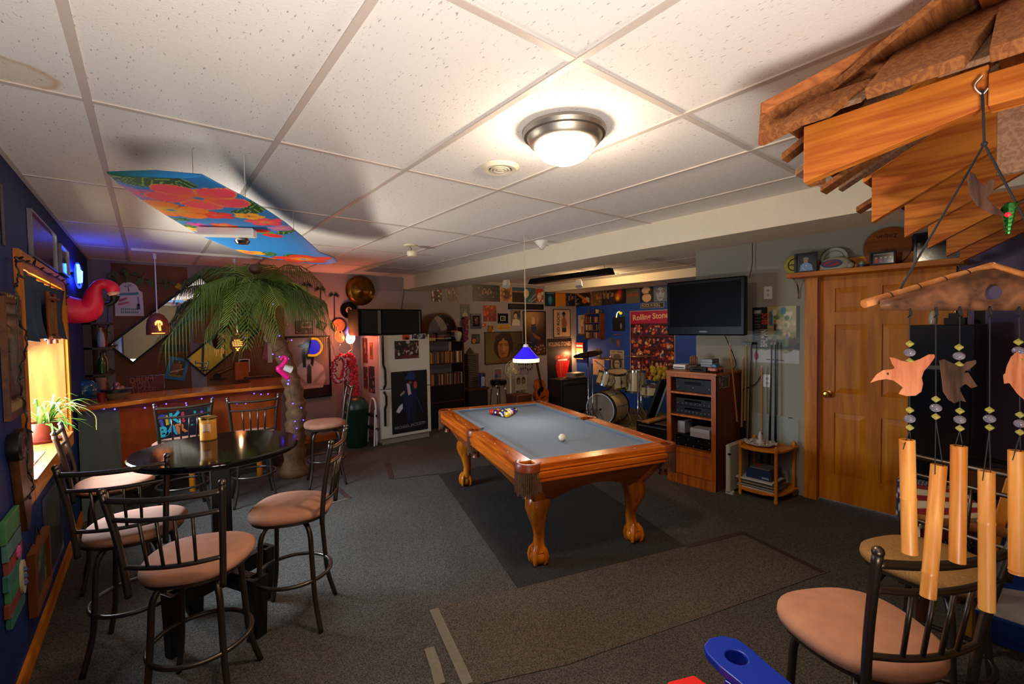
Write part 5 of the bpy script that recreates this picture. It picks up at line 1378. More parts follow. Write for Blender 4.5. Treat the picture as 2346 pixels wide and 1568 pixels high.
def blade(base, an, L_, rise, wd, droop, curl=0):
 d = Vector((math.cos(an), math.sin(an), 0)); sv = Vector((-d.y, d.x, 0)); A = []; n = 9
 for i in range(n+1):
  f = i/n; p = base+d*(L_*f)+Vector((0, 0, rise*math.sin(min(1, f*1.1)*PI*.6)-droop*f*f))+sv*curl*f*f
  w_ = wd*math.sin(PI*min(1, .15+f*.85))**.7
  A.append((p-sv*w_, p+Vector((0, 0, -w_*.35)), p+sv*w_))
 vs = [q for r_ in A for q in r_]; fs = []
 for i in range(n): fs += [(3*i, 3*i+1, 3*i+4, 3*i+3), (3*i+1, 3*i+2, 3*i+5, 3*i+4)]
 return vs, fs
for i in range(58):
 an = rn.uniform(0, 2*PI); 
 if math.cos(an) < -.3 and rn.random() < .7: an = PI-an
 L_ = rn.uniform(.12, .30)
 v_, f_ = blade(pc_+Vector((rn.uniform(-.03, .03), rn.uniform(-.03, .03), .12)), an, L_, rn.uniform(.04, .22), rn.uniform(.005, .009), rn.uniform(.02, .20), rn.uniform(-.05, .05))
 MB().add(v_, f_).build('leaf', [LG, LY, LG, LGD][i % 4], t)
for i, (an, L_) in enumerate(((.25, .26),)):
 p = pc_+Vector((0, 0, .13)); MB().tube(bez([p, p+Vector((math.cos(an)*L_*.5, math.sin(an)*L_*.5, .10)), p+Vector((math.cos(an)*L_, math.sin(an)*L_, .02)), p+Vector((math.cos(an)*L_*1.05, math.sin(an)*L_, -.10))]), .003, 5).build('runner', LY, t)
# wooden slatted mat and tins on the sill
o = MB()
for i in range(26): o.box(X0-.30, 3.40+i*.026, wz0+.0185, X0-.03, 3.42+i*.026, wz0+.023)
o = o.build('slatted_mat', mat('bamboo_slats', '#a8643c', .5)); tag(o, 'rolled out bamboo slat mat on the sunny window sill', 'mat')
p = Vector((-.60, 3.78, wz0+.024))
t = thing('candle_holder', 'round yellow green tin with a lilac ornament on the sill beside the plant', 'tin', p)
MB().lathe([(.0005, 0), (.055, 0), (.055, .035), (.0005, .035)], p, 28).build('tin', mat('olive_tin', '#b09040', .4), t, smooth=True)
MB().tube(bez([p+Vector((0, -.03, .036)), p+Vector((0, -.02, .10)), p+Vector((0, .02, .13)), p+Vector((0, .05, .09))]), .014, 8).build('ornament', mat('lilac_glass', '#a890d0', .2), t, smooth='soft')
# string of unlit lights around the window
pts = [(33, 590), (40, 612), (42, 640), (36, 655), (40, 700), (44, 740), (58, 760), (60, 785), (57, 815), (48, 840), (45, 870), (50, 905), (57, 930), (60, 965), (64, 1000), (62, 1040), (66, 1085), (78, 1110), (72, 1130), (55, 1150)]
P = [PX(x, y, 'x', X0+.035) for x, y in pts]
t = thing('string_lights', 'dark unlit string of small lights hanging down the near side of the window', 'string lights', P[-1])
GRW = mat('dark_green_wire', '#0c1410', .5)
cu_ = bez(P, 5); MB().tube([p+Vector((.004*math.sin(i*1.1), 0, 0)) for i, p in enumerate(cu_)], .0035, 6).build('wire', GRW, t)
for i in range(2, len(cu_)-2, 6):
 p = cu_[i]; q = Vector((rn.uniform(-.2, .4), rn.choice((-1, 1)), rn.uniform(-.5, .3))).normalized()
 MB().tube([p, p+q*.025, p+q*.05], .005, 6, rr=[.006, .006, .002]).build('bulb_socket', GRW, t)
P = [PX(x, y, 'x', X0+.03) for x, y in [(36, 588), (60, 600), (85, 612), (110, 628), (135, 640), (150, 655), (152, 700)]]
t = thing('string_lights', 'dark string of small lights draped over the top of the window casing', 'string lights', P[3])
cu_ = bez(P, 6); MB().tube(cu_, .0035, 6).build('wire', GRW, t)
for i in range(2, len(cu_)-2, 4):
 p = cu_[i]; q = Vector((.3, rn.choice((-1, 1))*.6, rn.uniform(-.5, .9))).normalized()
 MB().tube([p, p+q*.02, p+q*.045], .005, 6, rr=[.006, .006, .002]).build('bulb_socket', GRW, t)
# window roller light leak tube above the curtain
# corner post shelf with clutter at the bar's left end
t = thing('corner_shelf', 'tall narrow dark corner shelf behind the window, beside the bar', 'shelf', (-.36, 6.4, 0))
MB().box(-.5, 6.12, 0, -.44, 6.16, 1.95).box(-.5, 6.7, 0, -.44, 6.74, 1.95).build('upright', DWD, t)
for z in (.9, 1.18, 1.45, 1.7): MB().box(-.5, 6.12, z, -.30, 6.74, z+.02).build('shelf_board', DWD, t)
BOT = [('amber', '#7a3c10'), ('green', '#1c4a20'), ('clear', '#9aa0a0'), ('red', '#7a1418'), ('brown', '#3a2010')]
for i in range(9):
 z = (.921, 1.201, 1.471)[i % 3]; y = 6.20+.18*(i//3)+.03*(i % 3); cn, ch = BOT[i % 5]
 t = thing('bottle', '%s bottle, %s from the front on the %s shelf of the dark corner unit' % (cn, ['first', 'second', 'third'][i//3], ['lowest', 'middle', 'upper'][i % 3]), 'bottle', (-.38, y, z), 0, 'bottles in the corner unit')
 MB().lathe([(.0005, z), (.03, z), (.032, z+.10), (.026, z+.14), (.011, z+.17), (.011, z+.20)], (-.38, y, 0), 14).build('body', mat('bottle_'+cn, ch, .12), t, smooth=True)
 MB().cyl((-.38, y, z+.20), (-.38, y, z+.215), .013, n=12).build('cap', BLACK, t)
# ================================================================ bar
BART = wood('bar_top_oak', '#9c4c14', '#d0752a', 'x', 6, .1, .18, .6); BARP = wood('bar_panel_wood', '#8e3a0c', '#a84c12', 'z', 3, .2, .45, .1)
t = thing('bar_counter', 'curved honey oak bar counter with red brown front panel', 'bar', (.45, 5.9, 0))
fe = [(-.49, 5.13), (-.14, 5.27), (.18, 5.45), (.5, 5.53), (.78, 5.55), (1.1, 5.56), (1.25, 5.62), (1.35, 5.75), (1.40, 5.95), (1.41, 6.25), (1.40, 6.72)]
be = [(.98, 6.72), (.95, 6.2), (.86, 6.08), (.5, 6.05), (.1, 6.0), (-.2, 5.93), (-.49, 5.85)]
fe2 = [(p.x, p.y) for p in bez([(x, y, 0) for x, y in fe], 5)]
MB().prism(fe2+be, .965, 1.0).build('counter_top', BART, t, bevel=.005)
fi = [(x, y+.17) for x, y in fe[:5]]+[(1.06, 5.74), (1.14, 5.80), (1.2, 5.92), (1.22, 6.1), (1.22, 6.7)]
def wallstrip(pts, z0, z1, th, nm, m):
 vs = []
 for i, (x, y) in enumerate(pts):
  a = Vector((*pts[max(0, i-1)], 0)); b_ = Vector((*pts[min(len(pts)-1, i+1)], 0)); n = (b_-a).normalized(); n = Vector((-n.y, n.x, 0))
  for q in (0, 1):
   for z in (z0, z1): vs.append((x+n.x*th*q, y+n.y*th*q, z))
 fs = []
 for i in range(len(pts)-1):
  a = 4*i; b2 = a+4
  fs += [(a, b2, b2+1, a+1), (a+2, a+3, b2+3, b2+2), (a+1, b2+1, b2+3, a+3), (a, a+2, b2+2, b2)]
 fs += [(0, 1, 3, 2), (len(vs)-4, len(vs)-2, len(vs)-1, len(vs)-3)]
 return MB().add(vs, fs).build(nm, m, t)
fi2 = [(p.x, p.y) for p in bez([(x, y, 0) for x, y in fi], 4)]
wallstrip([p for p in fi2 if p[0] > -.26], .27, .965, .02, 'front_panel', BARP)
wallstrip([p for p in fi2 if p[0] <= -.22], .0, .965, .02, 'grey_end_panel', mat('grey_green_panel', '#5c6c66', .6))
wallstrip([(x, y-.012) for x, y in fi2 if x > -.26], .235, .275, .02, 'pale_green_kick_rail', mat('pale_green_paint', '#7fa090', .5))
fk = [(x, y+.12) for x, y in fi2 if x > -.26]
wallstrip(fk, .0, .24, .02, 'kick_panel', mat('kick_dark', '#24180f', .7))
for x, y in ((.30, 5.60), (.92, 5.70)): MB().cyl((x, y, 0), (x, y, .24), .028, n=14).build('foot_post', OAK, t, smooth=True)
# blue string lights under the counter edge
BL = emit('blue_led', '#3a2cff', 14)
def led_string(lb, pts, leds, wire=.002, off=0):
 t_ = thing('string_lights', lb, 'string lights', pts[len(pts)//2])
 MB().tube(bez(pts, 5), wire, 5).build('wire', GRW, t_)
 for p in leds: MB().ball(p, .0065, 8).build('led', BL, t_)
 return t_
def barpt(x, y): return PX(x, y, 'y', 5.62 if x > 420 else 5.45)
L1 = [(238, 937), (263, 938), (332, 935), (357, 932), (381, 926), (426, 924), (427, 929), (462, 914), (487, 912), (525, 926), (543, 925), (563, 925), (582, 902), (598, 904), (614, 903)]
lp_ = []
for x, y in L1:
 yy = np.interp(PX(x, y, 'y', 5.5).x, [p[0] for p in fe], [p[1] for p in fe])+.06; lp_.append(PX(x, y, 'y', yy))
led_string('string of tiny blue lights under the curved bar edge', [p+Vector((0, 0, .01)) for p in lp_], lp_)
# things on the bar
def on_bar(x, y, z=1.0): return PX(x, y, 'z', z)
t = thing('drum_sign', 'dark red DRUM ROLL PLEASE sign with sequin edge standing on the bar', 'sign', on_bar(333, 900))
c_ = on_bar(333, 900); c_.y = 6.35; W_ = abs(PX(378, 880, 'y', 6.35).x-PX(290, 880, 'y', 6.35).x); zt_ = PX(333, 862, 'y', 6.35).z; zb_ = PX(333, 905, 'y', 6.35).z; xm_ = PX(333, 880, 'y', 6.35).x
M = wframe(Vector((0, 6.35, 0)), Vector((1, 0, 0)), Vector((0, -1, 0)), xm_, (zt_+zb_)/2)
MB().box(xm_-W_/2, 6.35, .99, xm_+W_/2, 6.375, zt_).build('board', mat('dark_red_paint', '#5c0c14', .5), t)
for i, s_ in enumerate(('DRUM', 'ROLL', 'PLEASE')): text(s_, shiftM(M, -.03, (zt_-zb_)*(.30-.29*i), .002), .085, mat('faded_red_ink', '#8a4a40', .6), t, width=[.30, .26, .36][i]*W_/.5, bold=.02)
m = MB()
for i in range(26):
 u = i/25; m.ball((xm_-W_/2+W_*u, 6.345, zt_), .006, 6)
 if i < 8: m.ball((xm_+W_/2, 6.345, lerp(1.0, zt_, i/8)), .006, 6).ball((xm_-W_/2, 6.345, lerp(1.0, zt_, i/8)), .006, 6)
m.build('sequin_edge', mat('silver_sequin', '#a8a0b0', .15, 1), t)
def simple(nm, lb, cat, prof, x, y, m_, z=1.0, grp=None, py_=None, parts=()):
 p = PX(x, y, 'z', z)
 if py_: p = PX(x, y, 'y', py_); 
 t_ = thing(nm, lb, cat, (p.x, p.y, z), 0, grp)
 MB().lathe([(r, z+a) for r, a in prof], (p.x, p.y, 0), 24).build('body', m_, t_, smooth=True)
 for pn, pp_, pm in parts: MB().lathe([(r, z+a) for r, a in pp_], (p.x, p.y, 0), 20).build(pn, pm, t_, smooth=True)
 return p
CLG = glass('clear_glass', '#ffffff', 0, 1.4)
p = simple('glass_bowl', 'round dark rimmed glass bowl on the bar beside the drum sign', 'bowl', [(.0005, 0), (.06, 0), (.105, .05), (.115, .09), (.108, .09), (.09, .045), (.0005, .02)], 268, 915, mat('pale_bowl', '#6a6250', .3), parts=[('dark_band', [(.1155, .065), (.118, .095), (.113, .095)], mat('navy_band', '#12182c', .3))])
for k, (dx, dy, dz) in enumerate([(0, 0, .10), (.035, .01, .095), (-.03, .02, .095), (.01, -.03, .10), (0, .02, .13)]): 
 o = MB().ball((p.x+dx, p.y+dy, 1.0+dz), .028, 12).build('glass_ornament', mat('pink_shine', '#9a6a64', .15, .5), smooth='soft'); tag(o, 'shiny pinkish ball piled in the glass bowl on the bar', 'ornament', 'shiny balls in the glass bowl')
simple('drinking_glass', 'tall patterned drinking glass on the bar left of the glass bowl', 'glass', [(.0005, 0), (.035, 0), (.045, .17), (.041, .17), (.033, .01), (.0005, .01)], 232, 905, mat('etched_glass', '#8a6a64', .15))
simple('drinking_glass', 'short red glass on the bar in front of the tall patterned glass', 'glass', [(.0005, 0), (.026, 0), (.03, .08), (.027, .08), (.0005, .01)], 233, 920, mat('red_glass', '#7a1a18', .15))
simple('drinking_glass', 'brown cup on the bar near the corner unit', 'cup', [(.0005, 0), (.03, 0), (.036, .12), (.033, .12), (.0005, .01)], 213, 900, mat('brown_cup', '#5a3424', .3))
p = PX(188, 915, 'z', 1.0)
t = thing('toy_helmet', 'shiny teal blue dome shaped helmet on the left end of the bar', 'helmet', (p.x, p.y+.06, 1.0))
MB().lathe([(.11, 1.0), (.125, 1.04), (.12, 1.10), (.085, 1.155), (.03, 1.175), (.0005, 1.177)], (p.x, p.y+.06, 0), 28).build('shell', mat('teal_gloss', '#0c4a6a', .12), t, smooth=True)
MB().tube([(p.x+.13*math.cos(a), p.y+.06+.13*math.sin(a), 1.01) for a in [2*PI*i/30 for i in range(30)]], .008, 6, closed=True).build('brim', mat('teal_gloss'), t)
for i, (x, y, cc_) in enumerate([(170, 880, '#8a7a18'), (180, 890, '#2a6a30'), (165, 905, '#8a2a18')]):
 p = PX(x, y+20, 'z', 1.0); o = MB().box(p.x-.03, p.y+.10, 1.0, p.x+.03, p.y+.14, 1.12+.03*i).build('small_box', mat('carton_'+cc_[1:], cc_, .5)); tag(o, 'small %s carton at the left end of the bar behind the teal helmet' % ['yellow', 'green', 'red'][i], 'carton')
# banner draped at back bar right and guitar-like bottle opener
p = PX(505, 868, 'z', 1.0)
t = thing('toy_cannon', 'small wooden cannon shaped bottle holder on the right part of the bar', 'bottle holder', (p.x, p.y-.1, 1.0))
MB().tube([(p.x-.10, p.y-.1, 1.05), (p.x+.12, p.y-.1, 1.14)], .028, 14, rr=[.032, .022]).build('barrel', mat('brown_gloss', '#6a3c1c', .25), t, smooth=True)
MB().box(p.x-.12, p.y-.14, 1.0, p.x+.06, p.y-.06, 1.02).build('base', DWD, t)
for s_ in (-.045, .045): MB().cyl((p.x-.05, p.y-.1+s_-.006, 1.045), (p.x-.05, p.y-.1+s_+.006, 1.045), .042, n=18).build('wheel', BLACK, t)
# colourful tiki bar sign leaning on bar front
M = wframe(Vector((0, 5.55, 0)), Vector((1, 0, 0)), Vector((0, -1, 0)), PX(402, 975, 'y', 5.5).x, PX(402, 975, 'y', 5.5).z, math.radians(4))
t = thing('tiki_bar_sign', 'dark arched TIKI BAR sign with skull and green mask on the bar front', 'sign', M @ Vector((0, -.12, 0)))
paint_mesh('panel', .62, .27, ['#141224', ('e', .16, .62, .13, .14, '#141a10'), ('l', [(.03, .5), (.06, .85), (.2, .92), (.3, .7), (.22, .62), (.1, .6), (.06, .45)], .025, '#6aa828'), ('e', .08, .25, .05, .07, '#c8c8d8'), ('e', .2, .22, .05, .07, '#b8b8c8'), ('e', .27, .35, .03, .05, '#c8b83c'), ('e', .14, .5, .05, .05, '#7c88b0'), ('r', .33, .05, .36, .95, '#2a2a5a'), ('s', 30, .012, ['#3a5ac0', '#8a50b8', '#28a0a8'], (.05, .05, .98, .95)), ('l', [(.9, .1), (.96, .9)], .03, '#1c6a50')], M, .0045, None, t)
for s_, x, y, cc_, ro in (('T', -.105, .055, '#4858c8', 6), ('i', -.06, .055, '#e0c030', 0), ('K', 0, .06, '#2cc8d8', -4), ('!', .07, .055, '#c83048', 0), ('B', -.10, -.055, '#38c8d0', 4), ('A', -.03, -.05, '#38a8d8', -6), ('R', .04, -.05, '#e07830', 8)):
 text(s_, shiftM(M, x, y, .004, math.radians(ro)), .135, mat('sign_'+cc_[1:], cc_, .5), t, bold=.04)
# ================================================================ palm tree
BARK = mat('palm_bark', '#6a4826', .8, noise=.35, nscale=18, bump=.5, bscale=40)
yP = 5.45
tp = [PX(672, 1075, 'y', yP), PX(676, 1000, 'y', yP), PX(678, 930, 'y', yP), PX(664, 860, 'y', yP), PX(640, 790, 'y', yP), PX(607, 735, 'y', yP), PX(585, 700, 'y', yP)]
tp = [Vector((p.x, yP, p.z)) for p in tp]; tp[0].z = 0
t = thing('artificial_palm_tree', 'indoor palm tree with leaning brown trunk and drooping green fronds at the bar end', 'palm tree', (tp[0].x, yP, 0))
cu_ = bez(tp, 8); rr_ = [.115-.05*i/(len(cu_)-1)+.010*((i % 3)-1) for i in range(len(cu_))]; rr_[0] = .16; rr_[1] = .14
MB().tube(cu_, .1, 18, rr=rr_).build('trunk', BARK, t, smooth='soft')
crown = cu_[-1]
FR = [mat('frond_green', '#4e6c1e', .55), mat('frond_dark', '#3a5618', .55), mat('frond_light', '#6a8830', .5)]
rn = random.Random(5)
# fronds: tip pixels and depth
tips = [(372, 790, 5.0), (400, 740, 5.6), (440, 705, 5.9), (460, 655, 5.1), (505, 800, 4.8), (520, 745, 4.7), (565, 800, 4.7), (600, 720, 4.6), (640, 770, 4.9), (690, 700, 5.0), (745, 690, 5.2), (768, 745, 5.4), (760, 790, 5.6), (700, 745, 5.5), (660, 660, 5.9), (730, 645, 6.0), (430, 640, 6.0), (530, 640, 5.9), (600, 640, 6.1), (490, 690, 5.0), (640, 700, 4.6), (560, 690, 4.55), (720, 715, 4.9), (470, 760, 5.4)]
cr0 = PX(592, 668, 'y', 5.4)
for i, (x, y, yy) in enumerate(tips):
 e = PX(x, y, 'y', yy); e = Vector((e.x, yy, e.z)); s0 = Vector((cr0.x, 5.4, cr0.z-.05)); hz = Vector((e.x-s0.x, e.y-s0.y, 0)); L_ = hz.length
 mid = s0.lerp(e, .45); mid.z = max(s0.z, e.z)+.10+.05*rn.random(); mid.z = min(mid.z, 2.38)
 rb_ = bez([crown, s0+Vector((0, 0, .06)), mid, e], 9)
 m = MB(); m.tube(rb_, .006, 5, rr=[lerp(.010, .002, k/(len(rb_)-1)) for k in range(len(rb_))])
 n = len(rb_)
 for k in range(8, n-1):
  for sub in (0, .5):
   p = rb_[k].lerp(rb_[k+1], sub); d = (rb_[k+1]-rb_[k]).normalized(); sv = d.cross(Vector((0, 0, 1))).normalized(); f = (k+sub-8)/(n-9)
   for sg in (-1, 1):
    ll = (.33*math.sin(PI*min(1, .25+f*.75))**.6+.05)*rn.uniform(.8, 1.1)
    dirv = (d*.75+sv*sg*.75+Vector((0, 0, -.12))).normalized(); w_ = d*.012
    q1 = p+dirv*ll*.5+Vector((0, 0, -.02)); q2 = p+dirv*ll*.95+Vector((0, 0, -.12-.14*rn.random()))
    for q_ in (q1, q2): q_.z = min(q_.z, 2.41)
    m.add([p-w_*.5, p+w_*.5, q1+w_*.6, q1-w_*.6, q2], [(0, 1, 2, 3), (3, 2, 4)])
 m.build('frond', FR[i % 3], t)
p = PX(585, 617, 'y', 5.3)
MB().ball((p.x, 5.3, p.z), .06, 16, sz=.9).build('coconut', mat('coconut_brown', '#4a2c18', .5), t, smooth='soft')
pts = [(625, 697), (640, 770), (668, 780), (625, 812), (640, 818), (660, 822), (661, 872), (690, 935), (695, 963), (676, 966), (680, 982), (668, 1008), (671, 925)]
led = [PX(x, y, 'y', yP-.13) for x, y in pts]
led_string('string of tiny blue lights wound round the palm trunk', sorted(led, key=lambda v: -v.z), led)
# small pink plastic flamingo lamp on the trunk
yF = 5.2
def ff(x, y): p = PX(x, y, 'y', yF); return Vector((p.x, yF, p.z))
t = thing('pink_flamingo_cup', 'small hot pink flamingo cup holder at the right end of the bar', 'ornament', ff(660, 868))
MB().tube(bez([ff(643, 826), ff(650, 817), ff(656, 824), ff(645, 840), ff(638, 845), ff(648, 855), ff(662, 867)], 5), .018, 12, rr=[lerp(.012, .028, min(1, i/18)) for i in range(31)]).build('neck', mat('neon_pink', '#f01880', .35), t, smooth='soft')
MB().tube([ff(650, 842), ff(668, 848)], .03, 14, rr=[.032, .038]).build('white_cup', WHITE, t, smooth=True)
for p in (ff(660, 866), ff(660, 880)): MB().ball(p, .010, 8).build('led', BL, t)
# ================================================================ back wall behind the bar
def reed(name, c1, c2, per):
 m, nt, b = _new(name); tc = nt.nodes.new('ShaderNodeTexCoord'); wv = nt.nodes.new('ShaderNodeTexWave')
 wv.bands_direction = 'Z'; wv.inputs['Scale'].default_value = per; wv.inputs['Distortion'].default_value = .6; wv.inputs['Detail'].default_value = 2
 nt.links.new(tc.outputs['Object'], wv.inputs['Vector']); r = nt.nodes.new('ShaderNodeValToRGB')
 r.color_ramp.elements[0].color = (*lin(c1), 1); r.color_ramp.elements[1].color = (*lin(c2), 1)
 nt.links.new(wv.outputs['Fac'], r.inputs['Fac']); nt.links.new(r.outputs['Color'], b.inputs['Base Color']); b.inputs['Roughness'].default_value = .7
 return m
REED = reed('reed_mat', '#4a2a14', '#8a562e', 26)
YB = 6.85
for i, (x0, x1, y0, lb) in enumerate([(258, 432, 601, 'brown reed mat on the back wall at left, behind the white arched sign'), (468, 650, 618, 'brown reed mat on the back wall behind the palm fronds')]):
 a, b_ = PX(x0, 700, 'y', YB).x, PX(x1, 700, 'y', YB).x
 tag(MB().box(a, YB-.008, .75, b_, YB-.0005, 2.405-.01*i).build('reed_mat', REED), lb, 'wall mat')
# tilted mirrors
MIR = mat('mirror_glass', '#d8dce0', .015, 1)
def tmirror(A, B, T, L_, lb):
 a = Vector((*wpt('B', *A), 0)); b_ = Vector((*wpt('B', *B), 0)); t_ = Vector((*wpt('B', *T), 0))
 U = (t_-a).normalized(); V = Vector((U.y, -U.x, 0)); w_ = abs((b_-a).dot(V))
 c_ = a+U*L_/2+V*w_/2; rot = math.atan2(U.y, U.x)
 M = wframe(*WALL['B'][:3], c_.x, c_.y, rot, .012)
 t = thing('mirror', lb, 'mirror', M @ Vector((0, 0, 0)))
 h, f = (L_/2, w_/2), .022
 MB().ring([(-h[0], -h[1]), (h[0], -h[1]), (h[0], h[1]), (-h[0], h[1])], [(-h[0]+f, -h[1]+f), (h[0]-f, -h[1]+f), (h[0]-f, h[1]-f), (-h[0]+f, h[1]-f)], 0, .025, M).build('frame', BLACK, t)
 MB().prism([(-h[0]+f, -h[1]+f), (h[0]-f, -h[1]+f), (h[0]-f, h[1]-f), (-h[0]+f, h[1]-f)], .002, .008, M).build('glass', MIR, t)
tmirror((246, 791), (299, 839), (452, 636), 1.22, 'long black framed mirror tilted steeply, at left over the bar')
tmirror((421, 823), (469, 863), (530, 737), 1.08, 'black framed mirror tilted over the bar, partly behind the palm fronds')
# white arched sign
M = wframe(*WALL['B'][:3], *wpt('B', 296, 686), 0, .02)
W_ = wpt('B', 328, 700)[0]-wpt('B', 262, 700)[0]; H_ = wpt('B', 296, 643)[1]-wpt('B', 296, 720)[1]
t = thing('arched_sign', 'white arched wooden sign with small palm tree and coloured lettering', 'sign', M @ Vector((0, -H_/2, 0)))
o_ = [(-W_/2, -H_/2), (W_/2, -H_/2), (W_/2*.96, H_*.2), (W_*.34, H_*.28)]+[(W_*.34*math.cos(a), H_*.28+H_*.22*math.sin(a)) for a in [PI*i/12 for i in range(1, 12)]]+[(-W_*.34, H_*.28), (-W_/2*.96, H_*.2)]
MB().prism(o_, 0, .012, M).build('board', mat('white_board', '#cfc8c4', .5), t)
def blob(pts, hx, nm='printed_shape', z=.0135): MB().prism([(x*W_, y*H_) for x, y in pts], .012, z, M).build(nm, mat('sign_'+hx[1:], hx, .5), t)
blob([(-.32, .10), (.34, .13), (.34, .21), (-.32, .17)], '#3a8090'); blob([(-.02, .22), (.02, .22), (.0, .38), (-.03, .38)], '#6a4a2a')
for k in range(5): a = PI*(.05+.22*k); blob([(0, .37), (.17*math.cos(a), .38+.06*math.sin(a)), (.14*math.cos(a+.25), .36+.09*math.sin(a+.25))], '#1c6a4a')
blob([(-.35, -.10), (-.05, .0), (-.08, .05), (-.36, -.02)], '#a84a50'); blob([(-.38, -.20), (.0, -.12), (-.02, -.07), (-.38, -.13)], '#b85a60')
blob([(.30, -.2), (.36, -.2), (.34, .08), (.29, .08)], '#7a6ab0'); blob([(.24, -.30), (.38, -.30), (.36, -.14), (.27, -.14)], '#2a3a6a')
text('PARADISE', shiftM(M, 0, H_*.145, .0136), .032, mat('ink_light', '#c8dcd8', .5), t, width=W_*.6) if False else None
for i, hx in enumerate(('#2a7a6a', '#2a6a7a')): 
 for k in range(9): blob([(-.30+.07*k, -.33-.09*i), (-.26+.07*k, -.33-.09*i), (-.25+.07*k, -.27-.09*i), (-.29+.07*k, -.27-.09*i)], hx, 'printed_letter')
# little things on the mats
pic('B', (442, 736, 466, 786), ['#7a3a10', ('n', .2, 6)], 'shaped orange brown wood plaque with scalloped sides between the two mirrors', 'wood_plaque', 'plaque', frame=mat('plaque_wood', '#7a3c12', .4), fw=.02, th=.03)
pic('B', (403, 757, 428, 781), ['#a82418', ('n', .25, 5)], 'plain red tile on the left reed mat beside the tilted mirror', 'red_tile', 'tile')
pic('B', (364, 790, 432, 806), ['#14100e'], 'dark board with carved letters under the left tilted mirror', 'carved_board', 'sign', texts=[('CARILLON', .5, .5, .5, '#2e2a28', .85)], th=.03)
pic('B', (390, 808, 427, 822), ['#241c24', ('e', .5, .55, .28, .4, '#b09a8c'), ('e', .5, .45, .12, .25, '#5a1818')], 'small mask like picture under the dark carved board', 'mask_picture', 'picture', th=.02)
pic('B', (345, 818, 368, 845), ['#6a5c54', ('r', .1, .5, .9, .9, '#8a7c70'), ('e', .5, .25, .3, .1, '#4a4440')], 'faded pale card pinned on the left reed mat', 'card', 'card')
pic('B', (406, 845), ['#3a2a18', ('e', .45, .5, .3, .35, '#8a4a20'), ('s', 14, .06, ['#1c3010', '#b87838', '#c8b060']), ('p', [(.05, .2), (.95, .5), (.95, .56), (.05, .26)], '#c8bc90'), ('r', 0, 0, 1, .14, '#8a8418')], 'bright blue framed picture hanging tilted above the drum sign', 'picture_frame', 'picture', size=(.20, .27), frame=mat('turquoise_frame', '#1c78a8', .4), fw=.035, rot=math.radians(-14), th=.02)
pic('B', (582, 790), ['#b8a838', ('r', 0, 0, 1, .5, '#15151c'), ('e', .35, .32, .12, .12, '#8a98a8'), ('e', .68, .3, .12, .12, '#8a98a8'), ('p', [(.2, .5), (.3, .75), (.8, .75), (.9, .5)], '#9a7a2a'), ('s', 8, .04, ['#6a3c18'], (.2, .6, .8, .85))], 'small yellow picture of a bus hung tilted right of the mirrors', 'small_picture', 'picture', size=(.11, .12), rot=math.radians(-20))
pic('B', (572, 806), ['#4a1c30', ('n', .3, 5)], 'dull purple card tucked under the small yellow bus picture', 'card', 'card', size=(.12, .1), rot=math.radians(-12))
pic('B', (545, 812, 576, 822), ['#3a3440', ('e', .25, .5, .12, .3, '#6a6878'), ('e', .75, .5, .12, .3, '#6a6878'), ('p', [(.42, .2), (.5, .85), (.58, .2)], '#6a6878')], 'narrow grey card with two ring marks above the blue night picture', 'card', 'card')
pic('B', (547, 823, 572, 853), ['#123c7a', ('g', '#0a1c40', .5, .4, .5, 1), ('r', 0, 0, 1, .25, '#1c3020'), ('s', 14, .02, ['#b8d0e8'], (0, .4, 1, 1)), ('e', .5, .28, .3, .08, '#8a8a3a')], 'white framed picture of a blue night sky behind the bar', 'picture_frame', 'picture', frame=WHITE, fw=.012)
pic('B', (576, 824, 600, 840), ['#1c2a8a', ('e', .35, .5, .25, .3, '#4a3ae8'), ('s', 8, .05, ['#3a6ad0'])], 'small vivid blue card right of the night sky picture', 'card', 'card')
# ribbon rosette
M = wframe(*WALL['B'][:3], 1.30, 1.52, 0, .02)
c_ = PX(617, 775, 'y', 6.2); 
F_ = (Vector((0, 6.838, 0)), Vector((1, 0, 0)), Vector((0, -1, 0)), 'y', 6.838); u, v = wpt(F_, 617, 775); M = wframe(F_[0], F_[1], F_[2], u, v)
t = thing('award_rosette', 'white and blue ribbon award rosette hanging beside the palm trunk', 'rosette', M @ Vector((0, -.25, 0)))
MB().prism([(.065*(1+.08*(i % 2))*math.cos(2*PI*i/40), .065*(1+.08*(i % 2))*math.sin(2*PI*i/40)) for i in range(40)], 0, .012, M).build('rosette', mat('white_satin', '#b8b4ac', .4), t)
MB().prism(circ(0, 0, .022), .012, .016, M).build('centre_badge', mat('red_badge', '#c85038', .4), t)
MB().prism([(-.05, -.04), (-.0, -.05), (-.03, -.30), (-.095, -.27)], .0, .006, M).prism([(.05, -.04), (.0, -.05), (.03, -.30), (.095, -.27)], .0, .006, M).build('blue_red_streamer', mat('streamer', '#8a4a5c', .5, noise=.7, nscale=60), t)
MB().prism([(-.028, -.05), (.028, -.05), (.028, -.33), (-.028, -.33)], .006, .012, M).build('white_streamer', MATS['white_satin'], t)
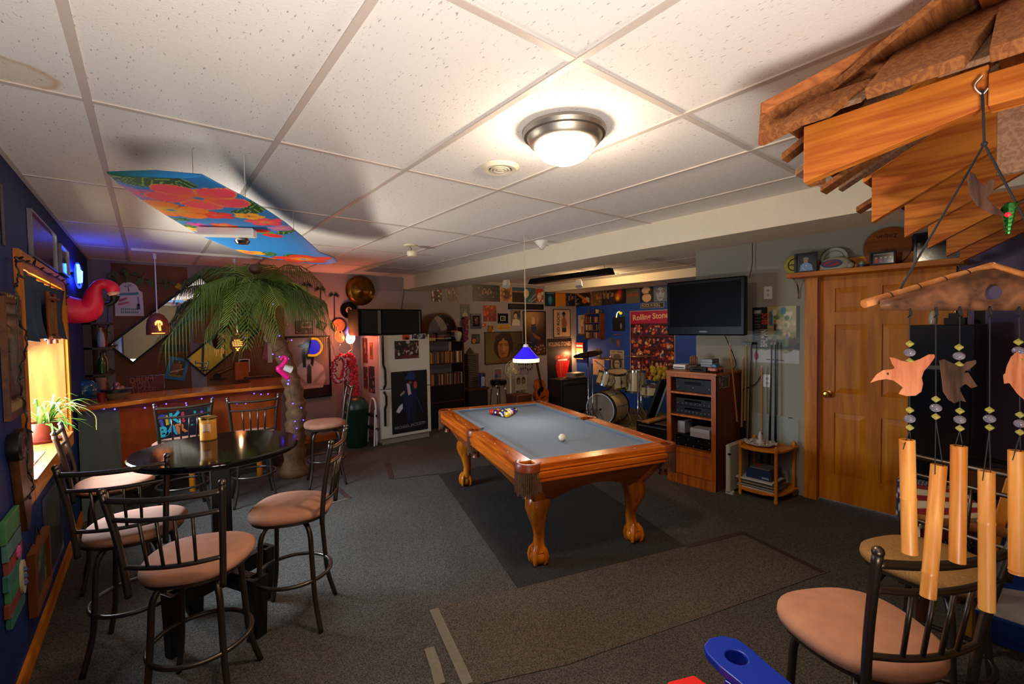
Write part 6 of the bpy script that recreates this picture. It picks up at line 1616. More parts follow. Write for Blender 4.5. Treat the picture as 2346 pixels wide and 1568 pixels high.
# shelf with arched wine rack at back bar
t = thing('leaf_garland', 'sparse green leaf vine strung across the reed mat at left', 'garland', PX(300, 700, 'y', 6.80))
gp = [PX(x, y, 'y', 6.815) for x, y in ((240, 850), (246, 760), (247, 690), (250, 640), (275, 628), (297, 630), (330, 640), (356, 650), (385, 648), (420, 655))]
MB().tube(bez(gp, 4), .003, 5).build('stem', GRW, t)
for k, p in enumerate(gp): 
 for q in range(3): a = k*1.3+q*2; MB().add([p, p+Vector((.05*math.cos(a), -.012, .05*math.sin(a)+.03)), p+Vector((.09*math.cos(a), -.02, .09*math.sin(a)-.02)), p+Vector((.04*math.cos(a+.8), -.006, .04*math.sin(a+.8)-.03))], [(0, 1, 2, 3)]).build('leaf', FR[1] if k != 9 else mat('yellow_leaf', '#a89818', .5), t)
t = thing('arched_rack', 'dark wooden rack with row of arches on the back bar by the palm trunk', 'rack', (1.2, 6.66, 1.0))
u0, u1 = PX(560, 865, 'y', 6.6).x, PX(655, 865, 'y', 6.6).x
MB().box(u0, 6.52, 1.0, u1, 6.60, 1.03).build('base', DWD, t)
for i in range(4):
 cx = lerp(u0+.45, u1-.06, i/3); MB().tube([(cx+.05*math.cos(a), 6.56, 1.08+.05*math.sin(a)) for a in [PI+PI*k/10 for k in range(11)]], .014, 8).build('arch', mat('rack_wood', '#2a1a12', .4), t)
m = MB()
for i in range(18): m.box(lerp(u0+.03, u1-.2, i/17)-.008, 6.515, 1.032, lerp(u0+.03, u1-.2, i/17)+.008, 6.52, 1.04)
m.build('pale_trim', mat('pink_trim', '#8a5a54', .4), t)
o = MB().box(u0-.1, 6.6, 1.0, u0+.05, 6.72, 1.22).build('wooden_box', BARP); tag(o, 'upright brown wooden box on the back bar left of the arched rack', 'box')
# ---- wall between palm and fridge
o = MB().lathe([(.0005, .035), (.03, .033), (.05, .018), (.14, .010), (.225, .0), (.222, -.004), (.14, .004), (.0005, .012)], (0, 0, 0), 48)
gong = PX(826, 666, 'y', YB-.06); M = Matrix.Translation(gong) @ Matrix.Rotation(PI/2, 4, 'X'); o.v = [tuple(M @ Vector(v)) for v in o.v]
o = o.build('cymbal', mat('old_brass', '#7a5618', .3, .85, noise=.25, nscale=12), smooth='soft'); tag(o, 'large round brass cymbal hung on the wall under the ceiling', 'cymbal')
def wdisc(x, y, r, nm, lb, cat, rim, face, prof_=None, bits=None, plane='B', dpt=.04):
 F = WALL[plane]; p = PX(x, y, F[3], F[4]); u, v = wpt(plane, x, y); M = wframe(F[0], F[1], F[2], u, v, 0, .001)
 t_ = thing(nm, lb, cat, M @ Vector((0, -r, 0)))
 q = MB().lathe([(r*.92, 0), (r, .01), (r, dpt-.008), (r*.95, dpt), (r*.86, dpt-.006), (r*.84, dpt*.25)], (0, 0, 0), 36); q.v = [tuple(M @ Vector(v_)) for v_ in q.v]; q.build('rim', rim, t_, smooth=True)
 q = MB().prism(circ(0, 0, r*.86, n=36), dpt*.4, dpt*.5, M); q.build('face', face, t_)
 return t_, M, dpt*.5
t, M, z = wdisc(798, 711, .125, 'eight_ball_clock', 'black round wall ornament like an eight ball, below the cymbal', 'wall clock', mat('gloss_black', '#080808', .12), mat('gloss_black'))
MB().prism(circ(0, 0, .045), z, z+.004, M).build('white_disc', mat('cream_disc', '#b89a78', .4), t); text('8', shiftM(M, 0, 0, z+.0045), .085, BLACK, t, bold=.03)
t, M, z = wdisc(775, 746, .11, 'wall_clock', 'small black rimmed clock with amber face, above the tulip lamp', 'wall clock', BLACK, mat('amber_face', '#c87a48', .4))
MB().prism([(-.003, 0), (.003, 0), (.002, .05), (-.002, .05)], z, z+.003, shiftM(M, 0, 0, 0, .9)).build('hour_hand', BLACK, t); MB().prism([(-.002, 0), (.002, 0), (.001, .075), (-.001, .075)], z, z+.003, shiftM(M, 0, 0, 0, 2.2)).build('minute_hand', BLACK, t)
pic('B', (676, 735, 718, 766), ['#3a1020', ('r', .34, .46, .9, .90, '#a89890'), ('e', .5, .68, .1, .14, '#5a4a48'), ('e', .7, .68, .1, .14, '#463a3c'), ('s', 12, .02, ['#b09a98'], (.1, .1, .9, .25))], 'dark maroon plaque with small photo of two people, above the large portrait poster', 'photo_plaque', 'plaque', th=.02)
pic('B', (737, 747), ['#101010', ('e', .5, .5, .25, .3, '#3c3430')], 'small black square ornament hung tilted near the frond tips', 'wall_ornament', 'ornament', size=(.11, .11), rot=math.radians(-28), frame=BLACK, fw=.015, th=.03)
pic('B', (655, 738, 663, 748), ['#8a5a58', ('e', .5, .5, .3, .35, '#a8a0a0')], 'tiny red edged card left of the maroon plaque', 'card', 'card')
M = wframe(*WALL['B'][:3], *wpt('B', 737, 690), 0, .01)
t = thing('palm_metal_art', 'black cut metal palm tree silhouette on the wall behind the frond tips', 'wall art', M @ Vector((0, -.28, 0)))
BLU = mat('dark_metal_cut', '#10121a', .4)
for (tx, h0, h1) in ((-.20, -.05, .22), (-.02, -.12, .17), (.17, -.22, .09)):
 m = MB(); m.prism([(tx-.008, h0-.08), (tx+.008, h0-.08), (tx+.012, h1), (tx, h1)], 0, .004, M)
 for k in range(7):
  a = -.4+k*.65; m.prism([(tx, h1), (tx+.05*math.cos(a), h1+.04*math.sin(a)+.01), (tx+.085*math.cos(a), h1+.04*math.sin(a)-.025), (tx+.045*math.cos(a), h1+.03*math.sin(a)-.012)], 0, .004, M)
 m.build('palm_shape', BLU, t)
# big framed portrait poster (pensive man with a hat)
pic('B', (654, 770, 757, 913), ['#8a7c72', ('r', 0, 0, 1, .18, '#2c2624'), ('r', .12, .55, .34, .8, '#8a7a70'), ('l', [(.12, .8), (.34, .8), (.34, .55)], .012, '#5a4c48'),
 ('p', [(.18, .14), (.14, .42), (.3, .56), (.46, .62), (.66, .6), (.84, .5), (.9, .3), (.82, .14)], '#b8aea4'), ('p', [(.44, .2), (.45, .5), (.5, .56), (.56, .5), (.56, .2)], '#3c3432'), ('e', .5, .77, .12, .10, '#6a5a50'), ('p', [(.36, .5), (.34, .78), (.42, .86), (.44, .5)], '#221c1a'), ('p', [(.6, .5), (.66, .8), (.58, .86), (.54, .55)], '#221c1a'),
 ('e', .43, .855, .17, .035, '#1c1816'), ('e', .52, .89, .13, .06, '#1c1816'), ('r', .3, .19, .74, .225, '#a89c90'), ('l', [(.2, .38), (.42, .22)], .08, '#96897e'), ('l', [(.84, .4), (.62, .24)], .08, '#96897e'), ('e', .5, .68, .07, .05, '#2c2422')],
 'large black framed portrait poster of a seated person in a cap, beside the red lamp', 'picture_frame', 'picture', frame=BLACK, fw=.022, th=.03, glassy=True)
# cap hung on the frame, blue with yellow edge
F_ = (Vector((0, 6.815, 0)), Vector((1, 0, 0)), Vector((0, -1, 0)), 'y', 6.815); u, v = wpt(F_, 718, 796); M = wframe(F_[0], F_[1], F_[2], u, v)
t = thing('foam_crescent', 'blue crescent ornament with yellow edge hanging over the portrait poster', 'ornament', M @ Vector((0, -.13, 0)))
P_o = bez([(-.08, -.11, 0), (.02, -.115, 0), (.09, -.06, 0), (.105, .03, 0), (.05, .11, 0), (-.03, .125, 0)], 6); 
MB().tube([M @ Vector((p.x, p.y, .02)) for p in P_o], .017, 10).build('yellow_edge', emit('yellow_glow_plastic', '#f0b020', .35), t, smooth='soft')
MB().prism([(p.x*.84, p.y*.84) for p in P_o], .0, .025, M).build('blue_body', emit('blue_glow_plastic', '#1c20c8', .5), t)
# tulip floor lamp
lx, ly = PX(784, 1016, 'z', 0).x, PX(784, 1016, 'z', 0).y; lx, ly = PX(786, 900, 'y', 6.45).x, 6.45
def lp2(x, y): p = PX(x, y, 'y', ly); return Vector((p.x, ly, p.z))
t = thing('floor_lamp', 'floor lamp with three tulip shaped glowing red, white and blue glass shades', 'floor lamp', (lx, ly, 0))
MB().lathe([(.115, 0), (.118, .012), (.06, .022), (.012, .03)], (lx, ly, 0), 28).build('base', NICKEL, t, smooth=True)
MB().tube([(lx, ly, .02), lp2(786, 830)], .009, 10).build('pole', NICKEL, t, smooth=True)
for nm, pts in (('arm', [(786, 832), (776, 808), (774, 798), (780, 790)]), ('arm', [(786, 832), (800, 818), (807, 805), (804, 792)]), ('arm', [(786, 832), (796, 810), (806, 800), (808, 785)])): MB().tube(bez([lp2(*q) for q in pts], 5), .005, 8).build(nm, NICKEL, t, smooth='soft')
def tulip(x, y, m_, tilt, dy=0, sc=1):
 c_ = lp2(x, y); c_.y += dy
 rg = []
 for k, (r_, h_) in enumerate([(.012, -.075), (.045, -.055), (.064, -.01), (.058, .03), (.045, .06)]): 
  rg.append([c_+Vector((r_*sc*math.cos(a)+tilt*h_, r_*sc*math.sin(a), h_*sc+(.03*math.cos(3*a) if k == 4 else 0))) for a in [2*PI*i/24 for i in range(24)]])
 MB().loft(rg, caps=False).build('tulip_shade', m_, t, smooth='soft')
tulip(778, 773, emit('red_lit_glass', '#ff4a24', 3.0), -.2); tulip(803, 776, emit('white_lit_glass', '#ffb890', 9), .1); tulip(806, 762, emit('blue_lit_tulip', '#3a50ff', 1.2), .1, .09, .9)
a_ = lp2(790, 770); point('tulip_red', (a_.x+.02, ly-.08, a_.z-.02), .012, 9, (1, .13, .06)); point('tulip_ceiling', (a_.x-.05, ly-.0, a_.z+.10), .012, 5, (1, .35, .12))
# leis hanging on the lamp
RS = mat('red_lei', '#c01c28', .7, noise=.3, nscale=60); RW = mat('white_lei', '#c8a8a4', .7); PK = mat('pink_lei', '#e0384c', .7, noise=.4, nscale=50)
def lei(nm, lb, pts, r, m1, m2, yy):
 P = [PX(x, y, 'y', yy) for x, y in pts]; P = [Vector((p.x, yy, p.z)) for p in P]; cu = bez(P, 6)
 t_ = thing(nm, lb, 'garland', min(P, key=lambda v: v.z))
 rn = random.Random(len(pts)); m = MB()
 for i, p in enumerate(cu):
  for q in range(4): m.ball(p+Vector((rn.uniform(-r, r), rn.uniform(-r, r), rn.uniform(-r, r)))*.7, r*.62, 8)
 m.build('red_petals', m1, t_, smooth='soft'); m = MB()
 for i, p in enumerate(cu): m.ball(p+Vector((rn.uniform(-r, r)*.5, -r*.95, rn.uniform(-r, r)*.5)), r*.42, 6)
 m.build('white_petals', m2, t_, smooth='soft')
lei('flower_garland', 'round red and white flower garland hanging left on the tulip lamp', [(785, 815), (772, 824), (764, 845), (766, 868), (776, 873), (787, 862), (791, 838), (786, 818)], .035, RS, RW, 6.36)
lei('flower_garland', 'long pink red flower garland hanging right on the tulip lamp', [(797, 812), (808, 822), (814, 845), (815, 870), (818, 895), (810, 908), (806, 880), (806, 850), (800, 830)], .035, PK, RS, 6.38)
lei('flower_garland', 'dark red garland hanging lowest, behind the long pink one', [(790, 840), (790, 880), (795, 915), (806, 912), (804, 870)], .026, RS, mat('olive_petal', '#4a4a18', .7), 6.48)
# green bin
bc = Vector((PX(820, 980, 'y', 6.2).x-.02, 6.2, 0)); DG = mat('dark_green_plastic', '#0c2a1e', .4)
t = thing('trash_can', 'dark green swing top bin standing beside the fridge', 'bin', bc)
MB().lathe([(.13, 0), (.135, .01), (.165, .50), (.17, .51), (.17, .53), (.16, .535)], bc, 36).build('bucket', DG, t, smooth=True)
MB().lathe([(.168, .53), (.166, .56), (.148, .62), (.11, .665), (.055, .685), (.0005, .69)], bc, 36).build('dome_lid', mat('green_lid', '#123828', .35), t, smooth=True)
# white step stool folded
t = thing('step_stool', 'folded white metal step stool leaning on the side of the fridge', 'step stool', (2.40, 6.1, 0))
pA = PX(856, 1023, 'z', 0); xs_ = pA.x
def sp(x, y): p = PX(x, y, 'x', 2.41); return Vector((2.41, p.y, p.z))
yy = 6.12
MB().tube(bez([(2.40, 6.02, .01), (2.41, 6.04, .35), (2.42, 6.08, .58), (2.42, 6.16, .64), (2.42, 6.26, .58), (2.40, 6.3, .3), (2.39, 6.32, .01)], 6), .012, 10).build('hoop_frame', WHITE, t, smooth='soft')
MB().tube([(2.36, 6.0, .01), (2.39, 6.02, .50)], .011, 8).build('leg', WHITE, t); MB().tube([(2.36, 6.28, .01), (2.39, 6.28, .50)], .011, 8).build('leg', WHITE, t)
for z in (.22, .40): MB().box(2.37, 6.02, z, 2.42, 6.28, z+.03).build('step', BLACK, t)
# ================================================================ fridge
FW = mat('fridge_white', '#c8c0b0', .35)
t = thing('refrigerator', 'white top freezer refrigerator with black handles and posters on its doors', 'refrigerator', (2.85, 6.35, 0))
fx0, fx1, fy = 2.47, 3.235, 6.0
MB().box(fx0, fy+.06, .03, fx1, 6.72, 1.515).build('body', mat('fridge_side', '#a8a09c', .4), t, bevel=.006)
zs = PX(925, 889, 'y', fy).z
MB().box(fx0, fy, .08, fx1, fy+.055, zs-.004).build('fridge_door', FW, t, bevel=.008)
MB().box(fx0, fy, zs+.004, fx1, fy+.055, 1.52).build('freezer_door', FW, t, bevel=.008)
MB().box(fx0+.02, fy+.03, .0, fx1-.02, 6.6, .08).build('kick_grille', mat('grille_beige', '#8a8070', .5), t)
for (z0, z1, nm) in ((zs+.02, 1.515, 1), (zs-.50, zs-.02, 0)):
 if nm: pts = [(fx0+.035, fy-.02, z1), (fx0+.035, fy-.025, lerp(z0, z1, .45)), (fx0+.055, fy-.04, lerp(z0, z1, .35)), (fx0+.055, fy-.04, z0+.05), (fx0+.035, fy-.02, z0)]
 else: pts = [(fx0+.035, fy-.02, z1), (fx0+.06, fy-.04, z1-.06), (fx0+.06, fy-.04, z1-.18), (fx0+.045, fy-.025, z1-.24), (fx0+.045, fy-.02, z0)]
 m = MB()
 for a, b_ in zip(pts[:-1], pts[1:]): m.beam(a, b_, .022, .03, up=(0, 1, 0))
 m.build('handle', BLACK, t)
FF = (Vector((0, fy-.003, 0)), Vector((1, 0, 0)), Vector((0, -1, 0)), 'y', fy-.003)
blk = ['#0a0a12', ('e', .52, .76, .06, .07, '#8a3a28'), ('p', [(.36, .86), (.42, .92), (.5, .99), (.62, .96), (.68, .88), (.6, .84), (.46, .86)], '#1c2c5a'), ('p', [(.30, .60), (.42, .84), (.52, .78), (.62, .82), (.70, .6), (.66, .3), (.58, .08), (.52, .4), (.44, .1), (.38, .4)], '#101a38'),
 ('p', [(.42, .80), (.5, .78), (.54, .62), (.46, .60)], '#b0a0a0'), ('l', [(.34, .66), (.26, .62)], .05, '#a87868'), ('p', [(.12, .36), (.2, .44), (.3, .48), (.3, .40), (.2, .33)], '#b8b8c0'), ('l', [(.7, .55), (.86, .3)], .012, '#24386a'), ('l', [(.47, .45), (.5, .2)], .01, '#1c2c50'), ('e', .66, .76, .05, .06, '#a04030')]
pic(FF, (897, 850, 979, 990), blk, 'tall black poster of a dancer with hat and white glove on the fridge door', 'poster', 'poster', texts=[('MICHAEL JACKSON', .5, .105, .05, '#6a6a74', .86, 3)], th=.004, gap=.001)
pic(FF, (904, 781, 959, 822), ['#24201e', ('s', 60, .035, ['#8a6a50', '#5a2a20', '#b0a090', '#101014', '#6a1c1c']), ('r', .2, 0, .95, .2, '#5a1c18'), ('s', 30, .02, ['#c8b8a8', '#3a2018'], (.1, .3, .95, .9))], 'dark group photo poster on the freezer door', 'poster', 'poster', gap=.001)
pic(FF, (922, 768, 938, 779), ['#b83018', ('e', .6, .3, .3, .3, '#2a1410')], 'small orange red magnet card on the freezer door', 'magnet', 'magnet', gap=.001)
pic(FF, (944, 765, 979, 777), ['#2a2a2a', ('s', 26, .05, ['#b0b0a8', '#101010', '#8a9090'])], 'narrow black and white magnet strip at the top right of the freezer', 'magnet', 'magnet', gap=.001)
FS = (Vector((fx0-.002, 0, 0)), Vector((0, -1, 0)), Vector((-1, 0, 0)), 'x', fx0-.002)
for i, (y0, y1, z0, z1, sh, lb) in enumerate([(6.62, 6.44, 1.12, 1.48, ['#6a2418', ('e', .5, .6, .2, .25, '#c86a3a'), ('s', 14, .08, ['#2a1010', '#a83a18'])], 'red tinted poster at the back top of the fridge side'), (6.36, 6.24, 1.18, 1.42, ['#8a5a30', ('e', .5, .5, .25, .3, '#2a3a1c')], 'small greenish picture on the fridge side near the front'), (6.62, 6.46, .74, 1.06, ['#3a1c18', ('s', 16, .08, ['#a84a28', '#6a5a50'])], 'narrow dark poster low at the back of the fridge side'), (6.42, 6.2, .70, 1.08, ['#241820', ('s', 22, .06, ['#b05030', '#8a8a98', '#5a1c28'])], 'dark photo poster low near the front of the fridge side')]):
 M = wframe(FS[0], FS[1], FS[2], -(y0+y1)/2, (z0+z1)/2); tag(paint_mesh('poster', abs(y0-y1), z1-z0, sh, M, .006), lb, 'poster')
# speaker on the fridge
t = thing('loudspeaker', 'long black loudspeaker lying on its side on top of the fridge', 'loudspeaker', (2.7, 6.3, 1.521))
MB().box(2.20, 6.04, 1.522, 3.14, 6.45, 1.885).build('cabinet', mat('speaker_vinyl', '#0c0b0b', .85, spec=.2), t, bevel=.006)
MB().box(2.53, 6.032, 1.545, 3.08, 6.04, 1.865).build('grille_cloth', mat('speaker_cloth', '#070707', .95), t)
MB().box(2.24, 6.030, 1.55, 2.46, 6.04, 1.86).build('horn_panel', mat('horn_panel', '#1a201e', .3), t)
MB().box(2.465, 6.028, 1.545, 2.51, 6.04, 1.865).build('aluminium_strip', mat('aluminium', '#8a8678', .35, .8), t); MB().box(3.09, 6.03, 1.55, 3.11, 6.04, 1.86).build('aluminium_strip', MATS['aluminium'], t)
o = MB().tube(bez([(3.25, 6.83, 2.25), (3.235, 6.84, 2.1), (3.20, 6.83, 1.93), (3.18, 6.6, 1.89), (3.1, 6.4, 1.89)], 6), .004, 6).build('cable', BLACK); tag(o, 'thin black cable hanging from the beam to the loudspeaker', 'cable')
# ================================================================ shelf tower right of the fridge
t = thing('media_shelf', 'dark tall shelf full of disc cases with a bentwood arch on top', 'shelf', (3.68, 6.5, 0))
def at_y(x, y, yy): return PX(x, y, 'y', yy)
sy_ = 6.42
sx0, sx1 = at_y(983, 850, sy_).x, at_y(1062, 850, sy_).x
zz = [at_y(1020, q, sy_).z for q in (781, 832, 882)]
MB().box(sx0-.02, sy_, 0, sx0, 6.8, zz[0]+.0).box(sx1, sy_, 0, sx1+.02, 6.8, 1.62).build('side_panel', DWD, t)
for z in zz+[.42]: MB().box(sx0, sy_, z-.02, sx1, 6.8, z).build('shelf_board', DWD, t)
MB().box(sx0, sy_+.01, .0, sx1, sy_+.03, zz[2]-.03).build('lower_door', mat('dark_cabinet_door', '#0c0a0a', .4), t)
# bentwood arch: broad band
ac = at_y(1015, 768, 6.45); m = MB(); rings = []
for i in range(25):
 a = PI*i/24; rings.append([(ac.x+.29*math.cos(a)*q[0], 6.45+q[1], ac.z-.0+.36*math.sin(a)*q[0]) for q in ((1, 0), (1, .3), (.93, .3), (.93, 0))])
MB().loft(rings).build('bentwood_arch', wood('dark_bentwood', '#3c1e0c', '#6a3a18', 'z', 6, .2, .3, .3), t, smooth=True)
rn = random.Random(21); SP = ['#3a2a2a', '#7a3a28', '#a89a88', '#24242c', '#5a4a40', '#b87828', '#8a2c20', '#c8c0b0', '#2c3a4a', '#4a2a3a', '#141418', '#6a6058', '#c8a040']
def spines(x0, x1, y, z, h, lb, grp, nm='disc_case', cat='disc case', w=.0145, dep=.13, alongy=False):
 x = x0; k = 0
 protos = {}
 while x < x1-w:
  hh = h*rn.uniform(.92, 1); ww = w*rn.choice((.8, 1, 1, 1.3)); c = rn.choice(SP); yy = y+rn.uniform(0, .012)
  b = MB()
  if alongy: b.box(yy, x, z, yy+dep, x+ww*.92, z+hh)
  else: b.box(x, yy, z, x+ww*.92, yy+dep, z+hh)
  o = b.build(nm, mat('spine_'+c[1:], c, .35)); tag(o, lb, cat, grp); x += ww; k += 1
spines(sx0+.01, sx1-.01, sy_+.01, zz[1], (zz[0]-zz[1])*.52, 'thin disc case standing in the upper row of the dark shelf by the fridge', 'disc cases in the upper row')
spines(sx0+.01, sx1-.01, sy_+.01, zz[2], (zz[1]-zz[2])*.52, 'thin disc case standing in the lower row of the dark shelf by the fridge', 'disc cases in the lower row')
# stacks on top
for i, (xx, n, cs_) in enumerate([(sx0+.08, 7, 0), (sx0+.24, 8, 1), (sx0+.38, 7, 2), (sx0+.50, 10, 3)]):
 z = zz[0]+.001
 for k in range(n):
  c = rn.choice(SP) if k else '#a8842c' if i == 0 else '#15151a'
  h = .016; dx = rn.uniform(-.008, .008); o = MB().box(xx-.065+dx, sy_+.02, z, xx+.065+dx, sy_+.16, z+h-.001).build('disc_case', mat('spine_'+c[1:], c, .35))
  tag(o, 'disc case lying flat in the %s stack on top of the dark shelf' % ('first', 'second', 'third', 'fourth')[i], 'disc case', 'disc cases stacked flat, %s pile' % ('first', 'second', 'third', 'fourth')[i]); z += h
p = at_y(1047, 770, sy_-.03)
t = thing('mannequin_bust', 'pale green white mannequin head hung upside down on the shelf corner', 'mannequin head', (p.x, sy_-.03, at_y(1047, 784, sy_).z))
MB().lathe([(.03, -.09), (.034, -.06), (.05, -.03), (.062, .02), (.058, .06), (.03, .075), (.0005, .078)], (p.x, sy_-.06, p.z), 20).build('head', mat('pale_foam', '#a8a888', .7), t, smooth='soft')
m = MB(); p = at_y(1018, 742, 6.44)
t = thing('metal_letters', 'shiny little metal script ornament on the shelf under the arch', 'ornament', (p.x, 6.44, p.z-.05))
for i in range(7): q = -.07+i*.022; MB().tube([(p.x+q, 6.44, p.z-.04), (p.x+q+.006, 6.44, p.z+.03*rn.random()), (p.x+q+.016, 6.44, p.z-.03)], .003, 6).build('metal_stroke', STEEL, t)
# clutter standing between shelf rows and things at right of shelf
t = thing('wicker_tower', 'dark woven wicker tower basket right of the disc shelf', 'basket', (0, 0, 0))
x0, x1 = at_y(1073, 850, 6.5).x, at_y(1098, 850, 6.5).x; zt_ = at_y(1085, 812, 6.5).z
WK = mat('dark_wicker', '#4a3a28', .7, noise=.4, nscale=90, bump=.6, bscale=90)
m = MB()
zq = at_y(1090, 890, 6.35).z+.002
while zq < zt_: m.rbox(x0, 6.5, zq, x1, 6.72, zq+.026, .01); zq += .032
m.build('woven_body', WK, t); MB().lathe([(.10, zt_), (.07, zt_+.05), (.0005, zt_+.12)], ((x0+x1)/2, 6.61, 0), 4).build('lid', WK, t)
t.location = ((x0+x1)/2, 6.61, .42)
for c_ in t.children: c_.location = c_.location-t.location
p = at_y(1105, 872, 6.4); t = thing('purple_tin', 'tall purple cylinder tin with a picture, on the dark chest', 'tin', (p.x, 6.4, at_y(1105, 890, 6.4).z))
z0_, z1_ = at_y(1105, 889, 6.4).z, at_y(1105, 855, 6.4).z
MB().lathe([(.0005, z0_), (.055, z0_), (.055, z1_), (.0005, z1_)], (p.x, 6.4, 0), 24).build('tin', mat('purple_print', '#2c1650', .35), t, smooth=True)
cylpatch(Vector((p.x, 6.4, 0)), .056, -PI/2-.3, 1.2, z0_+.04, z1_-.06, 'printed_picture', mat('pale_print', '#8a9a98', .4, noise=.5, nscale=30), t)
x0, x1, zt_ = at_y(1064, 900, 6.35).x, at_y(1117, 900, 6.35).x, at_y(1090, 890, 6.35).z
t = thing('dark_chest', 'dark chest with reddish lid between the disc shelf and black stool', 'chest', ((x0+x1)/2, 6.5, 0))
x0 += .09; MB().box(x0, 6.35, 0, x1, 6.78, zt_-.04).build('body', mat('chest_black', '#0e0c0d', .5), t); MB().box(x0-.02, 6.33, zt_-.04, x1+.02, 6.8, zt_).build('lid', mat('chest_lid', '#3a1612', .4), t)
p = at_y(1066, 770, 6.81); o = MB()
rn = random.Random(4)
for k in range(30): o.ball((p.x+rn.uniform(-.04, .05), 6.81+rn.uniform(-.01, .01), lerp(1.38, 1.78, k/29)), .032, 7)
o = o.build('feather_boa', mat('dusty_pink_feather', '#7a3450', .9, noise=.3, nscale=30)); tag(o, 'dusty pink feather boa hanging beside the disc shelf', 'feather boa')
pic('B', (1062, 800, 1076, 850), ['#8a8890', ('s', 18, .08, ['#3a3840', '#b0a8b8'])], 'tall grey patterned scarf strip hanging right of the disc shelf', 'scarf', 'scarf')
# black stool with chrome legs
p = at_y(1142, 875, 6.5); zt_ = p.z+.0
t = thing('round_stool', 'round black padded stool on chrome legs in front of the back wall', 'stool', (p.x, 6.5, 0))
MB().lathe([(.0005, zt_-.05), (.13, zt_-.05), (.15, zt_-.035), (.15, zt_+.02), (.13, zt_+.04), (.0005, zt_+.045)], (p.x, 6.5, 0), 32).build('seat', mat('black_vinyl', '#0a0a0a', .2), t, smooth=True)
MB().tube([(p.x+.135*math.cos(a), 6.5+.135*math.sin(a), zt_-.06) for a in [2*PI*i/30 for i in range(30)]], .01, 8, closed=True).build('chrome_ring', STEEL, t, smooth='soft')
for k in range(4): a = PI/4+k*PI/2; MB().tube([(p.x+.09*math.cos(a), 6.5+.09*math.sin(a), zt_-.06), (p.x+.13*math.cos(a), 6.5+.13*math.sin(a), zt_-.15), (p.x+.17*math.cos(a), 6.5+.17*math.sin(a), 0)], .011, 10).build('leg', STEEL, t, smooth='soft')
# fan
yy = 6.15; c_ = at_y(1174, 847, yy); c_.y = yy
t = thing('pedestal_fan', 'ivory pedestal fan with round wire cage', 'fan', (c_.x, yy, 0))
FI = mat('fan_ivory', '#d8cca0', .4)
MB().lathe([(.17, 0), (.17, .015), (.03, .03), (.015, .05)], (c_.x, yy+.06, 0), 28).build('base', FI, t, smooth=True)
MB().tube([(c_.x, yy+.06, .03), (c_.x, yy+.06, c_.z)], .014, 12).build('pole', FI, t, smooth=True)
m = MB()
for k in range(28): a = 2*PI*k/28; m.tube([(c_.x+.02*math.cos(a), yy-.03, c_.z+.02*math.sin(a)), (c_.x+.10*math.cos(a), yy-.035, c_.z+.10*math.sin(a)), (c_.x+.155*math.cos(a), yy, c_.z+.155*math.sin(a))], .002, 4)
for r_, dy in ((.155, 0), (.10, -.036)): m.tube([(c_.x+r_*math.cos(a), yy+dy, c_.z+r_*math.sin(a)) for a in [2*PI*i/36 for i in range(36)]], .003 if r_ > .12 else .0015, 5, closed=True)
m.build('wire_cage', FI, t)
for k in range(3):
 a = PI/2+k*2*PI/3; pts = []
 for q in range(12): b_ = 2*PI*q/12; pts.append((.080+.052*math.cos(b_), .042*math.sin(b_)))
 ca, sa = math.cos(a), math.sin(a)
 vs = [(c_.x+x*ca-y*sa, yy+.005+y*.25+d, c_.z+x*sa+y*ca) for d in (0, .004) for x, y in pts]
 MB().add(vs, [tuple(range(12)), tuple(range(12, 24))]+[(i, (i+1) % 12, 12+(i+1) % 12, 12+i) for i in range(12)]).build('blade', mat('fan_blade', '#c8c09a', .35), t)
MB().lathe([(.0005, -.045), (.03, -.03), (.032, .02)], (c_.x, yy, c_.z), 20, 'y').build('hub', FI, t, smooth=True); MB().lathe([(.045, .02), (.05, .08), (.03, .10)], (c_.x, yy, c_.z), 20, 'y').build('motor', FI, t, smooth=True)
# guitar leaning
yy = 6.0; def_ = lambda x, y: Vector((at_y(x, y, yy).x, yy, at_y(x, y, yy).z))
t = thing('acoustic_guitar', 'orange brown acoustic guitar leaning in the corner beside the fan', 'guitar', def_(1243, 925))
b0, b1 = def_(1247, 925), def_(1237, 872); ax3 = (b1-b0).normalized(); sx3 = ax3.cross(Vector((0, 1, 0))).normalized(); Lb = (b1-b0).length
ol = []
for i in range(48):
 a = 2*PI*i/48; v_ = -math.cos(a); w_ = math.sin(a)
 r_ = (.175 if v_ < 0 else .135)*(1-.28*math.exp(-((v_-.15)/.25)**2)); ol.append((w_*r_, (v_+1)/2*Lb*1.05))
Mg = Matrix(((sx3.x, ax3.x, 0, b0.x), (sx3.y, ax3.y, -1, yy), (sx3.z, ax3.z, 0, b0.z), (0, 0, 0, 1)))
MB().prism(ol, -.09, 0, Mg).build('body', wood('guitar_spruce', '#8a3c10', '#b8601c', 'z', 20, .1, .25, .4), t, bevel=.004)
MB().prism(circ(0, Lb*.62, .05), 0, .0015, Mg).build('sound_hole', BLACK, t); MB().prism([(.03, Lb*.45), (.1, Lb*.35), (.11, Lb*.6), (.05, Lb*.72)], 0, .0012, Mg).build('pickguard', mat('pickguard', '#140c08', .3), t)
MB().prism([(-.06, Lb*.26), (.06, Lb*.26), (.06, Lb*.29), (-.06, Lb*.29)], 0, .006, Mg).build('bridge', DWD, t)
Ln = (def_(1237, 834)-b0).length
MB().prism([(-.022, Lb*.7), (.022, Lb*.7), (.02, Ln*.98), (-.02, Ln*.98)], 0, .015, Mg).build('neck', DWD, t); MB().prism([(-.02, Ln*.98), (.02, Ln*.98), (.032, Ln*1.12), (-.032, Ln*1.12)], -.003, .012, Mg).build('headstock', DWD, t)
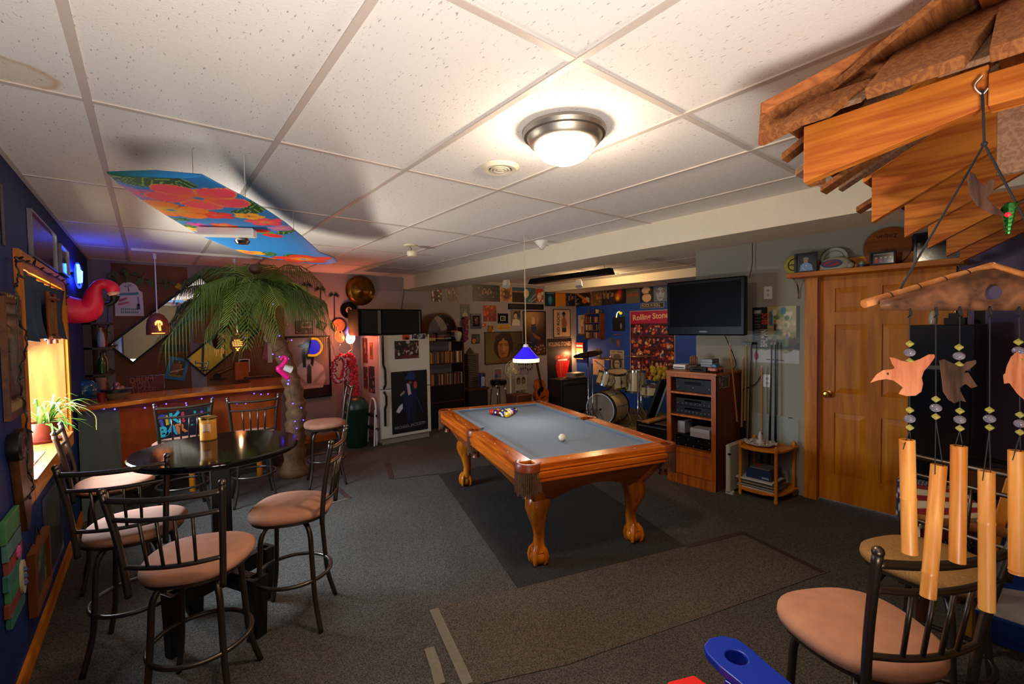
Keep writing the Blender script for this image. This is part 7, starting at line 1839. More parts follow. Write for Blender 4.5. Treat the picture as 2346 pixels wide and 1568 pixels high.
p = at_y(1195, 910, 5.8); o = MB().rbox(p.x-.17, 5.7, 0, p.x+.15, 6.0, at_y(1195, 903, 5.8).z, .02).build('wooden_drum_box', wood('box_brown', '#3a1e10', '#5c3018', 'x', 8, .1, .5)); tag(o, 'brown wooden box on the floor behind the pool table corner pocket', 'box')
# hanging metal mobile behind the lamp
t = thing('medallion_curtain', 'dark hanging strip of small dangling figures behind the guitar', 'wall hanging', (at_y(1205, 880, 6.7).x, 6.7, .7))
q0, q1 = at_y(1187, 840, 6.7), at_y(1222, 840, 6.7); MB().tube([(q0.x, 6.85, 1.30), (q0.x, 6.7, 1.30), (q1.x, 6.7, 1.30), (q1.x, 6.85, 1.30)], .006, 6).build('rod', STEEL, t)
rn = random.Random(9)
for k in range(7):
 x = at_y(1189+5*k, 850, 6.7).x; m = MB().tube([(x, 6.7, 1.30), (x, 6.7, .75)], .002, 4)
 for q in range(6): m.ball((x+rn.uniform(-.01, .01), 6.7, 1.27-.095*q+rn.uniform(-.02, .02)), .017, 6, sz=1.4)
 m.build('strand', mat('dark_charm', '#2a1a18', .5), t)
# amplifier + keyboardish box + tongue banner
x0, x1 = at_y(1287, 900, 5.7).x, at_y(1346, 900, 5.7).x; zt_ = at_y(1316, 868, 5.7).z
t = thing('guitar_amplifier', 'black guitar amplifier with dark grille beside the drum kit', 'amplifier', ((x0+x1)/2, 5.9, 0))
MB().box(x0, 5.7, 0, x1, 6.05, zt_).build('cabinet', mat('amp_vinyl', '#0a0a0a', .5), t, bevel=.01); MB().box(x0+.04, 5.69, .06, x1-.04, 5.70, zt_-.12).build('grille', mat('amp_grille', '#15130f', .8), t)
MB().box(x0+.03, 5.69, zt_-.10, x1-.03, 5.70, zt_-.03).build('control_panel', mat('amp_panel', '#2a2824', .4), t)
for k in range(6): MB().cyl((x0+.07+.045*k, 5.692, zt_-.065), (x0+.07+.045*k, 5.675, zt_-.065), .01, n=10).build('knob', STEEL, t)
p = at_y(1318, 855, 5.85); 
t = thing('speaker_box', 'pale grey tape deck box sitting on the guitar amplifier', 'box', (p.x, 5.85, zt_+.001)); MB().box(p.x-.14, 5.75, zt_+.002, p.x+.16, 5.95, zt_+.085).build('case', mat('pale_case', '#8a7a6c', .5), t, bevel=.004); MB().box(p.x-.10, 5.745, zt_+.03, p.x+.12, 5.75, zt_+.07).build('front_panel', mat('deck_face', '#4a4038', .4), t)
# banner with tongue
Fb = (Vector((0, 6.55, 0)), Vector((1, 0, 0)), Vector((0, -1, 0)), 'y', 6.55)
lip = [('e', .48, .655, .17, .055, '#c81c10'), ('e', .70, .66, .17, .06, '#c81c10'), ('p', [(.32, .64), (.88, .64), (.80, .60), (.40, .60)], '#a01008'), ('r', .42, .60, .80, .63, '#e8e0dc'), ('e', .45, .67, .045, .015, '#f08a78'), ('e', .70, .68, .045, .015, '#f08a78'), ('p', [(.36, .60), (.90, .60), (.86, .50), (.80, .38), (.70, .28), (.58, .24), (.46, .27), (.38, .38), (.34, .50)], '#d81c10'), ('p', [(.48, .58), (.50, .40), (.56, .28), (.60, .40), (.62, .58)], '#ec5040'), ('l', [(.56, .58), (.58, .30)], .02, '#8c0c08')]
pic('B', (1254, 776, 1310, 905), ['#100c0c', ('n', .2, 6)]+lip, 'black hanging banner with pale band lettering and red lips with tongue', 'banner', 'banner', texts=[('ROLLING STONES', .5, .90, .075, '#c0a890', .9)], th=.004)
# ---- posters on the back wall
PR = lambda rect, sh, lb, **k: pic('B', rect, sh, lb, **k)
g_ = lambda *c: [('s', 24, .07, list(c))]
PR((988.6, 662, 1012, 691.5), ['#20181c', ('r', 0, 0, .3, 1, '#141418')]+g_('#a83a48', '#c8b8b0', '#5a1c2c')+[('r', .1, .35, .18, .85, '#c8c0b8')], 'small dark poster of figures in red and white, at left under the beam')
PR((1027, 659, 1048, 692), ['#5a4428']+g_('#2c2418', '#b09a60', '#7a2c30')+person(.5, .1, .8, '#3a3020', asp=1.5), 'small brownish poster of a standing group under the beam, second from left')
PR((1083, 653, 1145, 691), ['#0e0c0c', ('s', 26, .02, ['#6a5a48', '#3a3028'])]+person(.42, .1, .7, '#2a2220', legs='#1a1614', asp=.6)+person(.6, .1, .7, '#3a2e26', legs='#1a1614', asp=.6), 'wide almost black poster of a band playing on stage')
PR((1145, 657, 1173, 692), ['#b08850', ('e', .5, .5, .42, .42, '#8a5a30'), ('e', .5, .5, .26, .3, '#4a3828'), ('s', 30, .04, ['#c89a50', '#5a3a20', '#a8442c'])], 'tan record sleeve with a round blotched pattern, top row on back wall', name='record_sleeve', cat='record sleeve')
PR((1173, 659, 1200, 693), ['#2a1810', ('r', 0, .72, 1, 1, '#2a4a58'), ('r', 0, .68, 1, .74, '#b07038'), ('n', .3, 6)], 'dark brown record sleeve with blue band on top', name='record_sleeve', cat='record sleeve')
PR((1200, 660, 1227, 694), ['#3a5a60', ('e', .2, .6, .22, .3, '#c8b890'), ('l', [(.4, .1), (1, .6)], .08, '#7a9a98'), ('l', [(.3, .3), (.9, .95)], .08, '#24404a'), ('l', [(.5, .0), (1, .3)], .05, '#9ab0a8')], 'grey green record sleeve with pale face like shape behind the lamp cord', name='record_sleeve', cat='record sleeve')
PR((1227, 662, 1244, 692), ['#a02c24', ('e', .5, .4, .3, .3, '#c8a890'), ('s', 10, .08, ['#d8c0a8', '#6a1410'])], 'small red record sleeve at the end of the top row, left of the corner', name='record_sleeve', cat='record sleeve')
PR((1248, 668, 1272, 702), ['#0c2430', ('e', .5, .4, .22, .3, '#1c6a90'), ('e', .5, .45, .12, .18, '#3a90b0'), ('l', [(.2, .85), (.8, .85)], .05, '#4a90a8')], 'dark blue record sleeve with a blue face', name='record_sleeve', cat='record sleeve')
PR((1272, 669, 1295, 702), ['#c87c1c', ('n', .06, 4)], 'plain orange record sleeve, top row near the corner', name='record_sleeve', cat='record sleeve')
PR((1296, 670, 1318, 702), ['#26222c']+g_('#5a4a50', '#3a3440')+person(.5, .0, .9, '#4a4248', asp=1.4), 'dark record sleeve with faint figure touching the room corner', name='record_sleeve', cat='record sleeve')
PR((1054.5, 697.5, 1076, 732), ['#12161c', ('e', .5, .3, .28, .16, '#8a8478'), ('s', 10, .03, ['#8a9aa8'], (.1, .45, .9, .7))], 'small black poster with four tiny faces above the pink boa')
PR((1078, 719, 1102, 753), ['#2a2018', ('e', .55, .5, .2, .3, '#6a4a30'), ('s', 8, .06, ['#b0a090', '#4a5a30'])], 'blue framed picture with narrow brown photo', name='picture_frame', cat='picture', frame=mat('blue_frame', '#1c3450', .4), fw=.035, glassy=True)
PR((1107, 700, 1137, 737), ['#7a140c', ('s', 40, .05, ['#2a0808', '#c8341c', '#4a0c08', '#a8501c'])], 'deep red blotchy poster above the large face poster')
PR((1140, 718.5, 1163, 741), ['#101010', ('r', .2, .2, .8, .8, '#b8b0a0'), ('r', .27, .27, .73, .73, '#3a3018'), ('r', .5, .35, .7, .6, '#6a5c30')], 'small square black framed photo with white mat', name='picture_frame', cat='picture', frame=BLACK, fw=.02, glassy=True)
PR((1164, 697, 1243, 709), ['#120e0e'], 'long black bar plaque below the row of record sleeves', name='bar_plaque', cat='plaque', frame=BLACK, fw=.012, th=.03)
PR((1170, 711, 1192, 746.5), ['#6a5a4c', ('e', .55, .72, .25, .22, '#2a201c'), ('e', .5, .62, .16, .16, '#b09a84'), ('p', [(.1, .0), (.2, .4), (.6, .45), (.95, .3), (.95, 0)], '#c0b8ac'), ('r', .8, .5, 1, 1, '#3a302c')], 'black and white poster of a person in a white shirt')
PR((1104, 741.5, 1113.5, 749), ['#a83018', ('e', .3, .5, .2, .3, '#c8a890')], 'tiny red card pinned above the large face poster', name='card', cat='card')
PR((1117, 746.5, 1130, 761), ['#8a5420', ('s', 8, .1, ['#4a2c10', '#c89a50'])], 'tiny orange brown card touching the top of the large face poster', name='card', cat='card')
PR((1139.6, 744.5, 1169, 755), ['#c89420'], 'yellow road style sign above the large face poster', name='yellow_sign', cat='sign', texts=[('SUPPORT YOUR', .5, .72, .26, '#7a3c10', .7), ('LOCAL MUSICIAN', .5, .3, .34, '#7a3c10', .9)], th=.006)
PR((1080, 766, 1099, 788), ['#1c1814', ('e', .3, .3, .2, .25, '#b85a28'), ('e', .7, .5, .2, .35, '#3a4a48')], 'small dark photo pinned left of the large face poster')
PR((1110, 760, 1196, 833), ['#4a3420', ('n', .35, 4), ('glow', .2, .1, .5, '#6a5c34'), ('e', .47, .52, .235, .40, '#30180e'), ('p', [(.22, .5), (.28, .85), (.45, 1), (.68, .96), (.76, .6), (.74, .3), (.66, .5), (.62, .8), (.36, .8), (.3, .5), (.26, .3)], '#2a140a'), ('e', .48, .47, .145, .33, '#a06a34'), ('e', .42, .42, .07, .2, '#8a5424'), ('r', .38, .56, .46, .585, '#2c160a'), ('r', .51, .56, .60, .585, '#2c160a'), ('l', [(.36, .61), (.46, .62)], .012, '#2c160a'), ('l', [(.51, .62), (.61, .61)], .012, '#2c160a'), ('p', [(.475, .58), (.50, .58), (.515, .40), (.46, .40)], '#b8804a'), ('l', [(.43, .30), (.49, .315), (.54, .30)], .022, '#6a2c18'), ('e', .36, .8, .1, .1, '#2a140a'), ('e', .6, .8, .1, .1, '#2a140a'), ('p', [(.4, .2), (.56, .2), (.64, 0), (.34, 0)], '#6a4424')],
 'large brown poster of a long haired face filling the sheet', name='picture_frame', cat='picture', frame=mat('thin_dark_frame', '#1a120c', .4), fw=.012)
PR((1198, 713, 1250, 815), ['#2a1a12', ('glow', .35, .95, .5, '#b08850'), ('glow', .7, .1, .4, '#5a3018'), ('e', .44, .78, .09, .10, '#c8a060'), ('p', [(.32, .34), (.34, .70), (.56, .72), (.60, .34)], '#3c3a52'), ('p', [(.34, .35), (.58, .35), (.62, .06), (.5, .06), (.46, .3), (.42, .06), (.32, .06)], '#2c304c'), ('l', [(.56, .68), (.66, .78), (.64, .86)], .035, '#b08058'), ('p', [(.34, .54), (.62, .44), (.76, .40), (.74, .34), (.5, .4)], '#8a5428'), ('s', 22, .02, ['#c89a50', '#e8c070'], (.3, .03, .95, .22))],
 'tall dark framed poster of a long haired guitarist in spotlight', name='picture_frame', cat='picture', frame=BLACK, fw=.018, glassy=True)
PR((1267, 709, 1306, 774), ['#c0a088', ('p', [(.50, .18), (.48, .62), (.58, .74), (.72, .72), (.82, .5), (.74, .3), (.74, .18)], '#8a5a3c'), ('p', [(.5, .18), (.5, .34), (.76, .34), (.76, .18)], '#2a1c18'), ('e', .62, .80, .085, .07, '#6a4430'), ('e', .62, .85, .13, .035, '#241612'), ('e', .62, .88, .08, .05, '#241612')], 'framed white poster with sideways black lettering and a standing person in a hat', name='picture_frame', cat='picture', frame=BLACK, fw=.012, texts=[('KID ROCK', .30, .5, .13, '#201410', .95, 90)])
PR((1131, 844, 1150, 869), ['#b0a89c', ('r', .08, .08, .92, .92, '#6a6468'), ('e', .6, .6, .3, .25, '#8a5058'), ('e', .3, .3, .2, .2, '#3a4a68')], 'small white bordered poster behind the fan')
PR((1180, 859, 1207, 905), ['#a8a098', ('e', .3, .7, .16, .18, '#2a2422'), ('e', .7, .7, .16, .18, '#2a2422'), ('e', .3, .66, .09, .12, '#8a7060'), ('e', .7, .66, .09, .12, '#8a7060')], 'pale poster of two dark haired faces low on the wall behind the dangling strip', texts=[('MICKEY', .5, .16, .13, '#1a1414', .85)], th=.004)
# ================================================================ bright blue music corner wall
PA = lambda rect, sh, lb, **k: pic('A', rect, sh, lb, **k)
rs = dict(name='record_sleeve', cat='record sleeve')
PA((1320, 670, 1352, 702), ['#1c1210', ('l', [(.1, .9), (.9, .3)], .12, '#b8702c'), ('e', .62, .4, .18, .2, '#c85a14'), ('s', 10, .05, ['#c8b090'])], 'black record sleeve with an orange guitar, first on the bright blue wall', **rs)
PA((1353, 667, 1379, 701), ['#6a4a24']+g_('#a87a3c', '#3a2814', '#8a5a28'), 'golden brown crowded record sleeve, second on the bright blue wall', **rs)
PA((1380, 664, 1406, 699), ['#2a1c10']+g_('#8a6a34', '#5a3c1c', '#14100c')+person(.35, 0, .95, '#6a4c28', asp=1.3)+person(.7, 0, .9, '#3a2c18', asp=1.3), 'dark brown record sleeve with standing figures, third on the bright blue wall', **rs)
PA((1407, 660, 1434, 696), ['#140808', ('glow', .35, .5, .22, '#f06010'), ('glow', .5, .8, .16, '#d82810'), ('glow', .3, .35, .12, '#f8c020')], 'black record sleeve with glowing orange and red blotch', **rs)
PA((1435, 659, 1465, 695), ['#5a5040', ('r', .1, .45, .9, .6, '#8a4428'), ('n', .15, 8)], 'drab grey brown record sleeve with a red stripe', **rs)
PA((1467, 655, 1497, 693), ['#1c1614', ('e', .45, .72, .32, .22, '#c8a080'), ('e', .5, .28, .34, .25, '#c8a484'), ('e', .8, .6, .16, .1, '#1c1614'), ('l', [(.2, .5), (.8, .52)], .05, '#2a1c18')], 'record sleeve with pale tangled shapes on black', **rs)
PA((1498, 653, 1528, 691), ['#5a6478', ('e', .5, .45, .3, .42, '#8a98a8'), ('e', .34, .62, .12, .08, '#3a3050'), ('e', .7, .62, .12, .08, '#3a3050'), ('e', .34, .62, .04, .03, '#c8c8d0'), ('e', .7, .62, .04, .03, '#c8c8d0'), ('p', [(.47, .6), (.55, .6), (.58, .38), (.44, .38)], '#a0acb8'), ('l', [(.38, .22), (.64, .22)], .04, '#4a3c4c')], 'grey record sleeve with close face and dark eyes beside the television', **rs)
PA((1468, 694, 1522, 706), ['#0c0c10', ('r', .01, .06, .99, .94, '#a8a090'), ('r', .025, .14, .975, .86, '#101014')], 'black ROCK N ROLL sign above the large concert collage', name='street_sign', cat='sign', texts=[('ROCK N ROLL', .45, .5, .55, '#b0a890', .78)], th=.006)
coll = ['#5a1020', ('r', 0, .82, 1, 1, '#a01848')]
rr2 = random.Random(31)
cells = [(.0, .64, .33, .81), (.34, .64, .70, .81), (.71, .64, 1, .81), (0, .46, .30, .63), (.31, .46, .50, .63), (.51, .46, .68, .63), (.69, .46, 1, .63), (0, .30, .48, .45), (.49, .30, .80, .45), (.81, .30, 1, .45), (0, 0, 1, .29)]
for (a, b_, c_, d_) in cells:
 coll.append(('r', a+.008, b_+.006, c_-.008, d_-.006, rr2.choice(['#1c0c10', '#2a1014', '#181018', '#24203c'])))
 coll.append(('s', int(60*(c_-a)*(d_-b_)*10), .022, ['#c87838', '#8a2c1c', '#d8b080', '#3a3c7a', '#5a1418', '#e0502c'], (a+.03, b_+.02, c_-.03, d_-.03)))
PA((1444, 711, 1547, 872), coll, 'huge collage poster of concert photos under cream script on a crimson band', name='poster', texts=[('Rolling Stones', .50, .91, .085, '#e0b890', .86, 3)], th=.004, frame=mat('pale_edge', '#a89890', .5), fw=.012)
PA((1325, 722, 1348, 770), ['#a89a88', ('r', 0, 0, 1, .12, '#3a2c24')]+person(.4, .08, .8, '#b8aca0', legs='#6a5c50', asp=1.6)+person(.68, .08, .75, '#3a3430', legs='#4a4038', asp=1.6), 'black and white poster of two standing people beside the wall disc rack', name='poster')
PA((1404, 726, 1432, 759), ['#141618', ('r', .05, .72, .95, .84, '#2c2018'), ('e', .68, .35, .08, .2, '#7a8078'), ('n', .3, 5)], 'dark picture with a small pale figure under the yellow lit hook', name='poster')
PA((1398, 803, 1430, 856), ['#b8a888', ('r', .06, .04, .94, .84, '#8a8478'), ('e', .5, .42, .34, .32, '#3a342c'), ('e', .5, .4, .18, .22, '#a89880'), ('e', .5, .72, .24, .12, '#544c40'), ('e', .42, .44, .05, .03, '#2a2420'), ('e', .58, .44, .05, .03, '#2a2420')], 'cream poster with dark name lettering over a bearded face', name='poster', texts=[('KURT COBAIN', .5, .92, .085, '#3a2c20', .8)], th=.004)
PA((1358, 823, 1385, 860), ['#c89a78', ('r', .06, .06, .94, .94, '#d8ae8c'), ('s', 14, .03, ['#a87a5c'])], 'pale sheet glowing in warm light above the cymbal stand', name='sheet', cat='sheet')
PA((1366, 800, 1376, 820), ['#2c1c14', ('e', .5, .5, .3, .35, '#a87a50')], 'narrow dark photo above the pale sheet', name='card', cat='card')
PA((1400, 775, 1406, 787), ['#5a4a18', ('e', .5, .5, .3, .3, '#2a3010')], 'tiny green gold badge on the blue wall', name='badge', cat='badge')
PA((1413, 778, 1421, 795), ['#6a3c24', ('e', .5, .5, .3, .3, '#8a5434')], 'small brown wooden tag on the blue wall', name='wooden_tag', cat='tag')
# wall disc rack
x = WALL['A'][4]; a = wpt('A', 1350, 745); b_ = wpt('A', 1386, 745); y0, y1 = -a[0], -b_[0]; z0, z1 = wpt('A', 1368, 776)[1], wpt('A', 1368, 720)[1]
t = thing('wall_disc_rack', 'wooden wall rack with three rows of disc cases and ornaments on top', 'rack', (x-.08, (y0+y1)/2, z0))
ya, yb = min(y0, y1), max(y0, y1); RW_ = wood('rack_pine', '#6a3414', '#8f4f20', 'z', 8, .1, .4)
MB().box(x-.15, ya, z0-.02, x-.001, ya+.018, z1).build('side_panel', RW_, t); MB().box(x-.15, yb-.018, z0-.02, x-.001, yb, z1).build('side_panel', RW_, t)
rows_ = [z0+.02+(z1-z0)*q for q in (0, .31, .62)]
for q in [z0+.002, rows_[1]-.012, rows_[2]-.012, z1]: MB().box(x-.16, ya-.01, q, x-.001, yb+.01, q+.012).build('shelf_board', RW_, t)
for i, q in enumerate((z0+.015, rows_[1]+.001, rows_[2]+.001)): spines(ya+.02, yb-.02, x-.145, q, (z1-z0)*.24, 'disc case in the %s row of the wooden wall rack' % ('bottom', 'middle', 'top')[i], 'disc cases in the wall rack, %s row' % ('bottom', 'middle', 'top')[i], alongy=True, w=.016, dep=.12)
for i, (q, cc_, nm, lb) in enumerate([(.15, '#4a3a1c', 'figurine', 'small brown figurine at the left end on top of the wall rack'), (.45, '#5a1c18', 'figurine', 'small dark red figurine on top of the wall rack'), (.95, '#3a3c28', 'figurine', 'small green frog like figurine at the right end of the wall rack')]):
 yy = lerp(yb, ya, q); t = thing(nm, lb, 'figurine', (x-.08, yy, z1+.013))
 MB().lathe([(.0005, 0), (.022, 0), (.018, .03), (.02, .05), (.008, .07)], (x-.08, yy, z1+.013), 12).build('body', mat('fig_'+cc_[1:], cc_, .5), t, smooth='soft'); MB().ball((x-.08, yy, z1+.094), .017, 10).build('head', MATS['fig_'+cc_[1:]], t, smooth='soft')
yy = lerp(yb, ya, .68); t = thing('mug', 'cream mug on top of the wooden wall rack', 'mug', (x-.08, yy, z1+.013))
MB().lathe([(.0005, 0), (.034, 0), (.037, .08), (.033, .08), (.03, .006), (.0005, .006)], (x-.08, yy, z1+.0135), 20).build('cup', mat('cream_mug', '#a88a58', .3), t, smooth=True)
MB().tube(bez([(x-.08, yy-.036, z1+.08), (x-.08, yy-.065, z1+.06), (x-.08, yy-.035, z1+.03)], 5), .005, 8).build('handle', MATS['cream_mug'], t)
# lit red lamp poster box
M = wframe(*WALL['A'][:3], *wpt('A', 1333, 805), 0, .02)
t = thing('light_box', 'glowing picture light box with red lettered top and bare bulb', 'light box', M @ Vector((0, -.18, 0)))
MB().prism([(-.10, -.17), (.10, -.17), (.10, .19), (-.10, .19)], 0, .05, M).build('case', mat('lightbox_red', '#7a1410', .4), t)
MB().prism([(-.095, .07), (.095, .07), (.095, .18), (-.095, .18)], .05, .052, M).build('red_panel', emit('red_panel_lit', '#e02810', .8), t)
MB().prism([(-.095, -.165), (.095, -.165), (.095, .065), (-.095, .065)], .05, .052, M).build('amber_panel', emit('amber_panel_lit', '#e08040', .9), t)
text('LED ZEPPELIN', shiftM(M, 0, .115, .053), .05, emit('pale_lit_ink', '#ffd0b0', 1.2), t, width=.17, bold=.02)
q = M @ Vector((.0, -.06, .09)); MB().ball(q, .032, 14).build('bare_bulb', emit('hot_bulb', '#ffd8a0', 30), t, smooth='soft')
point('light_box_glow', tuple(M @ Vector((0, -.05, .15))), .012, 7, (1, .5, .2))
q = PX(1425, 723, 'x', 7.15); t = thing('wall_hook_lamp', 'small hooked white tube with yellow tip on the blue wall', 'wall lamp', q)
MB().tube(bez([PX(1412, 728, 'x', 7.2), PX(1414, 718, 'x', 7.2), PX(1419, 714, 'x', 7.2)], 5), .012, 8).build('tube', emit('pale_tube', '#e8e8b0', .7), t); MB().ball(PX(1422, 718, 'x', 7.2), .03, 10).build('yellow_tip', emit('yellow_tip', '#e8d020', .6), t)
# electric guitar shape small on wall
q = PX(1415, 767, 'x', 7.25); o = MB().tube([PX(1404, 767, 'x', 7.24), PX(1426, 767, 'x', 7.24)], .006, 6).ball(PX(1411, 767.5, 'x', 7.24), .025, 10, sx=.4, sz=.5).build('miniature_guitar', mat('mini_wood', '#6a4a34', .4)); tag(o, 'miniature guitar mounted on the blue wall under the dark picture', 'miniature guitar')
# ================================================================ drum kit
DW = mat('cream_pearl_shell', '#d8c08a', .3, noise=.05, nscale=10); HEAD = mat('drum_head', '#8a7a68', .4, noise=.15, nscale=10); CYM = mat('cymbal_bronze', '#8a6a2c', .28, .9)
t = thing('drum_kit', 'cream pearl drum kit with bass drum, toms, cymbals and chrome stands', 'drum kit', (5.8, 4.6, 0))
def drum(c_, ax4, r, h, nm, head=HEAD, n=40, hoop=STEEL, hr=1.0):
 ax4 = Vector(ax4).normalized(); s4 = ax4.orthogonal().normalized(); u4 = ax4.cross(s4); c_ = Vector(c_)
 def rng(rr, o): return [c_+ax4*o+(s4*math.cos(2*PI*i/n)+u4*math.sin(2*PI*i/n))*rr for i in range(n)]
 d = MB().loft([rng(r, -h/2), rng(r, h/2)], caps=False).build(nm, DW, t, smooth=True)
 for sgn in (-1, 1):
  MB().loft([rng(r*.985, sgn*h/2), rng(r*.0+.001, sgn*(h/2))], caps=False).build('drum_head', head, d)
  MB().loft([rng(r*1.0, sgn*(h/2-.02)), rng(r*1.035, sgn*(h/2-.02)), rng(r*1.035, sgn*(h/2+.012)), rng(r*.95, sgn*(h/2+.012)), rng(r*.95, sgn*(h/2+.004)), rng(r*1.0, sgn*(h/2+.004))], caps=False).build('hoop', hoop, d, smooth=True)
 for k in range(8): a = 2*PI*k/8+.2; e = s4*math.cos(a)+u4*math.sin(a); MB().tube([c_+e*r*1.03-ax4*(h/2), c_+e*r*1.03+ax4*(h/2)], .005, 5).obox(c_+e*(r+.01), (.02, .02, .06), Matrix((e, ax4.cross(e), ax4)).transposed()).build('lug', STEEL, d)
 return d
def k_(x, y, xx): p = PX(x, y, 'x', xx); return Vector((xx, p.y, p.z))
Fc = PX(1376, 944, 'x', 5.56); rB = .265; Fc.z = rB+.015
bx = Vector((-.985, -.17, 0)).normalized()
drum(Fc-bx*.22, bx, rB, .44, 'bass_drum', hoop=mat('black_hoop', '#100e0c', .3))
MB().tube([Fc+bx*.02+(Vector((0, 0, 1))*math.sin(a)+Vector((-bx.y, bx.x, 0))*math.cos(a))*rB*.93 for a in [2*PI*i/48 for i in range(48)]], .007, 6, closed=True).build('white_ring', WHITE, t, smooth='soft')
MB().ball(Fc+bx*.012, .02, 10).build('port_dot', BLACK, t)
for sx in (-1, 1): q = Fc-bx*.35+Vector((-bx.y, bx.x, 0))*sx*.22; MB().tube([q+Vector((0, 0, .12)), q+Vector((-bx.y*sx*.15, bx.x*sx*.15, -q.z+.008))], .008, 8).build('spur', STEEL, t)
t1 = k_(1388, 869, 5.75); t2 = k_(1415, 868, 5.95); t3 = k_(1456, 874, 6.2)
drum(t1, (.25, -.15, 1), .14, .21, 'tom_drum'); drum(t2, (-.2, -.15, 1), .165, .24, 'tom_drum'); drum(t3, (.05, .0, 1), .165, .34, 'floor_tom')
for k in range(3): a = 2*PI*k/3; MB().tube([t3+Vector((.17*math.cos(a), .17*math.sin(a), .05)), (t3.x+.19*math.cos(a), t3.y+.19*math.sin(a), .008)], .008, 6).build('floor_tom_leg', STEEL, t)
p = k_(1492, 898, 6.3); drum((6.3, p.y, .55), (0, 0, 1), .18, .16, 'snare_drum', hoop=STEEL)
for q in (t1, t2): MB().tube([q+Vector((.05, 0, -.08)), Fc-bx*.2+Vector((0, 0, rB))], .011, 8).build('tom_mount', STEEL, t)
def stand(top, base, tilt, r, nm='cymbal_stand', cym=True, foot=.24):
 top = Vector(top); base = Vector((base[0], base[1], 0))
 st = MB().tube([top+Vector((0, 0, .03)), (base.x, base.y, .25), (base.x, base.y, .06)], .010, 8)
 st = st.build(nm, STEEL, t, smooth='soft')
 for k in range(3): a = k*2*PI/3+.4; MB().tube([(base.x, base.y, .32), (base.x+foot*math.cos(a), base.y+foot*math.sin(a), .008)], .008, 6).build('tripod_leg', STEEL, st)
 if cym:
  R = Matrix.Rotation(tilt[0], 4, 'X') @ Matrix.Rotation(tilt[1], 4, 'Y'); mm = MB().lathe([(.0005, .022), (.02, .018), (.035, .004), (r*.7, -.006), (r, -.014), (r*.7, -.008), (.03, .0), (.0005, .016)], (0, 0, 0), 40)
  M_ = Matrix.Translation(top) @ R; mm.v = [tuple(M_ @ Vector(v)) for v in mm.v]; mm.build('cymbal', CYM, st, smooth='soft')
a = k_(1347, 811, 5.3); stand(a, (a.x+.02, a.y+.02), (-.30, .10), .23)
a = k_(1398, 821, 6.1); stand(a, (a.x+.05, a.y+.05), (.03, .02), .23)
a = k_(1468, 815, 6.0); stand(a, (a.x, a.y), (.0, .03), .25)
a = k_(1357, 838, 5.45); stand(a, (a.x, a.y), (0, 0), .2, cym=False)
stand(k_(1461, 858, 5.45), (5.45, k_(1461, 858, 5.45).y), (0, 0), .2, 'snare_stand', False, .32)
q0, q1 = k_(1362, 826, 5.5), k_(1388, 845, 5.6); MB().tube([q0, q1, t1+Vector((0, 0, .18))], .007, 6).build('boom_arm', STEEL, t)
p = PX(1440, 985, 'z', 0); o = MB().prism(circ(6.0, 4.5, .85, 1.0, 40), .0005, .006).build('round_rug', mat('yellow_green_rug', '#7a6a18', .9, noise=.5, nscale=5)); tag(o, 'yellow and green rug under the drum kit', 'rug')
# keyboard case / dark trunk, lap guitar cases, yellow cloth
x0 = PX(1462, 985, 'x', 4.85)
t = thing('black_case', 'long black equipment case on the floor beside the media cabinet', 'case', (5.0, 3.2, 0))
MB().box(4.95, 2.85, 0, 5.5, 3.62, .36).build('body', mat('case_black', '#0c0b0b', .45), t, bevel=.01); MB().box(4.94, 2.9, .30, 4.952, 3.58, .32).build('metal_edge', STEEL, t)
o = MB().beam(PX(1478, 968, 'z', .38), PX(1526, 955, 'z', .38), .10, .02).build('loose_board', wood('pale_slat', '#a8702c', '#c89048', 'x', 8, .1, .4)); tag(o, 'pale wooden slat lying across the black case', 'board')
t = thing('folded_stand', 'dark folded keyboard stand leaning against the case, with a pale edge strip', 'stand', (5.4, 3.35, .36))
a, b_ = PX(1490, 955, 'x', 5.3), PX(1520, 870, 'x', 5.3)
MB().beam(a, b_, .03, .16, up=(1, 0, 0)).build('panel', mat('dark_board', '#15120f', .5), t); MB().beam(Vector(a)+Vector((-.02, -.10, 0)), Vector(b_)+Vector((-.02, -.10, -.0)), .02, .02, up=(1, 0, 0)).build('pale_edge', mat('grey_edge', '#7a7870', .4), t)
p = PX(1512, 858, 'x', 5.5); o = MB(); rn = random.Random(2)
for k in range(26): o.ball((5.5+rn.uniform(-.05, .05), p.y+rn.uniform(-.12, .12), p.z+rn.uniform(-.09, .09)), .035, 7)
o = o.build('yellow_scarf', mat('yellow_cloth', '#b08a10', .8, noise=.4, nscale=20)); tag(o, 'bright yellow crumpled cloth hung behind the media cabinet', 'cloth')
# ================================================================ media cabinet, TV, cue rack wall
CABW = wood('media_cabinet_oak', '#8a3e0c', '#bf6616', 'z', 9, .08, .4, .2); CABD = wood('media_cabinet_side', '#5c2a0c', '#7c4016', 'z', 9, .08, .5)
cx0, cx1, cy0, cy1, ch = 4.16, 4.66, 2.14, 2.66, 1.135
t = thing('media_cabinet', 'tall oak media cabinet with open shelves of black equipment', 'cabinet', ((cx0+cx1)/2, (cy0+cy1)/2, 0))
MB().box(cx0, cy0, 0, cx1, cy0+.02, ch-.02).build('side_panel', CABD, t); MB().box(cx0, cy1-.02, 0, cx1, cy1, ch-.02).build('side_panel', CABD, t)
MB().box(cx0-.01, cy0-.01, ch-.025, cx1, cy1+.01, ch).build('top', wood('cabinet_top_oak', '#8c4414', '#b4681f', 'y', 9, .08, .4, .2), t, bevel=.003); MB().box(cx1-.015, cy0, 0, cx1, cy1, ch-.02).build('back_panel', mat('cabinet_back', '#1c100a', .8), t)
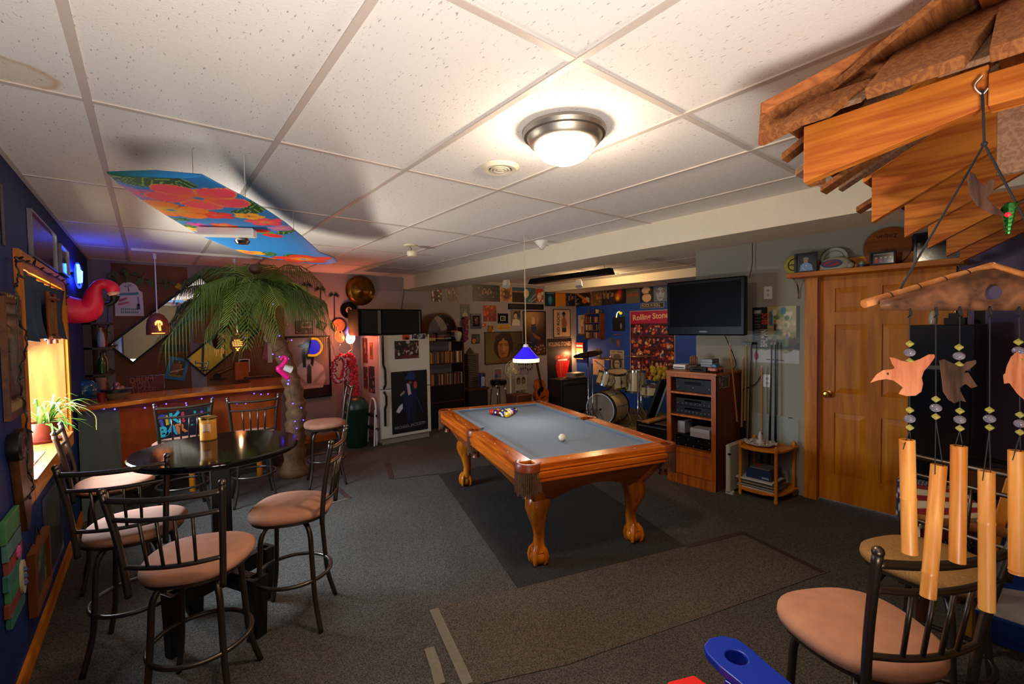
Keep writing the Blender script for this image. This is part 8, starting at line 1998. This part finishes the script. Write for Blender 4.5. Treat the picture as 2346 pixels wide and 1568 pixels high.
MB().box(cx0-.003, cy0, 0, cx0+.018, cy0+.045, ch-.025).build('face_stile', CABW, t); MB().box(cx0-.003, cy1-.045, 0, cx0+.018, cy1, ch-.025).build('face_stile', CABW, t)
MB().box(cx0-.003, cy0+.045, ch-.06, cx0+.018, cy1-.045, ch-.025).build('face_rail', CABW, t)
zf = [PX(1590, q, 'x', cx0).z for q in (904, 957, 1033)]
for z in zf: MB().box(cx0+.0, cy0+.02, z-.009, cx1-.02, cy1-.02, z+.009).build('shelf_board', CABW, t)
MB().box(cx0-.003, cy0+.045, zf[2]-.045, cx0+.018, cy1-.045, zf[2]+.009).build('face_rail', CABW, t)
MB().box(cx0+.0, cy0+.045, .10, cx0+.016, cy1-.045, zf[2]-.05).build('lower_door', CABW, t, bevel=.003)
MB().box(cx0-.006, cy0, 0, cx0+.018, cy1, .095).build('plinth', CABW, t)
def gear(nm, lb, z, h, m_, parts=(), y0=None, y1=None, dx=.05):
 y0 = cy0+.06 if y0 is None else y0; y1 = cy1-.07 if y1 is None else y1
 t_ = thing(nm, lb, 'audio equipment', (cx0+.2, (y0+y1)/2, z))
 MB().box(cx0+dx, y0, z, cx1-.08, y1, z+h).build('case', m_, t_, bevel=.003)
 for k in range(parts[0] if parts else 0): yy = lerp(y0+.03, y1-.03, k/max(1, parts[0]-1)); MB().cyl((cx0+dx+.001, yy, z+h*.35), (cx0+dx-.008, yy, z+h*.35), .006, n=8).build('button', mat('grey_button', '#5a5a58', .4), t_)
 MB().box(cx0+dx-.002, lerp(y0, y1, .3), z+h*.55, cx0+dx+.002, lerp(y0, y1, .75), z+h*.8).build('display', mat('dark_display', '#05070a', .1), t_)
 return t_
GE = mat('audio_black', '#080808', .45, spec=.2)
gear('stereo_receiver', 'black stereo receiver alone on the top open shelf of the oak cabinet', zf[0]+.01, .13, GE, (3,))
gear('stereo_amplifier', 'black amplifier, lower one of the pair on the middle shelf', zf[1]+.01, .085, GE, (9,)); gear('disc_player', 'black disc player, stacked on the amplifier on the middle shelf', zf[1]+.097, .075, GE, (8,))
gear('video_recorder', 'black video recorder at the bottom of the lowest open shelf', zf[2]+.01, .055, GE, (5,)); gear('tape_deck', 'black tape deck stacked on the video recorder', zf[2]+.067, .06, GE, (4,))
o = MB().box(cx0+.03, 2.22, zf[2]+.13, cx0+.18, 2.42, zf[2]+.215).build('white_box', mat('white_carton', '#a09a98', .6)); tag(o, 'white cardboard box on top of the tape deck', 'box')
o = MB().box(cx0+.10, 2.52, zf[2]+.13, cx0+.25, 2.60, zf[2]+.25).build('white_card', mat('white_carton')); tag(o, 'pale grey carton at the left of the lowest open shelf', 'carton')
FC = (Vector((0, cy0-.002, 0)), Vector((1, 0, 0)), Vector((0, -1, 0)), 'y', cy0-.002)
pic(FC, (1648, 861, 1671, 889), ['#b0a898', ('r', .08, .08, .92, .92, '#4a443c'), ('s', 16, .07, ['#8a8070', '#2a2622'])], 'small black and white photo stuck to the side of the oak cabinet', 'photo', 'photo', gap=.0)
# things on top of cabinet
def ontop(x, y): return PX(x, y, 'z', ch)
p = ontop(1556, 845); t = thing('white_console', 'small white box shaped console at the left front of the cabinet top', 'console', (p.x, p.y, ch)); MB().box(p.x-.02, p.y-.08, ch+.001, p.x+.14, p.y+.06, ch+.045).build('case', mat('white_plastic'), t, bevel=.003); MB().box(p.x-.022, p.y-.07, ch+.01, p.x-.019, p.y+.05, ch+.02).build('slot', BLACK, t)
t = thing('disc_player', 'slim black player on the middle of the cabinet top', 'audio equipment', (4.4, 2.32, ch)); MB().box(4.22, 2.27, ch+.001, 4.5, 2.44, ch+.04).build('case', GE, t, bevel=.003); MB().box(4.218, 2.30, ch+.012, 4.221, 2.41, ch+.028).build('display', mat('dark_display'), t)
for i in range(6):
 o = MB().box(4.36, 2.28+.003*(i % 2), ch+.042+.013*i, 4.5, 2.40+.003*(i % 2), ch+.054+.013*i).build('disc_case', mat('spine_4a4a50' if i % 2 else 'spine_8a8a88', '#4a4a50' if i % 2 else '#8a8a88', .3)); tag(o, 'disc case in the flat pile on the slim black player', 'disc case', 'disc cases piled on the black player')
rn = random.Random(8); p = ontop(1637, 838)
t = thing('toy_car', 'colourful toy car shape in red, blue and white at the right of the cabinet top', 'toy', (4.25, 2.19, ch))
MB().rbox(4.20, 2.15, ch+.015, 4.32, 2.25, ch+.05, .02).build('body', mat('toy_multicolour', '#b85a48', .4, noise=.7, nscale=60), t); MB().rbox(4.225, 2.17, ch+.05, 4.30, 2.23, ch+.085, .015).build('roof', mat('toy_blue', '#2a6a8a', .4, noise=.7, nscale=60), t)
for sx in (4.225, 4.295):
 for yy in (2.148, 2.248): MB().cyl((sx, yy-.004, ch+.017), (sx, yy+.004, ch+.017), .016, n=14).build('wheel', BLACK, t)
p = ontop(1572, 838); t = thing('wooden_hand', 'small brown carved wooden hand like ornament under the television', 'ornament', (4.45, 2.52, ch))
MB().rbox(4.40, 2.46, ch+.001, 4.52, 2.58, ch+.05, .01).build('base', DWD, t)
for k in range(4): MB().tube([(4.44, 2.49+.022*k, ch+.05), (4.44, 2.49+.022*k, ch+.13+.02*math.sin(k))], .009, 8).build('finger', mat('carved_tan', '#8a5a34', .5), t, smooth='soft')
# television hung from the corner
tx = 4.28; ty1, ty0 = PX(1528, 700, 'x', tx).y, PX(1706, 700, 'x', tx).y
z1, z0 = PX(1615, 640, 'x', tx).z, PX(1615, 769, 'x', tx).z
t = thing('television', 'large black flat television hung above the oak media cabinet', 'television', (tx, (ty0+ty1)/2, z0))
GB = mat('tv_bezel', '#050506', .35, spec=.15)
MB().box(tx, ty0, z0, tx+.07, ty1, z1).build('housing', GB, t, bevel=.012); MB().box(tx-.003, ty0+.035, z0+.085, tx+.0, ty1-.035, z1-.035).build('screen', mat('tv_screen', '#020203', .4, spec=.06), t)
MB().box(tx-.004, (ty0+ty1)/2-.04, z0+.03, tx-.001, (ty0+ty1)/2+.04, z0+.045).build('silver_badge', mat('grey_badge', '#4a4a4c', .3), t)
MB().box(tx+.07, 2.2, z0+.18, X1, 2.5, z0+.40).build('wall_bracket', BMET, t)
for nm, lb, pts in (('cable', 'brown cable running from the ceiling down the wall corner to the television', [(4.64, 2.02, H), (4.64, 2.02, 2.2), (4.6, 2.03, z1)]), ('cable', 'thin black cable hanging from the television to the cabinet top', [(4.45, 2.2, z0), (4.5, 2.16, 1.35), (4.58, 2.15, 1.2), (4.6, 2.2, ch+.0)]), ('cable', 'thin black cable sagging behind the cues from the outlet', [(4.66, 1.93, 1.12), (4.65, 2.0, 1.0), (4.655, 2.1, .95), (4.65, 2.12, .9)])):
 o = MB().tube(bez(pts, 6), .004, 6).build(nm, mat('brown_cable', '#5a2c20', .5) if 'brown' in lb else BLACK); tag(o, lb, 'cable')
# wall plates, poster
def outlet(x, y, lb):
 u, v = wpt('R', x, y); M = wframe(*WALL['R'][:3], u, v, 0, .0005); t_ = thing('wall_outlet', lb, 'outlet', M @ Vector((0, -.06, 0)))
 MB().prism(rrect(-.037, -.06, .037, .06, .006), 0, .006, M).build('plate', WHITE, t_)
 for s_ in (-.022, .022): MB().prism(circ(0, s_, .015, .014, 14), .006, .008, M).build('socket', mat('ivory_socket', '#b8b4a8', .4), t_)
outlet(1760, 671, 'white wall outlet high beside the television'); outlet(1758, 873, 'white wall outlet low behind the cue sticks')
bp2 = ['#8a8a50', ('r', .0, .24, .34, 1, '#141210'), ('r', .34, .62, .45, 1, '#b0a060'), ('r', .38, .66, .50, .92, '#1c6a8a'), ('r', .45, .55, 1, 1, '#b8ac78'), ('s', 26, .05, ['#8a9a58', '#c8bc88', '#5a7a50', '#d8d0a8'], (.46, .5, .95, .98)), ('r', .62, .86, .72, .98, '#3a7a98'), ('r', .92, .4, 1, 1, '#3c3028'), ('r', .34, .24, 1, .42, '#2c3820'), ('s', 26, .04, ['#1c2414', '#4a5a24', '#5a3c1c'], (.34, .24, 1, .44))]+person(.50, .40, .36, '#141414', '#b86a50', '#a83418', '#6a7a68', .85)+person(.74, .30, .26, '#4a7a90', '#c07850', '#b86028', '#5a8a48', .9)+[('p', [(0, 0), (1, 0), (1, .23), (.88, .25), (.8, .20), (.72, .17), (.6, .23), (.5, .22), (.42, .25), (.3, .22), (.2, .25), (.12, .20), (0, .26)], '#b0a8a0'), ('e', .10, .12, .05, .075, '#8a2c20'), ('r', .08, .18, .12, .22, '#4a5a2c')]+[('r', .06+.0*k, .30+.055*k, .19, .308+.055*k, '#8a8478') for k in range(11)]+[('r', .05, .88, .20, .94, '#b8b0a8')]
pic('R', (1724, 703, 1832, 832), bp2, 'colourful poster with sideways white and red lettering and two people among plants', 'poster', 'poster', th=.004, texts=[('BIHLMAN', .27, .44, .125, '#c8c0b0', .40, 90), ('BROS', .31, .79, .15, '#c83a14', .26, 90), ('www.bihlmanbros.com', .5, .055, .028, '#4a4440', .38, -2)])
# cue sticks and clear rack
t = thing('cue_rack', 'clear acrylic cue rack panel fixed on the wall by the cue sticks', 'rack', (4.655, 1.85, .3))
ACR = clear('clear_acrylic', '#cfe8e0', .12)
MB().box(4.648, PX(1828, 990, 'x', 4.65).y, .18, 4.652, PX(1722, 990, 'x', 4.65).y, PX(1775, 952, 'x', 4.65).z).build('panel', ACR, t)
q = PX(1811, 958, 'x', 4.65); MB().tube([(4.645, q.y+.015, q.z), (4.645, q.y-.015, q.z)], .004, 6).build('clip', BLACK, t)
MB().box(4.60, PX(1722, 788, 'x', 4.62).y, PX(1712, 790, 'x', 4.62).z, 4.675, PX(1699, 788, 'x', 4.62).y, PX(1712, 787, 'x', 4.62).z+.01).build('metal_bracket', BMET, t)
CW_ = mat('cue_maple', '#b87c38', .25); CB_ = mat('cue_black', '#0c0b0c', .2); CR_ = mat('cue_wine', '#3c1414', .25); CG_ = mat('cue_grey', '#2a302c', .2); CT = mat('cue_ferrule', '#c8b890', .4)
cues = [((1672, 786), (1692, 1000), CW_, CR_, .56, 'maple cue leaning crookedly against the cabinet side', 4.62),
 ((1702, 818), (1698, 1010), CW_, CB_, .56, 'short maple cue with black grip, beside the cabinet', 4.62),
 ((1710, 789), (1705, 1020), mat('cue_yellow', '#a88430', .25), CB_, .55, 'yellow maple cue under the metal bracket', 4.61),
 ((1721, 784), (1716, 1020), CR_, mat('cue_brown', '#4a2414', .25), .5, 'wine red cue, third of the close group by the cabinet', 4.61),
 ((1745, 838), (1745, 1080), CW_, CB_, .55, 'maple cue standing alone in the middle of the rack', 4.61),
 ((1768, 785), (1762, 1080), CG_, CB_, .5, 'grey green cue in front of the wall poster', 4.61),
 ((1776, 785), (1777, 1090), CG_, CB_, .5, 'dark cue closest to the door, in front of the wall poster', 4.61)]
for (a, b_, m1, m2, f, lb, xx) in cues:
 A, B = (PX(*a, 'y', 2.122), PX(*b_, 'y', 2.115)) if a[0] == 1672 else (PX(*a, 'x', xx), PX(*b_, 'x', xx)); d = (B-A).normalized(); L_ = (A.z-.012)/max(.2, -d.z); B = A+d*L_
 t = thing('cue_stick', lb, 'cue stick', B); mid = A.lerp(B, f)
 MB().tube([A+d*.02, mid], .007, 10, rr=[.0062, .0095]).build('shaft', m1, t, smooth=True); MB().tube([mid, B-d*.01], .01, 10, rr=[.0098, .0145]).build('butt', m2, t, smooth=True)
 MB().tube([A, A+d*.022], .0062, 10).build('ferrule', CT, t, smooth=True); MB().tube([B-d*.012, B], .0145, 10).build('rubber_bumper', BLACK, t, smooth=True)
# corner side table with shells and papers
zt_ = .55; c0, c1 = PX(1681, 1018, 'z', zt_), PX(1793, 1022, 'z', zt_)
cc = Vector((4.52, 1.84, 0)); zt_ = PX(1738, 1018, 'x', 4.45).z
t = thing('side_stand', 'small orange wood two tier stand holding papers and a white shell dish', 'side table', (4.45, 1.84, 0))
fl = [(4.635, 2.01), (4.36, 2.005), (4.27, 1.95), (4.25, 1.84), (4.27, 1.72), (4.36, 1.63), (4.635, 1.61)]
fl = [(p.x, p.y) for p in bez([(x, y, 0) for x, y in fl], 3)]
MB().prism(fl, zt_-.02, zt_).build('upper_shelf', OAKY, t, bevel=.004); MB().prism(fl, .06, .08).build('lower_shelf', OAKY, t, bevel=.004)
for x, y in ((4.30, 1.98), (4.28, 1.66), (4.62, 1.99), (4.62, 1.64)): MB().lathe([(.012, 0), (.018, .02), (.014, .05), (.014, zt_-.02), (.018, zt_), (.018, zt_+.03), (.008, zt_+.045), (.0005, zt_+.046)], (x, y, 0), 14).build('post', OAK, t, smooth=True)
t = thing('shell_dish', 'white ruffled shell dish with upright shell on the orange stand', 'dish', (4.42, 1.85, zt_))
SHM = mat('shell_white', '#b8aca0', .5); rings = []
for r_, z in ((.03, .001), (.09, .008), (.135, .03), (.128, .034), (.08, .014)): rings.append([(4.42+r_*math.cos(a), 1.85+r_*math.sin(a)*1.05, zt_+z+(.008*math.sin(a*9) if r_ > .1 else 0)) for a in [2*PI*i/54 for i in range(54)]])
MB().loft(rings).build('dish', SHM, t, smooth='soft'); MB().lathe([(.045, .012), (.04, .035), (.018, .055), (.022, .075), (.010, .12), (.0005, .135)], (4.42, 1.85, zt_), 16).build('spiral_shell', SHM, t, smooth='soft')
rn = random.Random(12)
for k in range(9): a = 2*PI*k/9; MB().ball((4.42+.09*math.cos(a), 1.85+.09*math.sin(a), zt_+.027), .014, 8, sz=.7).build('small_shell', SHM, t)
for i in range(8):
 dx, dy = rn.uniform(-.015, .015), rn.uniform(-.02, .02); c = ['#b8b4ac', '#4a5a38', '#8a8478', '#2a3a3a', '#a89878', '#6a5a48', '#38483c', '#c8c4bc'][i]
 o = MB().box(4.30+dx, 1.68+dy, .0805+.011*i, 4.56+dx, 2.0+dy, .0912+.011*i).build('magazine', mat('paper_'+c[1:], c, .6)); tag(o, 'magazine in the untidy stack on the lower shelf of the orange stand', 'magazine', 'magazines on the orange stand')
t = thing('blue_box', 'blue printed box on top of the magazine stack', 'box', (4.42, 1.83, .17)); MB().box(4.33, 1.72, .171, 4.56, 1.94, .255).build('carton', mat('navy_carton', '#16264a', .5), t, bevel=.002); MB().box(4.328, 1.74, .185, 4.331, 1.80, .20).build('printed_lines', mat('pale_ink', '#8a98a8', .5), t)
MB().rbox(4.35, 1.74, .256, 4.54, 1.92, .27, .01).build('clear_lid', mat('grey_lid', '#5a5c58', .3), t); MB().cyl((4.44, 1.87, .27), (4.44, 1.87, .285), .02, n=14).build('red_cap', mat('red_cap', '#8a1c14', .4), t)
# white baby gate / heater panel
t = thing('panel_heater', 'white upright plastic panel heater between the cabinet and the stand', 'heater', (4.3, 2.10, 0))
MB().rbox(4.20, 2.03, .02, 4.60, 2.075, .47, .02).build('body', mat('warm_white_plastic', '#b8b4a8', .4), t); 
for x in (4.24, 4.56): MB().box(x-.02, 2.01, 0, x+.02, 2.08, .03).build('foot', MATS['warm_white_plastic'], t)
MB().lathe([(.0005, 0), (.016, 0), (.016, .012), (.0005, .013)], (4.205, 2.035, .38), 14).build('dial', BLACK, t)
# ================================================================ shelf over the door with objects
zs = PX(1990, 617, 'x', 4.5).z; ya, yb = PX(1800, 635, 'x', 4.45).y, PX(2200, 600, 'x', 4.45).y
t = thing('display_shelf', 'long golden oak shelf above the door holding keepsakes', 'shelf', (4.56, (ya+yb)/2, zs))
MB().box(4.45, min(ya, yb)-.02, zs-.02, X1-.001, max(ya, yb), zs+.02).build('board', OAKY, t, bevel=.003)
for yy in (1.62, .55): MB().tube(bez([(4.66, yy, zs-.20), (4.655, yy, zs-.12), (4.60, yy, zs-.05), (4.50, yy, zs-.022)], 5), .005, 6).build('bracket', STEEL, t)
zq = zs+.021
def sh(x, y, xx=4.55): return PX(x, y, 'x', xx)
def disc_on(xc, xx, r, nm, lb, cat, rim, cols, parts=()):
 yy = sh(xc, 600, xx).y; t_ = thing(nm, lb, cat, (xx, yy, zq)); q = MB().lathe([(.0005, 0), (r, 0), (r, .012), (.0005, .012)], (0, 0, 0), 40)
 M = Matrix.Translation((xx, yy, zq+r)) @ Matrix.Rotation(-PI/2+.12, 4, 'Y'); q.v = [tuple(M @ Vector(v)) for v in q.v]; q.build('disc', rim, t_)
 for r0, r1, m_ in parts: q = MB().ring(circ(0, 0, r1, n=40), circ(0, 0, r0, n=40), .0125, .014, M); q.build('printed_ring', m_, t_)
 return t_, M
t, M = disc_on(1822, 4.60, .085, 'yellow_disc', 'yellow round plate half hidden behind the dark photo frame on the shelf', 'plate', mat('yellow_plate', '#b0a030', .4), None, [(.05, .058, BLACK)])
for k in range(2): MB().prism([(-.05, -.004), (.05, -.004), (.05, .004), (-.05, .004)], .0125, .014, M @ Matrix.Rotation(k*PI/2, 4, 'Z')).build('printed_cross', BLACK, t)
Fs = (Vector((4.52, 0, 0)), Vector((0, -1, 0)), Vector((-1, 0, 0)), 'x', 4.52)
pic(Fs, (1822, 580, 1873, 626), ['#181014', ('e', .5, .62, .13, .15, '#a87a60'), ('e', .5, .76, .16, .09, '#8a7a70'), ('p', [(.15, 0), (.22, .40), (.4, .5), (.62, .5), (.82, .38), (.9, 0)], '#7a9ac0'), ('s', 12, .03, ['#b8c8d8'], (.2, .05, .85, .4))], 'dark framed photo of a person in a blue shirt standing on the shelf', 'framed_photo', 'framed photo', frame=mat('mahogany_frame', '#1c0a0a', .3), fw=.018, th=.02)
t, M = disc_on(1912, 4.63, .10, 'white_plate', 'white round plate standing behind the oval emblem cap on the shelf', 'plate', mat('white_glaze', '#b8bab0', .25), None, [(.07, .074, mat('olive_line', '#4a5a28', .4))])
yy = sh(1912, 600, 4.53).y
t = thing('emblem_cap', 'white low dome with blue and red oval emblem on the shelf', 'cap', (4.55, yy, zq))
rg = []
for f, z in ((1, 0), (1, .01), (.93, .05), (.75, .085), (.45, .105), (.05, .112)): rg.append([(4.56+.06*f*math.cos(a), yy+.125*f*math.sin(a), zq+z) for a in [2*PI*i/32 for i in range(32)]])
MB().loft(rg).build('dome', mat('cream_cap', '#b4ac98', .45), t, smooth='soft')
Mo = Matrix.Translation((4.504, yy+.015, zq+.052)) @ Matrix.Rotation(-PI/2+.35, 4, 'Y') @ Matrix.Rotation(PI/2, 4, 'Z')
MB().prism(circ(0, 0, .075, .036, 32), 0, .004, Mo).build('blue_oval', mat('emblem_blue', '#38588a', .4), t); MB().prism(circ(0, 0, .06, .027, 32), .004, .0055, Mo).build('red_oval', mat('emblem_red', '#a04a48', .4), t); MB().prism([(-.04, -.012), (.0, .004), (.03, .02), (.04, .012), (.01, -.004), (-.03, -.02)], .0055, .007, Mo).build('blue_swirl', MATS['emblem_blue'], t)
def jar(x, r, h, nm, lb, cat, m_, m2=None, xx=4.54):
 yy = sh(x, 605, xx).y; t_ = thing(nm, lb, cat, (xx, yy, zq)); MB().lathe([(.0005, 0), (r, 0), (r, h*.75), (r*.8, h*.85), (r*.8, h), (.0005, h)], (xx, yy, zq), 20).build('jar', m_, t_, smooth=True)
 if m2: MB().lathe([(r*1.01, h*.2), (r*1.02, h*.55)], (xx, yy, zq), 20).build('label', m2, t_)
o = MB().ball((4.52, sh(1949, 605, 4.52).y, zq+.026), .026, 14).build('baseball', mat('aged_ball', '#b0a088', .6), smooth='soft'); tag(o, 'small cream ball beside the emblem dome on the shelf', 'ball')
jar(1975, .024, .048, 'small_jar', 'small jar with blue and yellow label on the shelf over the door', 'jar', mat('jar_glass', '#8a8a70', .2), mat('jar_label', '#2a4a8a', .4)); jar(1962, .018, .035, 'small_jar', 'tiny orange tin beside the jar on the shelf over the door', 'tin', mat('orange_tin', '#a85a14', .4))
yd = sh(2032, 580, 4.64).y; t = thing('wooden_disc', 'large round brown wooden disc with black signature on the shelf', 'wooden disc', (4.64, yd, zq)); rW = .155
q = MB().lathe([(.0005, 0), (rW, 0), (rW, .02), (.0005, .02)], (0, 0, 0), 48); M = Matrix.Translation((4.655, yd, zq+rW)) @ Matrix.Rotation(-PI/2+.05, 4, 'Y'); q.v = [tuple(M @ Vector(v)) for v in q.v]; q.build('disc', wood('disc_brown', '#7a3e12', '#9a5620', 'y', 6, .1, .35), t, smooth=True)
text('Zildjian', M @ Matrix.Rotation(PI/2, 4, 'Z') @ Matrix.Translation((0, -.085, .0206)), .045, BLACK, t, name='signature')
Fs2 = (Vector((4.545, 0, 0)), Vector((0, -1, 0)), Vector((-1, 0, 0)), 'x', 4.545)
pic(Fs2, (1995, 577, 2054, 608), ['#141414']+[q for k, c in enumerate(('#b02a24', '#8a3c58', '#3a3c6a', '#2c4a8a')) for q in (('r', .12+.21*k, .12, .28+.21*k, .5, c), ('e', .20+.21*k, .62, .06, .12, '#b0a090'), ('e', .20+.21*k, .72, .07, .1, '#1c1414'))]+[('r', .08, .86, .92, .94, '#8a8a80')], 'black framed row of four small coloured figures on the shelf', 'figure_frame', 'picture', frame=BLACK, fw=.012, th=.03, glassy=True)
pic((Vector((4.60, 0, 0)), Vector((0, -1, 0)), Vector((-1, 0, 0)), 'x', 4.60), (2095, 530, 2200, 600), ['#15171c', ('s', 40, .04, ['#3a3c34', '#24262c', '#6a6a58', '#0c0c10'])], 'dark framed picture at the right end of the shelf, under the canopy', 'picture_frame', 'picture', frame=mat('dark_blue_frame', '#0c1020', .3), fw=.015, th=.02, glassy=True)
# ================================================================ behind the camera, seen in the bar mirrors
Mb = wframe(Vector((0, Y0, 0)), Vector((-1, 0, 0)), Vector((0, 1, 0)), -1.9, 1.25, 0, .004)
pl = ['#d8a824']
for (cx, cy_, s_) in ((.25, .72, .26), (.6, .8, .3), (.85, .6, .22)):
 for k in range(9): a = -.6+k*.55; pl.append(('p', [(cx, cy_), (cx+s_*.5*math.cos(a)-.02, cy_+s_*.6*math.sin(a)+.06), (cx+s_*math.cos(a), cy_+s_*math.sin(a)-.05), (cx+s_*.5*math.cos(a)+.02, cy_+s_*.5*math.sin(a)-.03)], '#1c1014'))
 pl.append(('l', [(cx, cy_), (cx+.03, .0)], .03, '#1c1014'))
tag(paint_mesh('tapestry', 2.0, 1.7, pl, Mb, .012), 'yellow wall tapestry with dark palm trees, seen reflected in the bar mirrors', 'tapestry')
